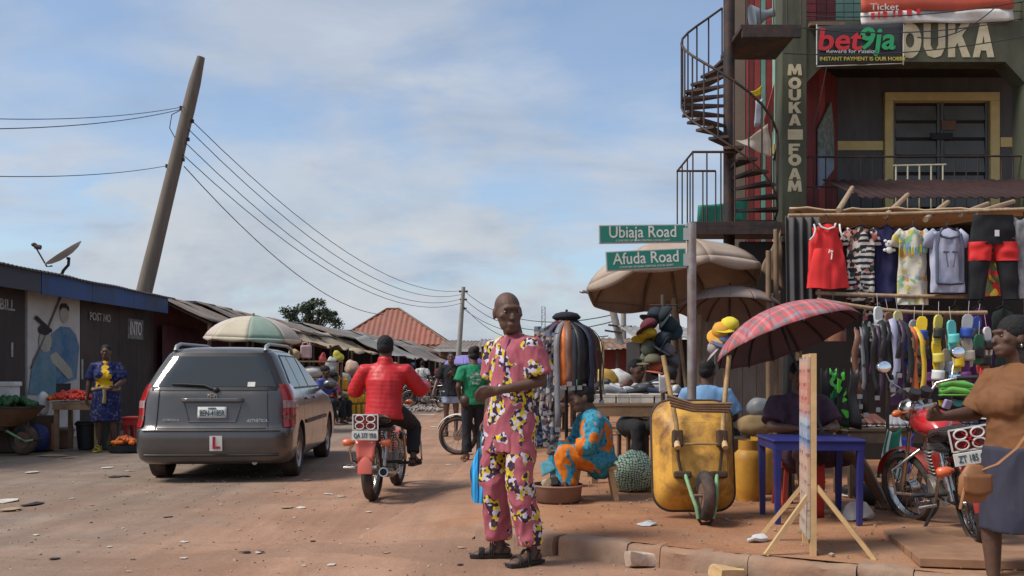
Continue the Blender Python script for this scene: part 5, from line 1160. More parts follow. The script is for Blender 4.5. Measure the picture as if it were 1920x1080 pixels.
# umbrellas
def umbrella(name, label, loc, rad, h, n, mats, pole_h, polem, tiltx=0, tilty=0, scallop=.0, val=.0, ribs=True, inner=None, rz=0.):
    o = thing(name, label, 'umbrella', loc, rz); o.rotation_euler = (tiltx, tilty, rz)
    def prof(t): return rad * math.sin(t * R(72)) / math.sin(R(72)), h * (math.cos(t * R(72)) - math.cos(R(72))) / (1 - math.cos(R(72)))
    for k in range(n):
        mb = MB(); a0, a1 = 2 * math.pi * k / n, 2 * math.pi * (k + 1) / n
        def f(u, v):
            r, z = prof(v); a = lerp(a0, a1, u); fl = math.cos((u - .5) * 2 * math.pi / n) ; e = math.sin(math.pi * u)
            rr = r * lerp(1, math.cos(math.pi / n) / math.cos((u - .5) * 2 * math.pi / n), .8)
            rr *= 1 - scallop * .35 * e * (v ** 4); zz = z + (scallop * rad * .32 * e * v ** 4)
            return V((rr * math.cos(a), rr * math.sin(a), zz))
        mb.grid(f, 8, 9)
        if val:
            def g(u, v):
                p = f(u, 1); q = V((p.x, p.y, 0)).normalized(); return p + V((0, 0, -val * v * (.55 + .45 * math.sin(math.pi * u)))) + q * .02 * math.sin(v * 3)
            mb.grid(g, 8, 3)
        po_ = mb.build('panel', [inner, mats[k % len(mats)]] if inner else mats[k % len(mats)], o, 180, solid=.004)
        if inner: po_.modifiers[0].material_offset = 1; po_.modifiers[0].offset = 1
    if ribs:
        for k in range(n):
            a = 2 * math.pi * k / n; rb = MB(); rb.tube([V((prof(t)[0] * math.cos(a), prof(t)[0] * math.sin(a), prof(t)[1] - .012)) for t in (.02, .3, .6, .85, 1.0)], .005 if rad < .8 else .009, 5); rb.build('rib', polem, o, 60)
    pm = MB(); pm.cyl((0, 0, h + .06), (0, 0, -pole_h), .012 if rad < .8 else .022, None, 8); pm.build('pole', polem, o, 60)
    return o
def plaidm(nt, v):
    n = N(nt, 'ShaderNodeSeparateXYZ'); nt.links.new(v, n.inputs[0]); 
    st = lambda s, p: stripes(nt, s, p, [(.42, .09, .1), (.42, .09, .1), (.1, .14, .13), (.42, .09, .1), (.52, .2, .2), (.38, .08, .1), (.2, .22, .25)])
    c = mixc(nt, .5, st(n.outputs[0], .17), st(n.outputs[1], .17))
    geo = N(nt, 'ShaderNodeNewGeometry'); 
    return c
plaid = pmat('red plaid', plaidm, .7)
um_lining = mat('plum lining', (.11, .066, .07), .8, .1, 5, .05)
def double(name, outer_c, inner):
    if name in MT: return MT[name]
    m = outer_c.copy(); m.name = name; nt = m.node_tree; b = bsdf(m); l = b.inputs['Base Color'].links[0].from_socket; g_ = N(nt, 'ShaderNodeNewGeometry'); sep = N(nt, 'ShaderNodeSeparateXYZ')
    nt.links.new(g_.outputs['True Normal'], sep.inputs[0])
    f = mathn(nt, 'GREATER_THAN', mathn(nt, 'MULTIPLY', sep.outputs[2], mathn(nt, 'SUBTRACT', 1, mathn(nt, 'MULTIPLY', g_.outputs['Backfacing'], 2))), 0)
    nt.links.new(mixc(nt, f, inner, l), b.inputs['Base Color']); MT[name] = m; return m
UP = at(1476, 640, 7.25)
umbrella('plaid_umbrella', 'red plaid umbrella with plum lining tilted over the blue table', UP, .57, .27, 16, [plaid], .75, blackm, R(-15), R(-17), .03, inner=um_lining)
tanv = mat('dusty tan canvas', (.36, .28, .22), .9, .12, 3, .15, dirt=(.22, .15, .11), damt=.6, dscale=2)
tanu = umbrella('parasol', 'large dusty tan market parasol behind the street signs', at(1262, 530, 10.3), .98, .42, 8, [tanv], 2.0, wood, R(-11), R(-3), .04, .13, rz=R(12))
umbrella('parasol', 'flat brown parasol behind and below the tan parasol', at(1368, 582, 10.0), .56, .24, 14, [mat('brown grey canvas', (.26, .2, .175), .9, .12, 4, .1)], 1.6, wood_dark, R(-10), R(3), .03)

# street sign post
SP = thing('street_sign', 'two green street name signs on a grey steel post', 'sign', V((px(1297, 7.7), 7.7, PV)))
mb = MB(); mb.cyl((0, 0, -.05), (0, 0, pz(418, 7.7) - PV), .038, None, 16); mb.build('post', mat('galvanised post', (.33, .32, .31), .5, .15, 6, .1, .5, dirt=(.17, .09, .06), damt=.95, dscale=2.2), SP, 60)
sgreen = mat('sign green', (.012, .17, .12), .45, .06, 4, .02, dirt=(.05, .16, .12), damt=.3); sgrey = mat('sign rim', (.42, .43, .42), .5, .1, 5, .05, .3)
for (xa_, xb_, ya, yb, t) in ((1122, 1286, 422, 457, 'Ubiaja Road'), (1135, 1286, 469, 506, 'Afuda Road')):
    zc = pz((ya + yb) / 2, 7.7) - PV; X0, X1 = px(xa_, 7.7) - SP.location.x, px(xb_, 7.7) - SP.location.x; hh = (yb - ya) / 2 * 7.7 / FPX
    tr = R(3) if t[0] == 'A' else R(1); c = V(((X0 + X1) / 2, -.02, zc))
    mb = MB(); mb.box((0, 0, 0), (X1 - X0, .018, hh * 2)); po = mb.build('sign_panel', sgrey, SP, bevel=.003, loc=c, rot=(0, -tr, R(2)))
    mb = MB(); mb.box((0, -.0105, 0), (X1 - X0 - .02, .004, hh * 2 - .02)); mb.build('green_face', sgreen, po)
    lettering(t, po, (0, -.0135, .012), white_p, .135, .86, bold=.008, ext=.001); lettering('COURTESY OF ESAN CENTRAL LOCAL GOVT', po, (.0, -.0135, -.055), white_p, .022, 1.0, ext=.001)
    mb = MB(); mb.box((X1 + .0, .0, zc), (.05, .05, .1)); mb.build('bracket', sgrey, SP)

# yellow wheelbarrow tipped up on its nose, leaning back
def barrow(label, loc, rot, pan_c, rusted=True, full=True):
    o = thing('wheelbarrow', label, 'wheelbarrow', loc); o.rotation_euler = rot
    pan = mat('pan ' + str(pan_c), pan_c, .55, .15, 4, .15, dirt=(.13, .055, .028), damt=.95, dscale=5.5)
    # local: y along the barrow (nose at y=0 going to handles at +y), z up out of the pan's underside is -z
    mb = MB(); rows = [(-.0, .17, .24), (-.04, .23, .275), (-.13, .265, .31), (-.2, .285, .335)]
    def ring(z, k):
        hw, hl0, hl1 = lerp(.19, .29, k), lerp(.16, .0, k), lerp(.62, .80, k); r = .11 if k < .9 else .13; pts = []
        for cx_, cy_, a0 in ((hw - r, hl1 - r, 0), (-hw + r, hl1 - r, 90), (-hw + r, hl0 + r, 180), (hw - r, hl0 + r, 270)):
            for i in range(7): a = R(a0 + 15 * i); pts.append(V((cx_ + r * math.cos(a), cy_ + r * math.sin(a), z)))
        return pts
    zs_ = [(0, 0), (.012, .05), (.05, .25), (.13, .65), (.2, .96), (.215, 1.0)]
    vs = []; 
    for z, k in zs_: vs += ring(z, k)
    n = 28
    mb.add(vs, [(i * n + j, i * n + (j + 1) % n, (i + 1) * n + (j + 1) % n, (i + 1) * n + j) for i in range(len(zs_) - 1) for j in range(n)] + [tuple(range(n))[::-1]])
    mb.build('pan', pan, o, 50, solid=.006, recalc=True)
    mb = MB(); mb.tube(ring(.215, 1.0), .014, 6, closed=True); mb.build('pan_rim', mat('rusty black rim', (.05, .035, .028), .8, .3, 6, .2), o, 60)
    hm_ = mat('handle ' + str(pan_c), (.42, .27, .11), .6, .2, 6, .2, dirt=(.12, .07, .04), damt=.8, dscale=4)
    for s in (-1, 1):
        mb = MB(); mb.tube([(s * .155, .44, -.06), (s * .165, .62, -.055), (s * .19, .80, -.03), (s * .235, 1.1, -.02)], .017, 8); mb.build('handle', hm_, o, 60)
        mb = MB(); mb.box((s * .155, .50, -.04), (.07, .12, .07)); mb.build('handle_bracket', mat('rusty bracket', (.06, .035, .02), .85, .3, 8, .3), o, bevel=.01)
        mb = MB(); mb.cyl((s * .165, .43, -.09), (s * .165, .47, -.06), .022, None, 10); mb.build('socket', wood_new, o, 60)
        mb = MB(); mb.box((s * .125, .245, -.03), (.12, .05, .05)); mb.build('fork_bracket', mat('rusty bracket', (.06, .035, .02), .85), o, bevel=.012)
        mb = MB(); mb.tube([(s * .11, .25, -.04), (s * .085, .1, -.12), (s * .065, .02, -.16), (s * .05, -.06, -.14)], .014, 8); mb.build('fork', mat('pale green paint', (.2, .4, .2), .6, .2, 8, .1, dirt=(.12, .08, .05), damt=.8, dscale=7), o, 60)
        mb = MB(); mb.tube([(s * .16, .5, -.05), (s * .15, .36, -.02), (s * .13, .24, -.02)], .012, 6); mb.build('strut', mat('rusty bracket', (.06, .035, .02), .85), o, 60)
    mb = MB(); mb.tube([(-.165, .46, -.055), (.165, .46, -.055)], .008, 6); mb.build('cross_rod', hm_, o, 60)
    mb = MB(); mb.tube([(-.05, -.06, -.14), (-.03, -.095, -.13), (.03, -.095, -.13), (.05, -.06, -.14)], .012, 8); mb.build('nose_guard', mat('rusty bracket', (.06, .035, .02), .85), o, 60)
    M = Matrix.Translation((0, .095, -.15)) @ Matrix.Rotation(R(90), 4, 'Y')
    mb = MB(); mb.lathe([(.09, -.03), (.14, -.042), (.165, -.03), (.175, 0), (.165, .03), (.14, .042), (.09, .03)], 28, M, False); wo = mb.build('wheel', rubber, o, 60, recalc=True)
    mb = MB(); mb.lathe([(.095, -.028), (.02, -.02), (.02, .02), (.095, .028)], 20, M, False); mb.cyl((-.075, .095, -.15), (.075, .095, -.15), .012); mb.build('hub', rust, wo, 50, recalc=True)
    return o
# stands on its nose: local y points up, underside (-z) faces the viewer
bp = gnd(1322, 985, PV)
bw_ = barrow('yellow wheelbarrow tipped on its nose against the street sign post', (bp.x, bp.y + .15, PV + .09), (R(99), 0, R(181)), (.62, .33, .055)); bw_.scale = (1.07, 1.05, 1.07)
# rope wound round its handles
rp = MB()
for k in range(4): rp.tube([at(1252 + 2 * k, 742 + 6 * k, 6.72), at(1300, 758 + 4 * k, 6.68), at(1372 - 2 * k, 757 + 5 * k, 6.70)], .012, 6)
tag(rp.build('rope', mat('brown rope', (.2, .12, .07), .9, .2, 20, .4), None, 60), 'brown rope wound across the handles of the tipped barrow', 'rope')

# blue plastic table
TB = thing('plastic_table', 'dark blue plastic table under the plaid umbrella', 'table', V((px(1517, 7.0), 7.0, PV)), R(-3))
bluep = mat('dark blue plastic', (.018, .024, .15), .4, .1, 4, .03, dirt=(.08, .06, .12), damt=.4)
W_ = .335; D_ = .3
mb = MB(); mb.bx((-W_, -D_, .60), (W_, D_, .625)); mb.build('table_top', bluep, TB, bevel=.012)
for n_, a, b in (('apron', (-W_ + .02, -D_ + .012, .545), (W_ - .02, -D_ + .03, .60)), ('apron', (-W_ + .02, D_ - .03, .545), (W_ - .02, D_ - .012, .60)), ('apron', (-W_ + .012, -D_ + .03, .545), (-W_ + .03, D_ - .03, .60)), ('apron', (W_ - .03, -D_ + .03, .545), (W_ - .012, D_ - .03, .60))):
    mb = MB(); mb.bx(a, b); mb.build(n_, bluep, TB)
for sx in (-1, 1):
    for sy_ in (-1, 1):
        mb = MB(); mb.tube([(sx * (W_ - .045), sy_ * (D_ - .045), 0), (sx * (W_ - .04), sy_ * (D_ - .04), .598)], [.028, .036], 4); mb.build('leg', bluep, TB, bevel=.006)
# wooden easel sign seen edge on
EA = thing('easel_sign', 'tall narrow wooden easel sign standing edge on at the kerb', 'sign', gnd(1517, 1030, PV), R(-101))
L_ = 1.22; 
for z0, z1, x in ((0, L_, -.2), (0, L_, .2)):
    mb = MB(); mb.beam((x, 0, z0), (x, 0, z1), .045, .035, (0, 1, 0)); mb.build('upright', wood_new, EA)
for z in (.2, .7, L_ - .02):
    mb = MB(); mb.beam((-.178, .0, z), (.178, .0, z), .03, .04); mb.build('rail', wood_new, EA)
mb = MB(); mb.bx((-.22, -.035, .1), (.22, -.02, L_ - .02))
def eposter(nt, v):
    s = sepx(nt, v); c = ramp(nt, mathn(nt, 'DIVIDE', s[2], 1.22), [(0, (.42, .36, .28)), (.12, (.42, .36, .28)), (.13, (.42, .33, .26)), (.5, (.5, .3, .22)), (.56, (.1, .2, .42)), (.66, (.35, .42, .5)), (.72, (.5, .18, .13)), (.9, (.55, .22, .16)), (1, (.5, .4, .3))])
    k = stripes(nt, s[2], .085, [(.05, .05, .05), (.4, .35, .28), (.45, .4, .33), (.3, .24, .2)])
    m_ = ramp(nt, noisen(nt, mapn(nt, v, (18, 1, 12)), 1, 3), [(.5, (0,) * 3), (.52, (.75,) * 3)])
    return mixc(nt, mathn(nt, 'MULTIPLY', m_, .8), c, k)
mb.build('poster', pmat('easel poster', eposter), EA)
for p, q in (((.2, .02, .42), (.28, .34, .0)), ((-.2, .02, .42), (-.26, .36, .0)), ((-.2, -.03, .36), (-.25, -.3, .0)), ((.2, -.03, .36), (.24, -.28, 0))):
    mb = MB(); mb.beam(p, q, .032, .026); mb.build('brace', wood_new, EA)

# low plank platform at the right
PL = thing('plank_platform', 'low wooden plank platform under the parked motorcycle', 'platform', gnd(1780, 1030, PV))
a_, b_, c_, d_ = gnd(1655, 992, PV + .04), gnd(1885, 975, PV + .04), gnd(1945, 1060, PV + .04), gnd(1725, 1052, PV + .04)
for k in range(5):
    t0, t1 = k / 5 + .01, (k + 1) / 5 - .01
    q = [a_.lerp(d_, t0), b_.lerp(c_, t0), b_.lerp(c_, t1), a_.lerp(d_, t1)]
    mb = MB(); vs = [p - PL.location + V((0, 0, dz_ + .004 * k)) for dz_ in (-.05, 0) for p in q]
    mb.add(vs, [(0, 1, 2, 3), (4, 7, 6, 5), (0, 4, 5, 1), (1, 5, 6, 2), (2, 6, 7, 3), (3, 7, 4, 0)]); mb.build('plank', mat('red dusty plank', (.28, .15, .085), .9, .25, 5, .4, dirt=(.17, .1, .06), damt=.5, dscale=3), PL, recalc=True, bevel=.004)
# shoe table behind the seated man
def trestle(name, label, x0_, x1_, y_, d, top_z, depth, m, legs=True):
    o = thing(name, label, 'table', V(((px(x0_, d) + px(x1_, d)) / 2, d + depth / 2, PV))); w_ = px(x1_, d) - px(x0_, d)
    n = 4
    for k in range(n):
        mb = MB(); mb.bx((-w_ / 2, -depth / 2 + depth * k / n + .004, top_z - .03), (w_ / 2, -depth / 2 + depth * (k + 1) / n - .004, top_z)); mb.build('plank', m, o, bevel=.003)
    mb = MB(); mb.bx((-w_ / 2 + .02, -depth / 2 + .01, top_z - .13), (w_ / 2 - .02, -depth / 2 + .05, top_z - .034)); mb.build('apron', m, o)
    for sx in (-1, 1):
        for sy_ in (-1, 1):
            mb = MB(); mb.beam((sx * (w_ / 2 - .06), sy_ * (depth / 2 - .07), 0), (sx * (w_ / 2 - .06), sy_ * (depth / 2 - .07), top_z - .035), .06); mb.build('leg', m, o)
    return o
trestle('trestle_table', 'long timber trestle table heaped with shoes behind the seated man', 1105, 1290, 760, 9.3, .80, .7, wood)
# boxes and shoes on it
for k, x in enumerate((1118, 1142, 1166, 1190, 1214, 1238)):
    p = V((px(x, 9.4), 9.42, PV + .80)); mb = MB(); mb.bx((-.06, -.07, .003), (.06, .07, .08)); bxo = thing('shoe_box', 'white shoe box, %s from the left at the front of the trestle table' % ORD[k], 'box', p, random.uniform(-.1, .1), 'shoe boxes on the trestle table'); mb.build('box', white_p, bxo, bevel=.003)
    mb = MB(); mb.bx((-.063, -.073, .06), (.063, .073, .09)); mb.build('lid', paper, bxo, bevel=.003)
def shoe(label, p, rz, c, L=.27, group='shoes on the trestle table', roll=0):
    o = thing('shoe', label, 'shoe', p, rz, group); o.rotation_euler = (roll, 0, rz)
    mb = MB(); mb.tube([(0, -L * .45, .028), (0, -L * .2, .034), (0, .0, .045), (0, L * .25, .06), (0, L * .45, .06)], [.032, .042, .04, .035, .032], 12, (1, 0, 0), [.6, .75, 1, 1.35, 1.4], rnd=True); mb.build('upper', mat('shoe ' + str(c), c, .5, .1, 8, .05), o, 60)
    mb = MB(); mb.tube([(0, -L * .5, .008), (0, -L * .2, .008), (0, .1 * L, .008), (0, .52 * L, .01)], [.03, .046, .036, .036], 12, (1, 0, 0), [.3, .22, .3, .3]); mb.build('sole', mat('pale sole', (.45, .44, .42), .7), o, 60)
sc_ = [(.02, .02, .02), (.3, .31, .33), (.5, .5, .5), (.05, .06, .1), (.12, .06, .04), (.02, .02, .02), (.4, .4, .42)]
for k in range(22):
    x = 1112 + (k * 37) % 172; r_ = k % 3
    c = sc_[k % 7]; nm = {(.02, .02, .02): 'black', (.3, .31, .33): 'grey', (.5, .5, .5): 'white', (.05, .06, .1): 'navy', (.12, .06, .04): 'brown', (.4, .4, .42): 'silver grey'}[c]
    rk_ = sorted([1112 + (j * 37) % 172 for j in range(22) if j % 3 == r_]).index(x); shoe('%s shoe, %s from the left in the %s row on the trestle table' % (nm, ORD[rk_], ('front', 'middle', 'back')[r_]), V((px(x, 9.6 + .15 * r_), 9.62 + .15 * r_, PV + .83 + .03 * r_ + .05 * (k % 2))), random.uniform(0, 6), c)
# wooden uprights on the table
for k, (x, y0, y1) in enumerate(((1129, 640, 758), (1115, 650, 758))):
    pole('wooden_post', ('pale', 'dark')[k] + ' upright wooden stick standing on the shoe table', at(x, y1, 9.5), at(x, y0, 9.5), .022, (wood_new, wood_dark)[k])
# cobbler's bench, low stool and block
SB_ = thing('low_bench', 'low pale wooden bench the seated man in orange and teal sits on', 'bench', V((px(1113, 8.15), 8.15, PV)))
mb = MB(); mb.bx((-.2, -.13, .27), (.2, .13, .30)); mb.build('seat', wood_new, SB_, bevel=.004)
for sx in (-1, 1):
    for sy_ in (-1, 1):
        mb = MB(); mb.beam((sx * .19, sy_ * .1, 0), (sx * .14, sy_ * .09, .268), .045); mb.build('leg', wood_new, SB_)
stone(1056, 912, PV, (.22, .2, .30), mat('pale chopping block', (.46, .31, .21), .9, .2, 6, .5, dirt=(.3, .18, .12), damt=.6, dscale=4), 'pale weathered wood block beside the seated man', 'wood_block')
bs = MB(); bs.lathe([(.16, 0), (.2, .03), (.21, .13), (.225, .15), (.215, .16), (.19, .05), (.0, .03)], 28)
tag(bs.build('basin', mat('rusty brown basin', (.2, .11, .075), .7, .2, 5, .15), None, 50, 0, V((px(1045, 7.95), 7.95, PV)), recalc=True), 'rusty brown basin full of scraps behind the man in pink', 'basin')
for k in range(7):
    a = k * .9; mb = MB(); mb.box((0, 0, 0), (.1, .03 + .02 * (k % 3), .06)); tag(mb.build('leather_scrap', [cardb, dark_int, bm2['brown'], paper][k % 4], None, 0, .006, V((px(1045, 7.95), 7.95, PV + .14)) + V((.1 * math.cos(a), .1 * math.sin(a), .02 * (k % 3))), (a, a * 2, a)), 'leather scrap piled in the brown basin', 'scrap', 'scraps in the basin')
# teal cloth beside the basin
cloth('teal_cloth', 'teal striped cloth heaped beside the basin', 'cloth', [at(1012, 868, 8.2), at(1040, 850, 8.3), at(1044, 880, 8.1), at(1014, 893, 8.0)], mat('teal cloth', (.06, .2, .25), .9, .3, 12), .05, 6)
# green and white woven sack
def sackm(nt, v):
    s = sepx(nt, v); a = mathn(nt, 'ABSOLUTE', mathn(nt, 'SINE', mathn(nt, 'MULTIPLY', mathn(nt, 'ADD', s[0], mathn(nt, 'MULTIPLY', noisen(nt, v, 9), .1)), 120)))
    b = mathn(nt, 'ABSOLUTE', mathn(nt, 'SINE', mathn(nt, 'MULTIPLY', mathn(nt, 'ADD', s[2], mathn(nt, 'MULTIPLY', noisen(nt, v, 8), .12)), 140)))
    return ramp(nt, mathn(nt, 'MULTIPLY', a, b), [(.12, (.03, .12, .07)), (.3, (.2, .3, .2)), (.6, (.5, .55, .45))])
def sack(name, label, c, r, m, seed=0, cat='sack'):
    mb = MB(); mb.ell((0, 0, r[2] * .92), r, 24, 16); 
    for v in mb.v:
        k = noise.noise(v * 5 + V((seed, 0, 0))) * .045 + noise.noise(v * 13 + V((seed, 3, 0))) * .018; v += v.normalized() * k; v.z = max(v.z, 0)
    return tag(mb.build(name, m, None, 180, 0, c), label, cat)
sack('woven_sack', 'bulging green and white woven sack behind the low bench', V((px(1190, 8.7), 8.7, PV)), (.25, .2, .19), pmat('green white weave', sackm), 1)
sack('brown_sack', 'tan sack of goods beside the gas cylinders', V((px(1418, 8.9), 8.9, PV + .5)), (.17, .15, .11), mat('tan sacking', (.33, .22, .1), .9, .2, 8, .3), 4)
sack('grey_sack', 'grey plastic sack lying on the tan sack', V((px(1432, 8.95), 8.95, PV + .66)), (.15, .13, .1), mat('grey polythene', (.2, .21, .21), .4, .2, 8, .2), 6)
mb = MB(); mb.bx((-.3, -.2, 0), (.3, .2, .49)); tag(mb.build('wooden_crate', wood_dark, None, 0, .01, V((px(1420, 8.95), 8.95, PV))), 'dark wooden crate under the tan sack', 'crate')
# gas cylinders
def gas(label, x, d, c):
    o = thing('gas_cylinder', label, 'gas cylinder', V((px(x, d), d, PV)), 0, 'gas cylinders'); m = mat('orange gas paint', c, .5, .15, 5, .1, dirt=(.2, .09, .04), damt=.5, dscale=5)
    mb = MB(); mb.lathe([(.1, .0), (.105, .03), (.12, .07), (.125, .12), (.125, .36), (.115, .41), (.07, .45), (.03, .46)], 24); mb.build('body', m, o, 60)
    mb = MB(); mb.lathe([(.085, .43), (.085, .52), (.078, .52), (.078, .43)], 20, None, False); mb.build('collar', m, o, 60); mb = MB(); mb.cyl((0, 0, .45), (0, 0, .5), .02); mb.build('valve', steel, o, 60)
gas('yellow orange gas cylinder standing nearest the tipped barrow', 1403, 8.1, (.5, .25, .03)); gas('yellow gas cylinder just behind the other cylinder', 1425, 8.55, (.5, .27, .04))
# tyre with sand holding a stand, right
mb = MB(); mb.lathe([(.15, .0), (.24, .0), (.28, .05), (.28, .1), (.24, .15), (.17, .15), (.15, .1)], 32, None, False); tag(mb.build('car_tyre', rubber, None, 60, 0, V((px(1665, 7.9), 7.9, PV + .005)), recalc=True), 'car tyre lying flat on the dirt right of the blue table', 'tyre')
# shelf of shoes and sports bag behind the parked motorcycle
SH = trestle('shoe_shelf', 'dark timber shelf of shoes under the arched belt rack', 1590, 1900, 760, 8.15, .62, .5, wood_dark)
for k in range(26):
    x = 1600 + (k * 47) % 290; r_ = k % 2; c = [(.02, .02, .02), (.12, .05, .04), (.3, .3, .32), (.03, .12, .08), (.35, .05, .05), (.02, .02, .05)][k % 6]
    nm = ['black', 'brown', 'grey', 'green', 'red', 'navy'][k % 6]
    rk_ = sorted([1600 + (j * 47) % 290 for j in range(26) if j % 2 == r_]).index(x); shoe('%s shoe, %s from the left in the %s row on the dark shelf' % (nm, ORD[rk_], ('front', 'back')[r_]), V((px(x, 8.3 + .16 * r_), 8.3 + .16 * r_, PV + .625 + .06 * (k % 3 == 0))), random.uniform(-.5, .5), c, .26, 'shoes on the dark shelf')
for k in range(12):
    x = 1600 + (k * 53) % 280; c = [(.02, .02, .02), (.1, .05, .04), (.2, .2, .22)][k % 3]; nm = ['black', 'brown', 'grey'][k % 3]
    rk_ = sorted([1600 + (j * 53) % 280 for j in range(12)]).index(x); shoe('%s shoe, %s from the left on the ground under the dark shelf' % (nm, ORD[rk_]), V((px(x, 8.3), 8.2 + .1 * (k % 3), PV + .006)), random.uniform(-.8, .8), c, .26, 'shoes under the dark shelf')
def lanyard(x, c, label):
    p = at(x, 690, 7.9); cloth('lanyard_bunch', label, 'lanyards', [p + V((-.03, 0, 0)), p + V((.03, 0, 0)), p + V((.06, -.02, -.52)), p + V((-.05, -.02, -.5))], c, .06, 8, x)
grs = pmat('green black print', lambda nt, v: cellpick(nt, v, 26, [(.01, .01, .01), (.04, .3, .05), (.02, .02, .02), (.02, .12, .06), (.1, .45, .12)]))
lanyard(1562, grs, 'green and black scarf hanging beside the easel sign'); lanyard(1576, pmat('green black print b', lambda nt, v: cellpick(nt, v, 20, [(.01, .01, .01), (.06, .35, .03), (.02, .02, .02)])), 'lime and black scarf right of the other green scarf')
lanyard(1545, mat('black net', (.015, .015, .017), .9), 'black net scarf hanging beside the green scarves'); lanyard(1600, bm2['black'], 'black straps bunched left of the arched belt rack')
# duffel bags hung under the handlebar
def hangbag(label, corners, m, st):
    o = cloth('sports_bag', label, 'bag', corners, m, .07, 12)
    return o
def bagm(nt, v): s = sepx(nt, v); return stripes(nt, mathn(nt, 'ADD', s[0], mathn(nt, 'MULTIPLY', s[2], -.25)), .13, [(.02, .14, .09), (.02, .14, .09), (.02, .14, .09), (.55, .55, .5), (.02, .14, .09), (.55, .55, .5), (.02, .14, .09)])
hangbag('green sports bag with white stripes hanging by the parked motorcycle', [at(1664, 805, 7.7), at(1690, 800, 7.7), at(1688, 900, 7.6), at(1644, 895, 7.6)], pmat('green striped', bagm), 1)
hangbag('bright blue bag with white stripes next to the green sports bag', [at(1682, 815, 7.72), at(1712, 812, 7.72), at(1708, 885, 7.7), at(1680, 905, 7.7)], mat('royal blue nylon', (.02, .05, .35), .5), 1)
# caps hanging by the sign post
def capb(label, x, y, d, c, rz=0, c2=None):
    o = thing('cap', label, 'cap', at(x, y, d), rz, 'caps hung for sale'); m = mat('cap ' + str(c), c, .85, .1, 9, .1)
    mb = MB(); mb.lathe([(.098, 0), (.1, .03), (.09, .08), (.05, .115), (.01, .122)], 20); mb.build('crown', m, o, 180)
    mb = MB(); mb.grid(lambda u, v: V(((.095 + .09 * v * math.sin(math.pi * u)) * math.cos(math.pi * (1 + u)) * .95, (.095 + .1 * v * math.sin(math.pi * u)) * math.sin(math.pi * (1 + u)), .004 - .02 * v)), 12, 4); mb.build('peak', mat('cap ' + str(c2 or c), c2 or c, .85), o, 180, solid=.005); return o
CR = thing('cap_stand', 'tall stand crowded with caps left of the street sign post', 'stand', V((px(1243, 8.9), 8.9, PV)))
mb = MB(); mb.cyl((0, 0, 0), (0, 0, 1.85), .02); mb.build('pole', wood_dark, CR, 60)
for k in range(6): mb = MB(); mb.tube([(-.13, 0, 1.75 - .15 * k), (.13, -.02, 1.75 - .15 * k)], .008, 5); mb.build('arm', ironm, CR)
caps = [(1228, 590, (.012, .02, .03), 'black'), (1250, 588, (.012, .02, .025), 'dark teal'), (1222, 606, (.11, .02, .03), 'maroon'), (1246, 608, (.01, .03, .04), 'dark green black'), (1220, 626, (.5, .4, .03), 'yellow'), (1245, 630, (.012, .02, .03), 'soft black'), (1228, 650, (.09, .1, .07), 'khaki green'), (1250, 655, (.13, .14, .15), 'grey'), (1226, 670, (.12, .11, .07), 'sandy'), (1252, 676, (.09, .1, .11), 'charcoal'), (1232, 692, (.4, .1, .05), 'rust and white'), (1250, 702, (.02, .02, .02), 'lowest black')]
for k, (x, y, c, nm) in enumerate(caps):
    oc = capb('%s cap hung on the crowded cap stand' % nm, x + random.uniform(-7, 7), y + 6 + random.uniform(-4, 4), 8.8 - .05 * (k % 3), c, 0); oc.rotation_euler = (random.uniform(-.3, 1.1), random.uniform(-.8, .8), random.uniform(-2.6, .6)); oc.scale = (.85, .85, random.uniform(.6, 1.0))
cloth('white_cloth', 'white cloth hanging below the caps near the sign post', 'cloth', [at(1234, 700, 8.6), at(1250, 700, 8.6), at(1250, 735, 8.6), at(1236, 738, 8.6)], whitec, .04, 6)
for k, (x, y, c, nm) in enumerate(((1368, 612, (.62, .5, .04), 'bright yellow'), (1352, 622, (.6, .3, .04), 'orange yellow'), (1358, 640, (.1, .12, .2), 'blue patterned'), (1345, 652, (.35, .3, .3), 'pink white'), (1372, 630, (.05, .05, .05), 'black'))):
    oc = capb('%s cap in the cluster left of the plaid umbrella' % nm, x, y, 8.6, c); oc.rotation_euler = (random.uniform(.2, .9), random.uniform(-.6, .6), random.uniform(-2, 1)); oc.scale = (.85, .85, .7)
pole('wooden_post', 'thin post carrying the cap cluster left of the plaid umbrella', V((px(1360, 8.7), 8.7, PV)), at(1360, 600, 8.7), .02, wood)
# grey board wall behind the cap cluster, posts of the parasol stall
BW = thing('board_fence', 'pale grey upright board partition behind the parasol stall', 'partition', V((px(1370, 10.9), 10.9, PV)))
for k in range(7):
    mb = MB(); x = -.5 + .16 * k; mb.bx((x, -.015, 0), (x + .152, .015, 1.75 + .05 * noise.noise(V((k, 2, 0))))); mb.build('board', mat('pale grey board', (.3, .27, .23), .85, .15, 4, .2, stretch=(6, 1, 1), dirt=(.18, .13, .1), damt=.5), BW)
for k, (x, d, y1, lb) in enumerate(((1312, 9.9, 590, 'left timber post of the parasol stall'), (1441, 9.6, 470, 'thin pole by the curtain of the clothing stall'), (1455, 9.9, 430, 'thick pole left of the grey curtain'), (1263, 9.8, 560, 'slim pole behind the cap stand'))): pole('wooden_post', lb, V((px(x, d), d, PV)), at(x, y1, d), .028, wood)
pole('umbrella_post', 'black post standing below the plaid umbrella', V((px(1478, 7.9), 7.9, PV)), at(1478, 650, 7.9), .04, blackm)
cloth('brown_tarp', 'brown folded tarpaulin hanging beside the grey curtain', 'tarpaulin', [at(1455, 440, 10), at(1466, 430, 10), at(1465, 545, 10), at(1428, 505, 10)], mat('brown tarp', (.2, .14, .09), .9), .08, 8)
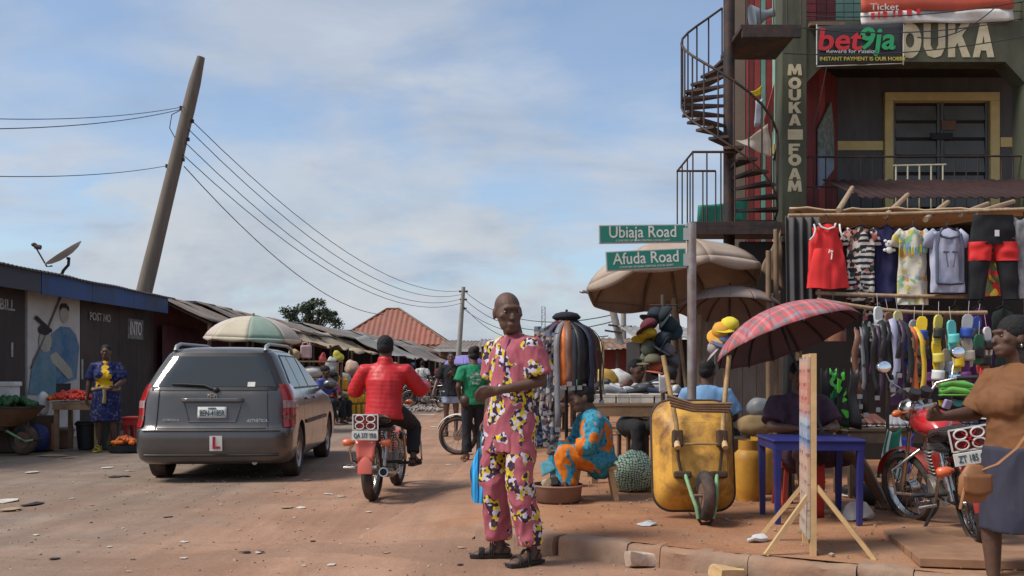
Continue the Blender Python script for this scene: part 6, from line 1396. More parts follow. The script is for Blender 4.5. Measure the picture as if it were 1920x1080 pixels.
cloth('grey_tarp', 'grey striped tarpaulin under the brown parasol', 'tarpaulin', [at(1420, 548, 10.2), at(1462, 545, 10.2), at(1462, 600, 10.2), at(1430, 600, 10.2)], mat('grey tarp', (.2, .19, .18), .9), .05, 8)
# goods beneath the blue table edge: orange tassel, red cloth
cloth('orange_cloth', 'bright orange cloth hanging under the left of the blue table', 'cloth', [at(1458, 865, 6.9), at(1466, 865, 6.9), at(1468, 955, 6.9), at(1455, 955, 6.9)], mat('orange cloth', (.75, .1, .015), .8), .04, 6)
cloth('red_cloth', 'red cloth hanging under the right of the blue table', 'cloth', [at(1530, 870, 7.1), at(1546, 868, 7.1), at(1545, 970, 7.1), at(1528, 972, 7.1)], mat('dark red cloth', (.4, .03, .02), .8), .04, 6)
# ---------------------------------------------------------------- left row of shops and stalls, far buildings
ROW = [(11, -8.85), (21, -8.35), (35, -8.0), (50, -6.8), (64, -5.2), (80, -4.2)]
def rowx(d): return interp(d, ROW)
def corr(p0, p1, p2, p3, name, m, parent, pitch=.16, amp=.018, nv=3, origin=V(), sag=0.0, ragged=0.0):
    """corrugated sheet between corner points p0-p1 (one edge) and p3-p2 (other edge); ribs run from p0 to p3"""
    p0, p1, p2, p3 = (V(p) - origin for p in (p0, p1, p2, p3)); L = (p1 - p0).length; nu = max(8, min(260, int(L / pitch * 4)))
    n = (p1 - p0).cross(p3 - p0).normalized(); mb = MB()
    def f(u, v):
        e = 1 + ragged * noise.noise(V((u * L * 1.1, 3, 1)))
        v2 = v * e; p = p0.lerp(p1, u).lerp(p3.lerp(p2, u), v2)
        return p + n * (amp * math.sin(2 * math.pi * u * L / pitch) + sag * noise.noise(V((u * L * .7, v * 3, L)))) 
    mb.grid(f, nu, nv); return mb.build(name, m, parent, 180, solid=.006)
def local(root, d, out, z):
    """point in the root's frame: d along the street, out = metres towards the street from the row line"""
    return V((rowx(d) + out, d, z)) - root.location
tarred = mat('black brown boards', (.042, .031, .028), .8, .35, 3, .25, dirt=(.1, .065, .05), damt=.6, dscale=1.3, stretch=(1, 1, .6))
bluef = mat('worn blue fascia', (.03, .07, .19), .7, .2, 2.5, .2, dirt=(.035, .035, .045), damt=.8, dscale=.9)
darkf = mat('dark grey fascia', (.05, .05, .065), .75, .2, 3, .2)
def wall_piece(root, name, d0, d1, z0, z1, m, out=0.0, t=.08, n=1):
    for k in range(n):
        a, b = lerp(d0, d1, k / n), lerp(d0, d1, (k + 1) / n) - (.012 if n > 1 else 0); mb = MB()
        vs = [local(root, d, o, z) for z in (z0, z1) for d, o in ((a, out), (b, out), (b, out - t), (a, out - t))]
        mb.add(vs, [(0, 1, 5, 4), (1, 2, 6, 5), (2, 3, 7, 6), (3, 0, 4, 7), (0, 3, 2, 1), (4, 5, 6, 7)]); o_ = mb.build(name, m, root, recalc=True)
    return o_
K1 = thing('barber_kiosk', 'dark boarded kiosk with blue fascia and a painted barber mural', 'kiosk', (rowx(16), 16, 0))
wall_piece(K1, 'wall_board', 11, 16.45, 0, 2.8, tarred, 0, .08, 6)
wall_piece(K1, 'wall_board', 18.35, 21.6, 0, 2.8, tarred, 0, .08, 4)
wall_piece(K1, 'fascia', 11, 16.2, 2.62, 2.97, darkf, .42, .03, 2); wall_piece(K1, 'fascia', 16.22, 21.5, 2.60, 2.97, bluef, .42, .03, 3)
wall_piece(K1, 'end_wall', 21.6, 21.7, 0, 2.9, tarred, 0, 3)
wall_piece(K1, 'back_wall', 11, 21.6, 0, 3.2, tarred, -3, .1); wall_piece(K1, 'near_wall', 10.9, 11, 0, 2.9, tarred, 0, 3)
o_ = K1.location
corr(V((rowx(11) + .5, 11, 2.985)), V((rowx(21.6) + .5, 21.6, 2.965)), V((rowx(21.6) - 3.2, 21.6, 3.25)), V((rowx(11) - 3.2, 11, 3.25)), 'roof_sheet', zinc, K1, .12, .018, 6, o_, .02, .01)
corr(V((rowx(18.5) - .5, 18.0, 3.0)), V((rowx(21.3) - .5, 21.2, 2.98)), V((rowx(21.3) - 1.7, 21.2, 3.45)), V((rowx(18.5) - 2.0, 18.0, 3.28)), 'loose_roof_sheet', zinc, K1, .14, .022, 4, o_, .04)
# mural panel: painted figures as flat paint layers on the board
whiteb = mat('whitewashed board', (.48, .45, .42), .85, .12, 4, .15, dirt=(.3, .26, .23), damt=.6, dscale=1.2)
mur = wall_piece(K1, 'mural', 16.5, 18.3, 0, 2.74, whiteb, .012, .06)
def paint(name, poly, m, lay):
    mb = MB(); pts = [local(K1, lerp(16.5, 18.3, a), .013 + .004 * lay, lerp(.75, 2.74, b)) for a, b in poly]; nrm = V((.004, 0, 0))
    n = len(pts); mb.add(pts + [p + nrm for p in pts], [tuple(range(n)), tuple(range(n, 2 * n))[::-1]] + [(i, (i + 1) % n, n + (i + 1) % n, n + i) for i in range(n)]); mb.build(name, m, mur, recalc=True)
mb_blue = mat('mural blue', (.05, .13, .24), .85, .2, 5, .05, dirt=(.2, .25, .3), damt=.7, dscale=2.2); mb_teal = mat('mural teal', (.09, .18, .24), .85, .25, 5, .05, dirt=(.2, .26, .28), damt=.6, dscale=3)
mb_dark = mat('mural black', (.025, .022, .025), .85, .2, 5, .05); mb_skin = mat('mural skin', (.33, .3, .25), .85, .15, 5, .05); mb_rope = mat('mural brown line', (.14, .08, .07), .85)
def oval(cx, cy, rx, ry, n=14, a0=0): return [(cx + rx * math.cos(2 * math.pi * i / n + a0), cy + ry * math.sin(2 * math.pi * i / n + a0)) for i in range(n)]
paint('painted_gown', [(.5, .12), (.92, .18), (.98, .5), (.9, .62), (.78, .68), (.6, .68), (.42, .6), (.4, .3)], mb_blue, 1)
paint('painted_trousers', [(.52, .0), (.78, .0), (.8, .14), (.5, .14)], mb_dark, 2)
paint('painted_cape', [(.0, .05), (.5, .03), (.5, .35), (.42, .44), (.2, .46), (.08, .36)], mb_teal, 3)
paint('painted_face', oval(.67, .8, .085, .085), mb_skin, 2); paint('painted_hair', [(.58, .83), (.58, .87), (.62, .9), (.7, .905), (.76, .87), (.76, .83), (.7, .86), (.63, .86)], mb_dark, 3)
paint('painted_client_face', oval(.3, .53, .12, .1), mb_skin, 4); paint('painted_client_hair', oval(.28, .635, .11, .05), mb_dark, 5)
paint('painted_arm', [(.38, .4), (.5, .44), (.8, .28), (.83, .2), (.74, .18), (.42, .34)], mb_skin, 4)
paint('painted_line', [(.03, .28), (.06, .28), (.62, .97), (.59, .97)], mb_rope, 4); paint('painted_line', [(.1, .73), (.13, .76), (.42, .64), (.4, .61)], mb_dark, 6)
for s_, dd, z_, sz, sx_ in (('POST NO BILL', 19.35, 2.36, .23, .95), ('BILL', 15.9, 2.38, .26, 1.0)):
    me_l = lettering(s_, K1, local(K1, dd, .006, z_), mat('flaking white paint', (.5, .48, .45), .8, .2, 9, .2, dirt=(.05, .04, .036), damt=.9, dscale=9), sz, sx_, rot=(R(90), 0, R(89)), bold=.015)
pst = wall_piece(K1, 'torn_notice', 20.35, 21.1, 1.98, 2.42, mat('torn notice', (.2, .19, .18), .9, .4, 6, .1, dirt=(.05, .04, .04), damt=.8, dscale=5), .012, .02)
lettering('INTO', pst, local(K1, 20.72, .018, 2.2), white_p, .42, .62, rot=(R(90), 0, R(89)), bold=.012)
wall_piece(K1, 'bolt', 16.0, 16.05, 1.5, 1.75, steel, .02, .02); wall_piece(K1, 'bolt', 18.35, 18.42, 1.1, 1.5, steel, .02, .02)
# satellite dish on the kiosk roof
SD = thing('satellite_dish', 'pale satellite dish on a bent arm on the kiosk roof', 'satellite dish', at(112, 512, 17.2)); do = SD.location
dm = mat('pale dish paint', (.42, .41, .39), .5, .1, 5, .05, dirt=(.25, .2, .17), damt=.5)
rim = at(120, 476, 17.2) - do; ax_ = V((-.55, -.29, .83)).normalized()
mb = MB(); q = ax_.to_track_quat('Z', 'Y').to_matrix().to_4x4(); q.translation = rim; mb.lathe([(.01, -.07), (.15, -.06), (.28, -.03), (.38, .02), (.385, .03), (.37, .02), (.28, -.02), (.15, -.045), (.01, -.055)], 28, q); mb.build('reflector', dm, SD, 180)
mb = MB(); mb.tube([V((0, 0, -.1)), V((.07, 0, .05)), V((.16, 0, .15)), V((.17, 0, .28)), rim - ax_ * .1], .028, 8); mb.build('mount', ironm, SD, 60)
mb = MB(); lnb = at(66, 462, 17.1) - do; mb.tube([rim - ax_ * .05 + V((-.25, 0, -.18)), at(88, 500, 17.15) - do, lnb], .016, 6); mb.build('feed_arm', ironm, SD, 60)
mb = MB(); mb.cyl(lnb, lnb + V((.1, 0, -.02)), .045, None, 10); mb.ell(lnb + V((-.02, 0, .03)), (.05, .05, .04)); mb.build('receiver', ironm, SD, 60)

# following stalls
def stall(label, d0, d1, ridge, eave_out, eave_z, roofm, wallm, ropen=True, pitch=.16, sag=.05, n=3, rag=.1):
    s_ = thing('market_shop', label, 'shop', (rowx(d0), d0, 0)); o = s_.location
    wall_piece(s_, 'wall_board', d0 + .1, d1 - .05, 0, ridge - .05, wallm, 0, .08, n); wall_piece(s_, 'side_wall', d1 - .05, d1, 0, ridge - .05, wallm, 0, 2.5); wall_piece(s_, 'side_wall', d0, d0 + .05, 0, ridge - .05, wallm, 0, 2.5)
    for k in range(n):
        a, b = lerp(d0, d1, k / n), lerp(d0, d1, (k + 1) / n) + .08; dz_ = .02 * k + random.uniform(-.04, .04)
        corr(V((rowx(a) - .1, a, ridge + dz_)), V((rowx(b) - .1, b, ridge + dz_)), V((rowx(b) + eave_out, b, eave_z + dz_)), V((rowx(a) + eave_out, a, eave_z + dz_ + random.uniform(-.05, .05))), 'roof_sheet', roofm if not isinstance(roofm, list) else roofm[k % len(roofm)], s_, pitch, .02, 5, o, sag, rag)
        corr(V((rowx(a) - .1, a, ridge + dz_)), V((rowx(b) - .1, b, ridge + dz_)), V((rowx(b) - 2.6, b, ridge + .15)), V((rowx(a) - 2.6, a, ridge + .15)), 'rear_roof_sheet', zinc, s_, pitch, .02, 3, o, .02)
    for k in range(n + 1):
        a = lerp(d0 + .1, d1 - .1, k / n); mb = MB(); mb.tube([local(s_, a, eave_out - .12, 0), local(s_, a, eave_out - .1, eave_z - .04)], .045, 7); mb.build('post', wood_dark, s_, 60)
        mb = MB(); mb.tube([local(s_, a, eave_out - .05, eave_z - .06), local(s_, a, .0, ridge - .1)], .03, 6); mb.build('rafter', wood_dark, s_, 60)
    return s_
redboard = mat('dark red iron wall', (.075, .018, .02), .7, .25, 4, .2)
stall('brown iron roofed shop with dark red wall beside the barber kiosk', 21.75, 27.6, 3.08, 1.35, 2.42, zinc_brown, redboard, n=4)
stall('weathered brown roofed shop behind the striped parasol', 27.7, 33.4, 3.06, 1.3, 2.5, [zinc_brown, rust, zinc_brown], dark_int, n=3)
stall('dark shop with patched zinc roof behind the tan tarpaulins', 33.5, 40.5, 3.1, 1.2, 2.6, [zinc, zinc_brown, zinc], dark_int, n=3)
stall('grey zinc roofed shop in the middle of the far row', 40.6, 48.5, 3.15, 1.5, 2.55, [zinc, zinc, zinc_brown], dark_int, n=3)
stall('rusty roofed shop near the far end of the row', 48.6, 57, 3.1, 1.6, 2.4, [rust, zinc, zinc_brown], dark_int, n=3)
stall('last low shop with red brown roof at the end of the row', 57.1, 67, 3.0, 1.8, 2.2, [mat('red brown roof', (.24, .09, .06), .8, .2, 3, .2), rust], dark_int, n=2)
# ribs on the dark red wall
RB = thing('iron_partition', 'upright dark red corrugated iron sheet beside the kiosk', 'partition', (rowx(21.9) + .1, 21.9, 0)); corr(V((rowx(21.8) + .16, 21.8, .0)), V((rowx(24.2) + .16, 24.2, .0)), V((rowx(24.2) + .16, 24.2, 2.35)), V((rowx(21.8) + .16, 21.8, 2.35)), 'sheet', redboard, RB, .18, .03, 2, RB.location)
# tan tarpaulins
tarpm = mat('tan tarpaulin', (.33, .25, .165), .9, .15, 1.5, .2, dirt=(.2, .15, .1), damt=.6, dscale=.8); tarpg = mat('grey tarpaulin', (.25, .24, .22), .9, .15, 1.5, .2, dirt=(.15, .13, .11), damt=.6, dscale=.8)
def tarp(label, d0, d1, out0, z0, out1, z1, m, seed, name='tarpaulin'):
    P = [V((rowx(d0) + out0, d0, z0)), V((rowx(d1) + out0, d1, z0)), V((rowx(d1) + out1, d1, z1)), V((rowx(d0) + out1, d0, z1))]; o = P[0].copy(); t = thing(name, label, 'tarpaulin', o); mb = MB()
    mb.grid(lambda u, v: P[0].lerp(P[1], u).lerp(P[3].lerp(P[2], u), v) - o + V((.08 * noise.noise(V((u * 5, v * 4, seed))), 0, -.28 * math.sin(math.pi * v) * .6 - .12 * abs(math.sin(u * 3 * math.pi)) * v * .6 + .12 * noise.noise(V((u * 4, v * 3, seed + 4))))), 24, 12); mb.build('cloth', m, t, 180, solid=.01)
    for u in (0, .5, 1):
        p = P[3].lerp(P[2], u) - o; mb = MB(); mb.tube([V((p.x - .05, p.y, -o.z)), V((p.x - .05, p.y, p.z))], .04, 6); mb.build('pole', wood_dark, t, 60)
tarp('tan tarpaulin slung in front of the nearer shops', 26.5, 32.0, .9, 2.7, 2.5, 2.1, tarpm, 1); tarp('second tan tarpaulin slung beyond the first', 32.2, 38.5, .8, 2.75, 2.6, 2.0, tarpm, 3)
tarp('grey tarpaulin slung beyond the tan ones', 37, 44, 1.4, 2.75, 3.4, 1.9, tarpg, 5); tarp('low grey brown tarpaulin at the far stalls', 46, 53, 1.4, 2.7, 3.4, 1.8, zinc_brown, 8)
tarp('orange brown awning just past the striped parasol', 24.6, 27, 1.4, 2.35, 2.5, 2.1, mat('orange brown tarp', (.38, .17, .08), .9, .15, 3, .1), 9)
# parasols on the left
cr_, gn_, rd_, wt_ = (mat('parasol ' + n_, c, .85, .1, 4, .1, dirt=(.25, .2, .16), damt=.4, dscale=2) for n_, c in (('cream', (.5, .44, .33)), ('grey green', (.22, .32, .26)), ('red', (.45, .07, .05)), ('pinkish white', (.5, .42, .36))))
umbrella('parasol', 'faded cream green and white parasol behind the station wagon', at(474, 634, 19.5), .98, .46, 8, [gn_, wt_, cr_, gn_, wt_, cr_, gn_, wt_], 1.9, wood, R(2), R(2), .02, .1, rz=R(10))
umbrella('parasol', 'purple parasol far down the street beside the utility pole', at(872, 684, 27), .62, .28, 8, [mat('purple canvas', (.2, .17, .42), .8)], 1.4, ironm, 0, 0, .02)
umbrella('parasol', 'green red parasol beyond the purple one', at(930, 690, 30), .7, .28, 8, [mat('parasol red', (.45, .07, .05), .8), mat('leaf green canvas', (.08, .25, .08), .8)], 1.4, ironm, 0, 0, .02)

# goods by the left stalls
def jerrycan(label, p, rz, m, s=1.0, group=None, roll=0):
    o = thing('jerrycan', label, 'jerrycan', p, rz, group, s); o.rotation_euler = (roll, 0, rz)
    mb = MB(); mb.bx((-.14, -.09, 0), (.14, .09, .34)); mb.build('body', m, o, 60, .03)
    mb = MB(); mb.tube([(-.1, 0, .33), (-.08, 0, .41), (.03, 0, .42), (.05, 0, .34)], .018, 7); mb.build('handle', m, o, 60)
    mb = MB(); mb.cyl((.1, 0, .33), (.1, 0, .4), .03); mb.build('cap', m, o, 50); return o
ylc = mat('yellow plastic can', (.62, .33, .015), .5, .12, 4, .05, dirt=(.3, .16, .06), damt=.5, dscale=3)
for k in range(14):
    r_ = k // 6; c_ = k % 6; d = 26.5 + .25 * (c_ % 3); x = px(628 + 9.5 * c_ + 3 * r_, d)
    jerrycan('yellow jerrycan, %s from the left in the %s row left of the rider' % (ORD[c_], ('bottom', 'middle', 'top')[r_]), V((x, d, .37 * r_)), random.uniform(-.4, .4), ylc, .95, 'yellow jerrycans')
jerrycan('orange pink jerrycan under the tomato table', V((px(84, 14.9), 14.9, 0)), .2, mat('faded orange can', (.42, .16, .08), .6, .15, 4, .05), 1.25)
jerrycan('translucent pinkish jerrycan up on the shelf behind the car', at(574, 672, 24.5), .1, mat('pinkish plastic', (.4, .27, .27), .4), 1.0)
SHF = thing('timber_shelf', 'timber shelf stand carrying sacks behind the station wagon', 'shelf', V((px(590, 24.5), 24.5, 0)))
for z_ in (.6, 1.1, 1.55): mb = MB(); mb.bx((-.6, -.3, z_ - .04), (.7, .3, z_)); mb.build('board', wood, SHF)
for sx in (-.55, .65):
    for sy_ in (-.27, .27): mb = MB(); mb.beam((sx, sy_, 0), (sx, sy_, 1.55), .06); mb.build('leg', wood, SHF)
for k, (x, z_, r_, m, lb) in enumerate(((586, 1.1, (.32, .2, .16), white_p, 'white sack on the shelf behind the car'), (600, .6, (.3, .2, .15), linen, 'beige sack on the lower shelf behind the car'), (552, 1.55, (.17, .15, .17), mat('tan basket', (.36, .24, .12), .9), 'tan bag up on the shelf behind the car'))): sack('sack', lb, V((px(x, 24.4), 24.4, z_)), r_, m, k)
for k, (x, y, d, r_, c, lb) in enumerate(((622, 690, 25, (.17, .12, .3), (.4, .42, .42), 'pale plastic bag bundle hanging under the tarpaulin'), (605, 676, 25.5, (.1, .1, .22), (.35, .03, .03), 'red container hanging under the tarpaulin'), (634, 668, 26, (.15, .1, .15), (.5, .45, .05), 'yellow green bag hanging high under the tarpaulin'), (660, 690, 28, (.22, .12, .25), (.5, .33, .25), 'pink and white bag bundle hanging left of the rider'), (648, 712, 27, (.15, .12, .2), (.3, .28, .28), 'grey bag bundle above the jerrycans'), (640, 740, 26.0, (.2, .15, .1), (.2, .22, .1), 'olive bundle on the jerrycans'), (606, 720, 23, (.2, .16, .14), (.45, .36, .3), 'pale bundle held at the side of the car'), (612, 760, 23.5, (.14, .12, .12), (.42, .42, .42), 'white bag on the ground beyond the car'), (622, 775, 23.3, (.2, .12, .06), (.45, .44, .42), 'flat white bag on the ground beyond the car'))):
    mb = MB(); mb.ell((0, 0, 0), r_, 16, 12)
    for v in mb.v: v += v.normalized() * (noise.noise(v * 7 + V((k * 3, 0, 0))) * .06)
    p = at(x, y, d); tag(mb.build('bag', mat('bag %d' % k, c, .6, .25, 8, .3), None, 180, 0, p), lb, 'bag')
# tomato table, barrow of greens, buckets near the kiosk
TT = trestle('market_table', 'rough timber table with a red heap of tomatoes', 95, 185, 0, 14.55, .78, .6, wood); TT.location.z = 0
def heap(label, c, rx, ry, h, n, r, m, name, seed):
    mb = MB(); rg = random.Random(seed)
    for k in range(n):
        a, q = rg.uniform(0, 6.28), math.sqrt(rg.uniform(0, 1)); mb.ell((rx * q * math.cos(a), ry * q * math.sin(a), r + h * (1 - q * q) * rg.uniform(.5, 1)), (r * rg.uniform(.8, 1.1),) * 3, 8, 6)
    tag(mb.build(name, m, None, 180, 0, c), label, 'food', kind='stuff')
tom = mat('tomato red', (.55, .035, .012), .35, .25, 4, 0); tomo = mat('orange red pepper', (.6, .13, .015), .35, .25, 4, 0)
heap('heap of red tomatoes on the timber table', V((px(132, 14.7), 14.75, .79)), .34, .2, .13, 190, .034, tom, 'tomatoes', 1); heap('orange peppers at the left of the tomato table', V((px(100, 14.7), 14.72, .79)), .09, .15, .05, 40, .03, tomo, 'peppers', 2)
heap('small heap of oranges in a tray by the woman', V((px(238, 14.6), 14.55, .1)), .2, .15, .1, 70, .036, tomo, 'oranges', 3)
mb = MB(); mb.lathe([(.22, 0), (.25, .1), (.26, .1), (.25, .0)], 24); tag(mb.build('tray', blackm, None, 60, 0, V((px(238, 14.6), 14.55, .005))), 'black tray of oranges on the ground beside the car', 'tray')
lb_ = barrow('rusty wheelbarrow loaded with green vegetables at the left edge', (px(20, 14.1), 14.1, .36), (R(4), 0, R(-75)), (.17, .09, .045))
lb_.location = (px(66, 14.1), 14.0, .42); lb_.rotation_euler = (R(3), 0, R(82)); lb_.scale = (1.35,) * 3
heap('pile of green vegetables in the rusty barrow', V((px(18, 14.1), 14.05, .70)), .42, .28, .12, 90, .05, mat('dark leaf green', (.02, .07, .02), .6, .5, 6, .1), 'vegetables', 5)
mb = MB(); mb.bx((-.22, -.15, 0), (.22, .15, .24)); bxw = thing('foam_box', 'white foam box standing at the left edge above the greens', 'box', V((px(2, 14.4), 14.4, .82))); mb.build('box', white_p, bxw, bevel=.02); mb = MB(); mb.bx((-.24, -.17, .2), (.24, .17, .27)); mb.build('lid', white_p, bxw, bevel=.01)
mb = MB(); mb.bx((-.3, -.2, 0), (.3, .2, .815)); tag(mb.build('crate_stack', wood_dark, None, 0, .01, V((px(2, 14.55), 14.6, 0))), 'dark crate under the white foam box', 'crate')
for k, (x, d, h_, r_, m, lb) in enumerate(((163, 15.1, .42, .17, blackm, 'black bucket left of the woman in blue'), (205, 15.2, .44, .18, mat('grey green bucket', (.06, .07, .06), .6), 'dark bucket behind the woman in blue'), (120, 15.4, .3, .16, mat('brown pot', (.2, .12, .08), .7), 'brown pot under the tomato table'))):
    o = thing('bucket', lb, 'bucket', V((px(x, d), d, 0))); mb = MB(); mb.lathe([(r_ * .8, 0), (r_, h_), (r_ + .015, h_), (r_ + .015, h_ - .03), (r_ * .97, h_ - .04), (r_ * .75, .03)], 22); mb.build('body', m, o, 50); mb = MB(); mb.lathe([(r_ * 1.02, h_ + .003), (r_ * .9, h_ + .03), (.02, h_ + .035)], 22); mb.build('lid', m, o, 50)
RT = trestle('market_table', 'small red topped table beside the woman in blue', 226, 262, 0, 14.9, .52, .4, mat('red table paint', (.4, .03, .025), .6)); RT.location.z = 0
sack('white_bag', 'white polythene bag left of the tomato table', V((px(80, 14.8), 14.8, .55)), (.1, .1, .2), white_p, 3); sack('blue_bag', 'dark blue bag under the tomato table', V((px(70, 14.6), 14.6, .0)), (.18, .15, .22), mat('dark blue bag', (.03, .04, .14), .6), 5)
mb = MB(); mb.bx((-.15, -.15, 0), (.15, .15, .55)); tag(mb.build('wooden_crate', wood_dark, None, 0, .01, V((px(80, 14.85), 14.85, 0))), 'dark crate under the white polythene bag', 'crate')

# far street: hip roofed house, pole, small houses, tree
RH = thing('hip_roof_house', 'house with red corrugated hip roof at the end of the street', 'house', (px(740, 90), 92, 0)); hw, hd_, ez, rz_ = 5.6, 5.5, 3.9, 7.55
mb = MB(); mb.bx((-hw + .5, -hd_ + .5, 0), (hw - .5, hd_ - .5, ez)); mb.build('wall', mat('cream house wall', (.4, .33, .25), .9), RH)
rh = mat('red tile sheet', (.27, .095, .065), .75, .2, 1.2, .1, dirt=(.2, .1, .075), damt=.7, dscale=.35); ra = 1.0
q = [V((-hw, -hd_, ez)), V((hw, -hd_, ez)), V((hw, hd_, ez)), V((-hw, hd_, ez)), V((-ra, 0, rz_)), V((ra * .2, 0, rz_))]
def hipface(a, b, c, d_):
    e = (b - a); L = e.length; e.normalize(); s_ = ((c + d_) / 2 - a); s_ = s_ - e * s_.dot(e); H_ = s_.length; s_.normalize(); ul, ur = (d_ - a).dot(e) / L, (c - a).dot(e) / L; n_ = e.cross(s_); mb = MB()
    def f(u, v): k = min(u / max(ul, 1e-3), (1 - u) / max(1 - ur, 1e-3), 1); return a + e * u * L + s_ * H_ * k * v + n_ * .05 * math.sin(u * L / .5 * 2 * math.pi)
    mb.grid(f, 120, 2); mb.build('roof_sheet', rh, RH, 180)
hipface(q[0], q[1], q[5], q[4]); hipface(q[1], q[2], q[5], q[5]); hipface(q[3], q[0], q[4], q[4]); hipface(q[2], q[3], q[4], q[5])
for a, b in ((0, 4), (1, 5), (4, 5), (2, 5)): mb = MB(); mb.tube([q[a] + V((0, 0, .05)), q[b] + V((0, 0, .05))], .1, 6); mb.build('ridge_cap', rust, RH)
SHs = [('low dark zinc roofed house right of the far utility pole', 895, 58, 4.6, 2.75, zinc_brown, 3.35), ('low red roofed shop beside the purple parasol', 810, 66, 3.2, 2.6, mat('red brown roof', (.24, .09, .06), .8), 3.2)]
for lb, x, d, w_, ez_, rm_, rz2 in SHs:
    h_ = thing('small_house', lb, 'house', (px(x, d), d, 0)); mb = MB(); mb.bx((-w_ / 2, 0, 0), (w_ / 2, 4, ez_)); mb.build('wall', mat('brown plaster', (.2, .13, .09), .9), h_)
    corr(V((-w_ / 2 - .4, -.6, ez_)), V((w_ / 2 + .4, -.6, ez_ - .15)), V((w_ / 2 + .2, 2.2, rz2 - .1)), V((-w_ / 2 + .3, 2.2, rz2)), 'roof_sheet', rm_, h_, .25, .03, 3); corr(V((-w_ / 2 + .3, 2.2, rz2)), V((w_ / 2 + .2, 2.2, rz2 - .1)), V((w_ / 2 + .3, 4.6, ez_)), V((-w_ / 2 - .3, 4.6, ez_)), 'roof_sheet', rm_, h_, .25, .03, 3)
    mb = MB(); mb.bx((-.5, -.02, 0), (.4, .05, 2.0)); mb.build('door', mat('dark door', (.05, .04, .06), .7), h_); mb = MB(); mb.bx((.9, -.02, 1.0), (1.5, .05, 1.8)); mb.build('window', dark_int, h_)
    mb = MB(); mb.bx((-w_ / 2 - .4, -.66, ez_ - .2), (w_ / 2 + .4, -.6, ez_ - .02)); mb.build('fascia', white_p, h_)
# market sheds across the way, right of centre
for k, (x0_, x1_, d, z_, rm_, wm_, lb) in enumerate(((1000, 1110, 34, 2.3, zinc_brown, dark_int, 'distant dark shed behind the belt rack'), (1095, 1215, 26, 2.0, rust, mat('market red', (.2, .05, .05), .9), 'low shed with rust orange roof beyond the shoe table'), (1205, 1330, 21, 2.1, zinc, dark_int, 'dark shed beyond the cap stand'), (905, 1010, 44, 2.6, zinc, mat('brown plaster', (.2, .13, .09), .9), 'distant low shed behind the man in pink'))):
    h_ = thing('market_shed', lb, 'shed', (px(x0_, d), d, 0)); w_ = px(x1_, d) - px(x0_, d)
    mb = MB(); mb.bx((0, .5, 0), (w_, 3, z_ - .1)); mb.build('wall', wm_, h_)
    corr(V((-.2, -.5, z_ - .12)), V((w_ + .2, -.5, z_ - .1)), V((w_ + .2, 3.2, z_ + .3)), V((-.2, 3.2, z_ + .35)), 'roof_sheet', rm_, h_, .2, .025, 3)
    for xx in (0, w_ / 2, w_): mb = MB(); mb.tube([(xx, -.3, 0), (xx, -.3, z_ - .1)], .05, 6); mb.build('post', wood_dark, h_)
for k in range(16):
    x = 1015 + (k * 71) % 240; d = 15 + (k * 37 % 60) / 10; c = [(.35, .05, .05), (.05, .2, .12), (.45, .44, .42), (.06, .1, .3), (.1, .09, .08), (.4, .25, .05), (.02, .02, .02), (.3, .3, .3)][k % 8]; nm = ['red', 'green', 'white', 'blue', 'brown', 'amber', 'black', 'grey'][k % 8]
    sack('goods_bundle', ('left' if x < 1130 else 'right') + ' hand %s bundle of goods piled beyond the shoe table' % nm, V((px(x, d), d, PV + .35 + .2 * (k % 3))), (.28, .2, .22), mat('bundle ' + nm, c, .7, .2, 5, .2), k, 'goods')['group'] = 'bundles of goods beyond the shoe table'
for k in range(4):
    x0_ = 1010 + 62 * k; d = 17.5 + .8 * (k % 2); t_ = trestle('market_table', ('first', 'second', 'third', 'fourth')[k] + ' low table of goods from the belt rack beyond the shoe table', x0_, x0_ + 58, 0, d, .5, 1.0, wood_dark)
# crowd of parked motorbikes and heaps far down the street
for k, (x, y, r_) in enumerate(((800, 765, 70), (822, 757, 110), (778, 752, 40))):
    p = gnd(x, y); c = copy_tree(bike_white, (p.x, p.y, -.01), R(r_), 'small far motorcycle parked %s at the end of the street' % ('nearest the rider', 'right of the others', 'farthest back')[k])
heap('litter heap at the far kerb right of the rider', gnd(775, 772), 1.1, .7, .1, 130, .05, mat('mixed litter', (.25, .22, .19), .8, .6, 3, .2), 'rubbish', 8)
heap('litter strewn at the foot of the far stalls', gnd(730, 765), 1.8, .9, .08, 150, .045, mat('mixed litter', (.25, .22, .19), .8), 'rubbish', 9)

# poles and wires
timber_g = mat('grey weathered pole', (.16, .13, .105), .9, .25, 3, .4, stretch=(5, 5, .6), dirt=(.1, .085, .07), damt=.6, dscale=1.5)
LP_ = thing('utility_pole', 'thick leaning timber utility pole rising behind the kiosk roof', 'utility pole', (0, 24.5, 0))
b0, t0 = at(272, 540, 24.5), at(377, 107, 24.5); dirp = (t0 - b0).normalized(); g0 = b0 - dirp * (b0.z / dirp.z); LP_.location = g0
mb = MB(); K = 14; mb.tube([g0.lerp(t0, i / K) - g0 + V((.025 * noise.noise(V((i, 1, 0))), 0, 0)) for i in range(K + 1)], [lerp(.235, .145, i / K) * (1 + .06 * noise.noise(V((i * .8, 5, 0)))) * (.7 if i == K else 1) for i in range(K + 1)], 14); mb.build('shaft', timber_g, LP_, 60)
for y_, s_ in ((203, -1), (228, 1), (262, 1), (300, 1), (312, -1)):
    p = b0 + dirp * ((at(0, y_, 24.5).z - b0.z) / dirp.z) - g0; mb = MB(); mb.cyl(p + V((s_ * .12, -.02, 0)), p + V((s_ * .2, -.02, .0)), .03); mb.cyl(p + V((s_ * .2, -.02, -.04)), p + V((s_ * .2, -.02, .05)), .035); mb.build('insulator', ironm, LP_, 60)
FP = thing('utility_pole', 'slim grey utility pole far down the street left of the man', 'utility pole', V((px(858, 52), 52, 0)))
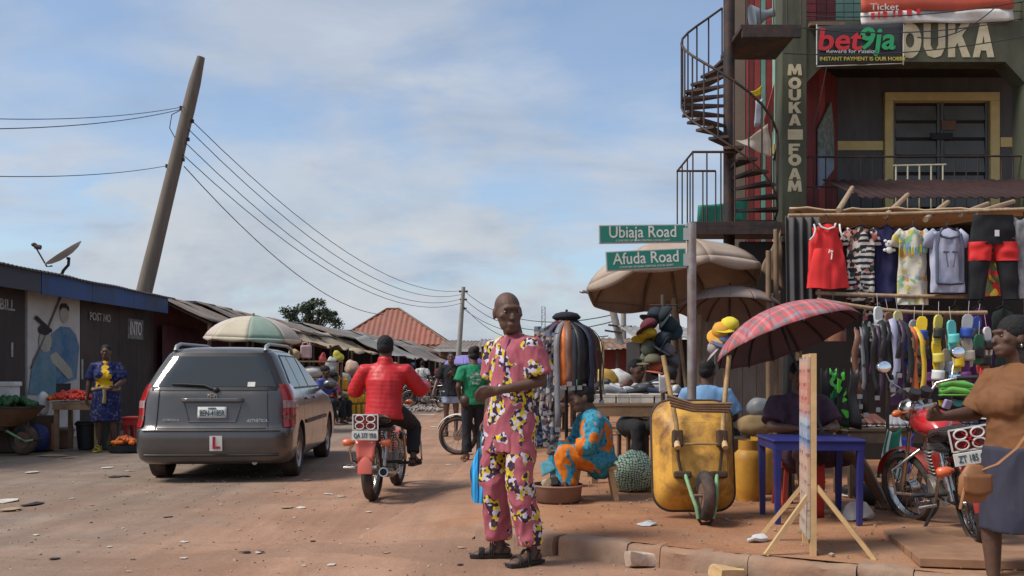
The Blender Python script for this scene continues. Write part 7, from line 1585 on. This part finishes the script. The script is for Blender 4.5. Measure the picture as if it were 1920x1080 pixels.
mb = MB(); mb.tube([V((-.1, 0, 0)), at(869, 538, 52) - V((px(858, 52), 52, 0))], [.17, .11], 10); mb.build('shaft', mat('pale grey pole', (.27, .25, .22), .9, .15, 3, .2), FP, 60)
ft = at(869, 538, 52) - FP.location
for z_, w_ in ((-.25, .5), (-.7, .4), (-1.2, .35)): mb = MB(); mb.box(ft + V((0, 0, z_)), (w_, .1, .1)); mb.build('cross_arm', ironm, FP)
def wire(label, a, b, sag, r=.012, name='wire', n=18):
    a, b = V(a), V(b); mb = MB(); mb.tube([a.lerp(b, i / n) - a - V((0, 0, sag * 4 * (i / n) * (1 - i / n))) for i in range(n + 1)], r, 5, cap=False)
    return tag(mb.build(name, mat('black cable', (.03, .03, .032), .7), None, 60, 0, a), label, 'cable', 'overhead cables')
wy0 = 24.4
for k, (y0, y1, sg) in enumerate(((225, 545, 1.35), (243, 552, 1.5), (268, 560, 1.6), (290, 568, 1.55))):
    xp = lerp(272, 377, (540 - y0) / (540 - 107)) + 10; wire(('topmost', 'second', 'third', 'fourth')[k] + ' cable from the leaning pole to the far pole', at(xp, y0, wy0), at(866, y1, 52), sg, .012)
wire('lowest cable dropping from the leaning pole to the shop roofs', at(345, 312, wy0), at(720, 590, 46), .9, .014)
wire('upper cable leaving the leaning pole to the left', at(345, 200, wy0), at(-40, 222, 16), .12, .008); wire('second cable leaving the leaning pole to the left', at(340, 205, wy0), at(-40, 242, 15), .12, .009); wire('lower cable leaving the leaning pole to the left', at(312, 311, wy0), at(-40, 330, 15), .1, .008)
lw = MB(); lw.tube([at(345, 203, wy0) - at(345, 203, wy0), at(322, 215, wy0) - at(345, 203, wy0), at(318, 240, wy0) - at(345, 203, wy0), at(330, 262, wy0) - at(345, 203, wy0), at(328, 285, wy0) - at(345, 203, wy0)], .012, 5); tag(lw.build('loose_wire', mat('black cable', (.03, .03, .032), .7), None, 60, 0, at(345, 203, wy0)), 'loose dangling wire loop on the leaning pole', 'cable')
for k, (y0, x1_, y1, d1, sg) in enumerate(((545, 1150, 590, 27, .8), (560, 1160, 600, 27, .9), (580, 1140, 630, 27, .6), (575, 1000, 640, 40, .5))): wire(('first', 'second', 'third', 'fourth')[k] + ' cable down from the far pole towards the right hand poles', at(870, y0, 52), at(x1_, y1, d1), sg, .016)
RP = thing('utility_pole', 'leaning grey pole with cross arms beyond the shoe table', 'utility pole', V((px(1192, 27), 27, 0)))
mb = MB(); mb.tube([V((.05, 0, 0)), at(1143, 556, 27) - RP.location], [.13, .1], 10); mb.build('shaft', mat('pale grey pole', (.27, .25, .22), .9), RP, 60)
for (x, y, w_) in ((1160, 612, .6), (1150, 622, .5), (1168, 660, .4)): mb = MB(); mb.box(at(x, y, 26.85) - RP.location, (w_, .06, .05), (0, .15, 0)); mb.build('cross_arm', ironm, RP)
mb = MB(); mb.tube([at(1148, 566, 26.9) - RP.location, at(1120, 556, 26.9) - RP.location, at(1098, 548, 26.9) - RP.location], .03, 6); mb.ell(at(1094, 547, 26.9) - RP.location, (.12, .08, .05)); mb.build('lamp_arm', steel, RP, 60)
RP2 = thing('utility_pole', 'upright thin pole just right of the leaning grey pole', 'utility pole', V((px(1170, 29), 29, 0))); mb = MB(); mb.tube([V((0, 0, 0)), at(1169, 574, 29) - RP2.location], [.1, .08], 8); mb.build('shaft', mat('pale grey pole', (.27, .25, .22), .9), RP2, 60)
for y in (612, 690): mb = MB(); mb.box(at(1170, y, 28.9) - RP2.location, (.5, .05, .05)); mb.build('cross_arm', ironm, RP2)
MS = thing('lattice_mast', 'thin lattice mast far off behind the man in pink', 'mast', V((px(1019, 70), 70, 0))); mt_ = at(1019, 575, 70).z
for s in (-1, 1): mb = MB(); mb.tube([(s * .16, 0, 0), (s * .12, 0, mt_)], .035, 5); mb.build('leg', steel, MS)
mb = MB()
for k in range(14): z_ = mt_ * k / 14; mb.tube([(-.15, 0, z_), (.14, 0, z_ + mt_ / 14), (-.14, 0, z_ + mt_ / 14)], .02, 4)
mb.build('lattice', steel, MS)
# cables across the corner building
for k, (a, b, sg) in enumerate((((1512, 30, 12.7), (1960, -5, 12.6), .1), ((1500, 52, 12.6), (1960, 25, 12.6), .15), ((1470, 100, 12.7), (1960, 60, 12.5), .12))): wire(('upper', 'middle', 'lower')[k] + ' cable strung across the lettered beam', at(*a), at(*b), sg, .008)
wire('thin wire hanging from the black banner to the balcony', at(1550, 125, 12.85), at(1512, 275, 12.9), .1, .006); wire('sagging black wire crossing the orange banner', at(1720, 70, 12.8), at(1870, 10, 12.8), .15, .008)

def tree(label, base, H, rx, rz_, seed, nclump=26, leaf=900):
    o = thing('tree', label, 'tree', base); rg = random.Random(seed); bark = mat('grey brown bark', (.12, .09, .07), .9, .2, 5, .4)
    tr = MB(); fork = V((0, 0, H * .55)); tr.tube([V((0, 0, 0)), V((.1, 0, H * .3)), fork], [.35, .26, .22], 10); cl = []
    for k in range(nclump):
        a = rg.uniform(0, 6.28); q = math.sqrt(rg.uniform(.02, 1)); z = rg.uniform(-.9, 1); c = V((rx * q * math.cos(a) * math.sqrt(max(.1, 1 - z * z * .7)), rx * q * math.sin(a) * .8, H - rz_ + rz_ * z)); cl.append((c, rg.uniform(.5, 1.0) * rx * .21)); m_ = fork.lerp(c, .5) + V((0, 0, -.2)); tr.tube([fork, m_, c], [.1, .06, .03], 5)
    tr.build('trunk', bark, o, 60); cr = MB()
    for c, r in cl:
        for i in range(leaf // 10):
            d = V((rg.gauss(0, 1), rg.gauss(0, 1), rg.gauss(0, .7))); d = d.normalized() * r * rg.uniform(.3, 1.1); p = c + d; u = V((rg.uniform(-1, 1), rg.uniform(-1, 1), rg.uniform(-.6, .6))).normalized() * .11; w_ = u.cross(V((rg.uniform(-1, 1), rg.uniform(-1, 1), 1))).normalized() * .09
            cr.add([p - u, p + w_, p + u, p - w_], [(0, 1, 2, 3)])
    cr.build('crown', mat('tree foliage', (.075, .1, .062), .8, .4, .8, 0), o)
tree('round crowned green tree standing beyond the brown shop roofs', at(583, 700, 78) * V((1, 1, 0)), 7.25, 2.5, 1.45, 3, 40, 1500)
# ---------------------------------------------------------------- people in the place
def mk(root, name, me, m): return mkobj(name, me, m, root)
# 1 man in the pink printed outfit
def ankara(nt, v):
    base = mixc(nt, ramp(nt, noisen(nt, v, 5, 5), [(.3, (0,) * 3), (.7, (1,) * 3)]), (.29, .065, .09), (.42, .12, .145))
    mv = mapn(nt, v, (1, 1, .85), (.31, .2, .07))
    mask = ramp(nt, mathn(nt, 'ADD', noisen(nt, mv, 9.5, 1, .4), mathn(nt, 'MULTIPLY', mathn(nt, 'SUBTRACT', noisen(nt, v, 24, 1), .5), .18)), [(.507, (0,) * 3), (.513, (1,) * 3)])
    rimm = ramp(nt, noisen(nt, mv, 9.5, 1, .4), [(.56, (0,) * 3), (.57, (1,) * 3)])
    cells = cellpick(nt, v, 46, [(.035, .02, .04), (.62, .46, .02), (.5, .46, .58), (.06, .03, .06), (.55, .52, .6), (.5, .36, .02), (.04, .02, .03)])
    c = mixc(nt, rimm, base, (.10, .03, .08)); c = mixc(nt, mask, c, cells); return c
pinkm = pmat('pink printed cotton', ankara, .75)
blk_l = mat('black leather', (.018, .016, .015), .5, .2, 8, .1)
J = joints(pel=(0, 0, .97), chest=(0, .015, 1.27), neck=(0, .02, 1.46), head=(.0, -.03, 1.608), shL=(.18, .0, 1.415), shR=(-.18, .02, 1.41),
           elL=(.235, .05, 1.16), wrL=(.09, -.2, 1.10), elR=(-.235, .05, 1.14), wrR=(-.235, .0, .9),
           hipL=(.09, 0, .93), hipR=(-.09, 0, .93), knL=(.135, -.05, .51), knR=(-.125, -.05, .51), anL=(.165, .03, .085), anR=(-.13, .02, .085), toeL=(.155, -.14, .03), toeR=(-.23, -.1, .03))
P1 = thing('person', 'person in a pink flower printed tunic and trousers standing at the kerb', 'person', (-.005, 6.12, -.004), R(-47), None, 1.012)
hm = head_frame(J, 62, 6, -4)
hl_ = (V((-.75, -.6, -.12)), V((-.4, .2, -.85)), V((-.25, -.55, .75)), 30)
mk(P1, 'body', body(J, hm, .86, .0075, {'L': hl_}, headscale=1.14), skin_m); eyes(hm, P1, 1.14); hair(hm, P1, 'short', mat('shaved hair', (.03, .02, .016), .7, .2, 30, .2), 1.005) if False else None
mk(P1, 'tunic', top(J, .03, .27, .82, .009, .011, 3, .88, .012, ws=(12, 12, 4)), pinkm)
mk(P1, 'trousers', pants(J, .026, .955, .009, .012, 4, .88, .04, .018), pinkm)
for s in 'LR': sandal(J, s, P1, blk_l)
nl = MB(); nk = J['neck']; nl.tube([nk + V((.078 * math.cos(a), .07 * math.sin(a) - .005, -.018 + .02 * math.sin(a))) for a in [2 * math.pi * i / 20 for i in range(20)]], .007, 6, closed=True); nl.build('neck_band', mat('dark plum piping', (.06, .02, .06), .8), P1, 60)
vn = MB(); vn.tube([nk + V((.045, -.075, -.03)), nk + V((.05, -.118, -.12)), nk + V((.055, -.137, -.24))], .006, 6); vn.build('placket', mat('dark plum piping', (.06, .02, .06), .8), P1, 60)
# his blue bag
bgp = at(907, 826, 6.2); 
def bluebag():
    o = thing('carrier_bag', 'bright blue carrier bag hanging from the hand of the man in pink', 'bag', bgp - V((0, 0, .41))); mb = MB()
    def f(u, v):
        a = 2 * math.pi * u; w_ = lerp(.03, .068, min(1, v * 2.2)) * (1 - .25 * max(0, v - .85) / .15); th = lerp(.03, .055, v)
        k = .024 * noise.noise(V((math.cos(a) * 3, math.sin(a) * 3, v * 2))) + .008 * math.sin(a * 7) * (1 - v * .5)
        return V(((w_ + k) * math.cos(a) - .01 * v, (th + k) * math.sin(a), .36 * (1 - v)))
    mb.grid(f, 36, 16); mb.add([f(i / 36, 1) for i in range(36)], [tuple(range(36))])
    def bagc(nt, v): s = sepx(nt, v); return stripes(nt, mathn(nt, 'ADD', s[0], mathn(nt, 'MULTIPLY', noisen(nt, v, 4), .02)), .05, [(.02, .25, .58), (.03, .3, .62), (.015, .04, .1), (.02, .24, .55), (.06, .4, .7)])
    mb.build('bag', pmat('blue striped polythene', bagc, .4), o, 180)
    mb = MB(); mb.tube([(-.012, 0, .35), (-.015, 0, .43), (0, 0, .47), (.015, 0, .43), (.012, 0, .35)], .008, 6); mb.build('handle', mat('blue polythene', (.03, .28, .6), .4), o, 60)
bluebag()

# 2 rider in the red quilted jacket
Jr = joints(pel=(0, 0, .86), chest=(0, -.03, 1.15), neck=(0, -.05, 1.335), head=(0, -.07, 1.49), shL=(.19, -.04, 1.285), shR=(-.19, -.04, 1.285), elL=(.33, -.12, 1.05), elR=(-.34, -.16, 1.06), wrL=(.33, -.4, 1.07), wrR=(-.37, -.36, 1.09),
            hipL=(.1, -.02, .84), hipR=(-.1, -.02, .84), knL=(.22, -.42, .70), knR=(-.23, -.42, .68), anL=(.24, -.26, .36), anR=(-.25, -.26, .36), toeL=(.26, -.42, .32), toeR=(-.27, -.42, .32))
P2 = thing('person', 'rider in a red quilted jacket and dark cap on the moving motorcycle', 'person', (-1.29, 9.42, -.01), R(176))
hm = head_frame(Jr, 0, 4); redq = mat('red quilted nylon', (.5, .018, .022), .5, .08, 4, .05)
mk(P2, 'body', body(Jr, hm, 1.0, .010), skin_m); hair(hm, P2, 'cap', mat('black knit', (.018, .018, .02), .95, .2, 30, .3))
mj = top(Jr, .03, .1, 1.97, .0105, .003, 2, 1.02, .0, True)
for v in mj.vertices:
    t = v.co.z * 2 * math.pi / .043; v.co += v.normal * (.0018 * abs(math.cos(t / 2 + 1.2 * noise.noise(v.co * 6))) + .006 * noise.noise(v.co * V((14, 14, 7)) if False else V((v.co.x * 9, v.co.y * 9, v.co.z * 5))) - .001)
mj.update(); mk(P2, 'jacket', mj, redq)
mk(P2, 'trousers', pants(Jr, .015, .93, .0105, .006, 3, 1.0, .04, .01), mat('black trousers', (.018, .018, .022), .85, .2, 8, .1))
for s in 'LR': sandal(Jr, s, P2, blk_l)
yb = MB(); yb.tube([V((.05 - .02 * i, .13 + .012 * math.sin(i * .6), .77 - .0 * i)) for i in range(-2, 9)], [.02, .03, .036, .035, .034, .035, .035, .034, .03, .028, .02], 8, (0, 0, 1), .4)
for i, v in enumerate(yb.v): v.x = -v.x
yb.build('shirt_tail', mat('yellow shirt', (.5, .36, .04), .8), P2, 60)

# 3 woman in blue and yellow print at the tomato table
def bluefl(nt, v):
    b = cellpick(nt, v, 30, [(.012, .018, .075), (.015, .025, .1), (.012, .018, .06), (.018, .025, .09), (.03, .045, .14), (.012, .018, .075), (.1, .08, .14)])
    s = sepx(nt, v); top_ = mathn(nt, 'MULTIPLY', mathn(nt, 'GREATER_THAN', s[2], 1.04), mathn(nt, 'LESS_THAN', mathn(nt, 'ABSOLUTE', s[0]), .13)); m_ = mathn(nt, 'MULTIPLY', top_, ramp(nt, noisen(nt, mapn(nt, v, (1, 1, 1), (.5, .1, .62)), 5.0, 1), [(.5, (0,) * 3), (.52, (1,) * 3)]))
    return mixc(nt, m_, b, (.6, .36, .015))
J3 = joints(elL=(.27, .0, 1.14), wrL=(.2, -.2, 1.05), elR=(-.27, .03, 1.13), wrR=(-.29, -.02, .88), anL=(.13, .03, .085), anR=(-.13, .03, .085))
P3 = thing('person', 'person in a blue dress with yellow print standing by the tomato table', 'person', gnd(199, 846), R(6), None, .97)
hm = head_frame(J3, 8, 3); mk(P3, 'body', body(J3, hm, 1.05, .011, None, True), skin_m); hair(hm, P3, 'short'); eyes(hm, P3)
bfm = pmat('blue yellow print', bluefl); mk(P3, 'bodice', top(J3, .022, .06, .85, .012, .008, 5, 1.08, 0, False, True), bfm); mk(P3, 'skirt', skirt(J3, .46, .03, .02, .012, .012, 1.1), bfm)
wb = MB(); wb.tube([(.2 * math.cos(a), .16 * math.sin(a) - .0, 1.01 + .015 * math.sin(3 * a)) for a in [2 * math.pi * i / 24 for i in range(24)]], .028, 8, closed=True); wb.tube([(.03, -.18, 1.0), (.04, -.2, .9), (.03, -.2, .78)], [.03, .026, .03], 8); wb.build('waist_tie', mat('tan print sash', (.25, .18, .09), .9, .4, 14), P3, 60)
for s in 'LR': sandal(J3, s, P3, mat('yellow slippers', (.6, .5, .03), .6))

# 4 woman in the green shirt, seen from behind
J4 = joints(elL=(.25, .05, 1.12), wrL=(.2, -.12, .98), elR=(-.24, .06, 1.12), wrR=(-.2, -.1, .98), head=(0, -.02, 1.6), anL=(.11, .0, .085), anR=(-.12, .06, .085))
P4 = thing('person', 'person in a green printed T-shirt and black trousers beside the parked motorcycle', 'person', gnd(888, 863), R(196), None, .925)
hm = head_frame(J4, 10, 8); mk(P4, 'body', body(J4, hm, 1.0, .011, None, True), skin_m2); hair(hm, P4, 'bun')
grm = mat('bottle green jersey', (.012, .2, .09), .85, .12, 5, .08); mk(P4, 'shirt', top(J4, .024, .1, .7, .011, .009, 8, 1.04, .01), grm)
def backprint(nt, v):
    return mixc(nt, ramp(nt, noisen(nt, mapn(nt, v, (9, 1, 22)), 1, 3, .6), [(.45, (0,) * 3), (.52, (1,) * 3)]), (.5, .55, .5), (.1, .3, .18))
pn = MB()
for k in range(4):
    wdt = (.075, .09, .085, .06)[k]; pn.grid(lambda u, v: V((lerp(-wdt, wdt, u) , .147 - .10 * (lerp(-wdt, wdt, u)) ** 2 * 8 + .006 * math.sin(u * 9) + .004 * k, 1.335 - k * .05 - .042 * v)), 8, 2)
pn.build('back_print', pmat('worn white print', backprint), P4, 180)
mk(P4, 'trousers', pants(J4, .012, .95, .011, .006, 6, 1.0), mat('black trousers', (.018, .018, .022), .85))
for s in 'LR': sandal(J4, s, P4, mat('brown slippers', (.2, .09, .05), .6))
hb_ = thing('handbag', 'small dark brown handbag at the elbow of the green shirted woman', 'bag', at(873, 752, 13.0)); mb = MB(); mb.ell((0, 0, 0), (.08, .06, .09)); mb.build('bag', mat('dark brown leather', (.06, .03, .02), .5), hb_, 60); mb = MB(); mb.tube([(-.05, 0, .05), (-.02, 0, .25), (.06, 0, .42)], .008, 5); mb.build('strap', mat('dark brown leather', (.06, .03, .02), .5), hb_, 60)

# 5 woman in the black shirt and denim shorts
J5 = joints(elL=(.25, .0, 1.13), wrL=(.05, -.19, 1.24), elR=(-.28, .0, 1.13), wrR=(-.36, -.1, .9))
P5 = thing('person', 'person in a black T-shirt and denim shorts walking up the street', 'person', V((px(846, 18.2), 18.2, 0)), R(4), None, .955)
hm = head_frame(J5, -4, 2); mk(P5, 'body', body(J5, hm, .95, .012, {'L': (V((-.6, -.2, .6)), V((-.5, .3, -.6)), V((.4, -.5, .6)), 40)}, True), skin_m2); hair(hm, P5, 'short'); eyes(hm, P5)
mk(P5, 'shirt', top(J5, .028, .14, .8, .012, .009, 9, 1.0, .02), blackc); mk(P5, 'shorts', pants(J5, .02, .3, .012, .006, 7, 1.0), mat('pale denim', (.3, .4, .55), .85, .15, 9, .1))
for s in 'LR': sandal(J5, s, P5, blk_l)

# 6 seated man in the teal and orange shirt
def tieorange(nt, v):
    a = noisen(nt, mapn(nt, v, (1, 1, .8), (.3, .5, .2)), 6.5, 2, .5, .8); b = noisen(nt, mapn(nt, v, (1, 1, 1), (3, 1, 2)), 22, 3)
    t = ramp(nt, b, [(.35, (.02, .14, .22)), (.55, (.05, .28, .38)), (.7, (.02, .06, .08))])
    o = ramp(nt, b, [(.3, (.45, .1, .01)), (.6, (.62, .17, .015))]); return mixc(nt, ramp(nt, a, [(.56, (0,) * 3), (.575, (1,) * 3)]), t, o)
tom_ = pmat('teal orange print', tieorange)
J6 = joints(pel=(0, 0, .37), chest=(0, -.03, .64), neck=(0, -.08, .79), head=(0, -.15, .905), shL=(.18, -.06, .75), shR=(-.18, -.06, .75), elL=(.24, -.14, .5), elR=(-.24, -.14, .5), wrL=(.1, -.34, .44), wrR=(-.1, -.34, .44),
            hipL=(.1, -.02, .36), hipR=(-.1, -.02, .36), knL=(.15, -.34, .42), knR=(-.15, -.34, .42), anL=(.14, -.3, .085), anR=(-.14, -.3, .085), toeL=(.15, -.45, .03), toeR=(-.15, -.45, .03))
P6 = thing('person', 'person in a teal and orange printed shirt bent forward on the low bench', 'person', V((px(1122, 8.15), 8.15, PV)), R(-82), None, .98)
hm = head_frame(J6, 0, 16); mk(P6, 'body', body(J6, hm, .95, .010), skin_m); hair(hm, P6, 'short'); eyes(hm, P6)
mk(P6, 'shirt', top(J6, .034, .03, 1.35, .010, .010, 6, 1.02, .02), tom_); mk(P6, 'trousers', pants(J6, .03, .9, .010, .008, 5, 1.0), tom_)
for s in 'LR': sandal(J6, s, P6, blk_l)

# 7 person seated behind the blue table
J7 = joints(pel=(0, 0, .46), chest=(0, -.02, .76), neck=(0, -.04, .94), head=(0, -.06, 1.085), shL=(.19, -.02, .89), shR=(-.19, -.02, .89), elL=(.27, -.12, .66), elR=(-.27, -.12, .66), wrL=(.12, -.3, .66), wrR=(-.12, -.3, .66),
            hipL=(.1, 0, .44), hipR=(-.1, 0, .44), knL=(.32, -.36, .46), knR=(-.12, -.4, .46), anL=(.56, -.36, .085), anR=(-.1, -.44, .085), toeL=(.66, -.46, .03), toeR=(-.12, -.6, .03))
P7 = thing('person', 'person in dark plum clothes seated behind the blue table', 'person', V((px(1497, 7.7), 7.72, PV)), R(4))
hm = head_frame(J7, 0, 10); mk(P7, 'body', body(J7, hm, 1.0, .010), skin_m2); hair(hm, P7, 'short'); eyes(hm, P7)
plum = mat('dark plum print', (.06, .03, .05), .85, .4, 18, .1); mk(P7, 'shirt', top(J7, .025, .04, .8, .011, .008, 7, 1.0), plum); mk(P7, 'shorts', pants(J7, .025, .42, .011, .006, 4, 1.0), plum)
for s in 'LR': sandal(J7, s, P7, mat('tan sandals', (.3, .15, .08), .6))
stl = thing('plastic_stool', 'dark red stool under the person at the blue table', 'stool', V((px(1497, 7.7), 7.74, PV))); mb = MB(); mb.bx((-.16, -.16, .33), (.16, .16, .36)); mb.build('seat', mat('dark red plastic', (.25, .03, .02), .5), stl, bevel=.01)
for sx in (-1, 1):
    for sy_ in (-1, 1): mb = MB(); mb.beam((sx * .15, sy_ * .15, 0), (sx * .12, sy_ * .12, .328), .035); mb.build('leg', mat('dark red plastic', (.25, .03, .02), .5), stl)

# 8 woman in the brown top at the right edge
J8 = joints(pel=(0, .0, .93), chest=(0, .0, 1.24), neck=(0, .01, 1.435), head=(0, -.03, 1.59), shL=(.19, .03, 1.375), shR=(-.19, .0, 1.375), elL=(.27, .14, 1.13), elR=(-.25, -.1, 1.12), wrL=(.26, .1, .9), wrR=(-.16, -.385, 1.105),
            hipL=(.1, 0, .9), hipR=(-.1, 0, .9), knL=(.1, .06, .5), knR=(-.1, -.1, .5), anL=(.1, .2, .1), anR=(-.1, -.08, .085), toeL=(.1, .06, .03), toeR=(-.1, -.24, .03))
P8 = thing('person', 'person in a brown top and grey skirt walking past at the right edge', 'person', V((px(1906, 5.0), 5.0, 0)), R(-84), None, .89)
hm = head_frame(J8, -2, -2); br_ = mat('rust brown jersey', (.17, .072, .028), .85, .1, 6, .1)
hr_ = (V((.15, -.95, .1)), V((.6, .2, .6)), V((.2, .1, .9)), 46)
mk(P8, 'body', body(J8, hm, 1.14, .008, {'R': hr_}, True, headscale=1.03), skin_m); eyes(hm, P8, 1.03); hair(hm, P8, 'braids', None, 1.03)
mk(P8, 'top', top(J8, .02, .17, .95, .009, .006, 11, 1.16, .012, False, True, ws=(7, 7, 9)), br_); mk(P8, 'skirt', skirt(J8, .5, .02, .015, .010, .009, 1.14, -.02), mat('slate grey skirt', (.034, .035, .055), .9, .2, 6, .1))
for s in 'LR': sandal(J8, s, P8, blk_l)
eb = MB()
for s in (-1, 1): eb.ell((s * .075, .015, -.055), (.01, .008, .014), 8, 6, hm)
eb.build('earrings', chrome, P8, 60)
tanl = mat('tan leather', (.26, .115, .045), .55, .15, 7, .1)
def handbag():
    c = at(1826, 905, 4.72); o = thing('shoulder_bag', 'tan leather shoulder bag at the hip of the woman in brown', 'bag', c, 0, None, .8)
    mb = MB(); mb.tube([(0, 0, -.1), (0, 0, -.07), (0, 0, .03), (.01, 0, .1)], [.075, .1, .095, .06], 16, (1, 0, 0), [.4, .5, .5, .3], rnd=True); mb.build('pouch', tanl, o, 180)
    mb = MB(); mb.grid(lambda u, v: V((lerp(-.09, .09, u), -.058 - .01 * math.sin(math.pi * u), lerp(.06, -.05 - .03 * math.sin(math.pi * u), v))), 8, 5); mb.build('flap', mat('darker tan leather', (.2, .08, .03), .5, .15, 7, .1), o, 180, solid=.006)
    mb = MB(); mb.tube([V((.04, -.01, .08)), at(1880, 862, 4.7) - c, at(1925, 825, 4.75) - c, at(1985, 740, 4.8) - c], .018, 6, (0, 1, 0), .3); mb.build('strap', tanl, o, 60)
    mb = MB(); mb.tube([V((-.06, -.04, .02)), V((-.09, -.05, -.06)), V((-.11, -.05, -.16))], .01, 6); mb.build('tassel', tanl, o, 60)
handbag()
ph = MB(); ph.box((0, 0, 0), (.05, .02, .05), (.3, .2, .4)); tag(ph.build('small_package', mat('lilac wrapper', (.25, .22, .35), .4), None, 0, .006, at(1776, 758, 5.05)), 'small lilac package held by the woman in brown', 'package')

def walker(label, x, d, rz, sc, c1, c2, hr='short'):
    Jw = joints(knL=(.1, -.12, .52), anL=(.1, .12, .12), knR=(-.1, -.05, .5), anR=(-.1, -.08, .085), wrL=(.22, .1, .9), wrR=(-.24, -.16, .92)); o = thing('person', label, 'person', V((px(x, d), d, 0)), rz, None, sc); h_ = head_frame(Jw, 0, 3)
    mk(o, 'body', body(Jw, h_, 1.0, .018), skin_m2); hair(h_, o, hr, mat('tie ' + str(c1), c1, .9) if hr == 'headtie' else None); mk(o, 'shirt', top(Jw, .025, .1, .8, .018, .008, 4), mat('walker ' + str(c1), c1, .9, .2, 8)); mk(o, 'trousers', pants(Jw, .02, .93, .018, .006, 3), mat('walker ' + str(c2), c2, .9, .2, 8))
walker('far person in a white shirt walking up the street', 792, 34, R(180), .98, (.5, .5, .48), (.05, .05, .08)); walker('far person in an orange top beside the shop row', 742, 36, R(60), .95, (.45, .15, .04), (.04, .06, .12), 'headtie'); walker('far person in dark red coming down the street', 826, 42, R(0), 1.0, (.25, .03, .04), (.03, .03, .04)); walker('far person in sky blue among the parked motorcycles', 772, 40, R(-70), .97, (.15, .28, .45), (.05, .04, .03), 'headtie')
# 9-11 vendors half hidden behind the stalls
def vendor(label, p, rz, sc, shirt, hr='short', yaw=0, sk=None):
    Jv = joints(pel=(0, 0, .5), chest=(0, -.03, .8), neck=(0, -.05, .98), head=(0, -.075, 1.125), shL=(.19, -.03, .93), shR=(-.19, -.03, .93), elL=(.27, -.1, .68), elR=(-.27, -.1, .68), wrL=(.14, -.3, .6), wrR=(-.14, -.3, .6), hipL=(.1, 0, .48), hipR=(-.1, 0, .48), knL=(.15, -.4, .48), knR=(-.15, -.4, .48), anL=(.15, -.4, .085), anR=(-.15, -.4, .085), toeL=(.15, -.55, .03), toeR=(-.15, -.55, .03))
    o = thing('person', label, 'person', p, rz, None, sc); h_ = head_frame(Jv, yaw, 6); mk(o, 'body', body(Jv, h_, 1.0, .013), sk or skin_m); hair(h_, o, hr); eyes(h_, o); mk(o, 'shirt', top(Jv, .025, .05, .9, .013, .008, 3, 1.0), shirt); mk(o, 'trousers', pants(Jv, .02, .93, .013, .006, 3), blackc)
    st_ = thing('wooden_stool', 'wooden stool under the ' + label.split(' ', 1)[1] if False else 'stool hidden under the seated ' + label, 'stool', p, rz); st_['label'] = 'low stool under the ' + label.replace('person in a ', '').split(' sitting')[0] + ' vendor'
    mb = MB(); mb.box((0, .02, .39 * sc), (.3, .3, .03)); mb.build('seat', wood_dark, st_)
    for a in (-1, 1):
        for b in (-1, 1): mb = MB(); mb.beam((a * .12, .02 + b * .12, 0), (a * .12, .02 + b * .12, .374 * sc), .04); mb.build('leg', wood_dark, st_)
vendor('person in a grey shirt sitting behind the shoe table', V((px(1188, 11.0), 11.0, PV)), R(20), 1.02, mat('grey check shirt', (.2, .22, .22), .9, .4, 14), 'short', 20)
vendor('person in a light blue shirt sitting behind the sign post', V((px(1322, 9.2), 9.2, PV)), R(150), 1.0, mat('light blue shirt', (.16, .3, .5), .9, .12, 8), 'short', 0)
vendor('person in a royal blue wrap sitting beyond the station wagon', V((px(606, 22.5), 22.5, 0)), R(60), 1.12, mat('royal blue wrap', (.04, .06, .25), .9, .4, 10), 'headtie', 0)
vendor('person in a red wrap sitting near the jerrycans', V((px(622, 23.6), 23.6, 0)), R(120), 1.0, mat('red wrap', (.25, .03, .04), .9, .3, 10), 'headtie', 0)
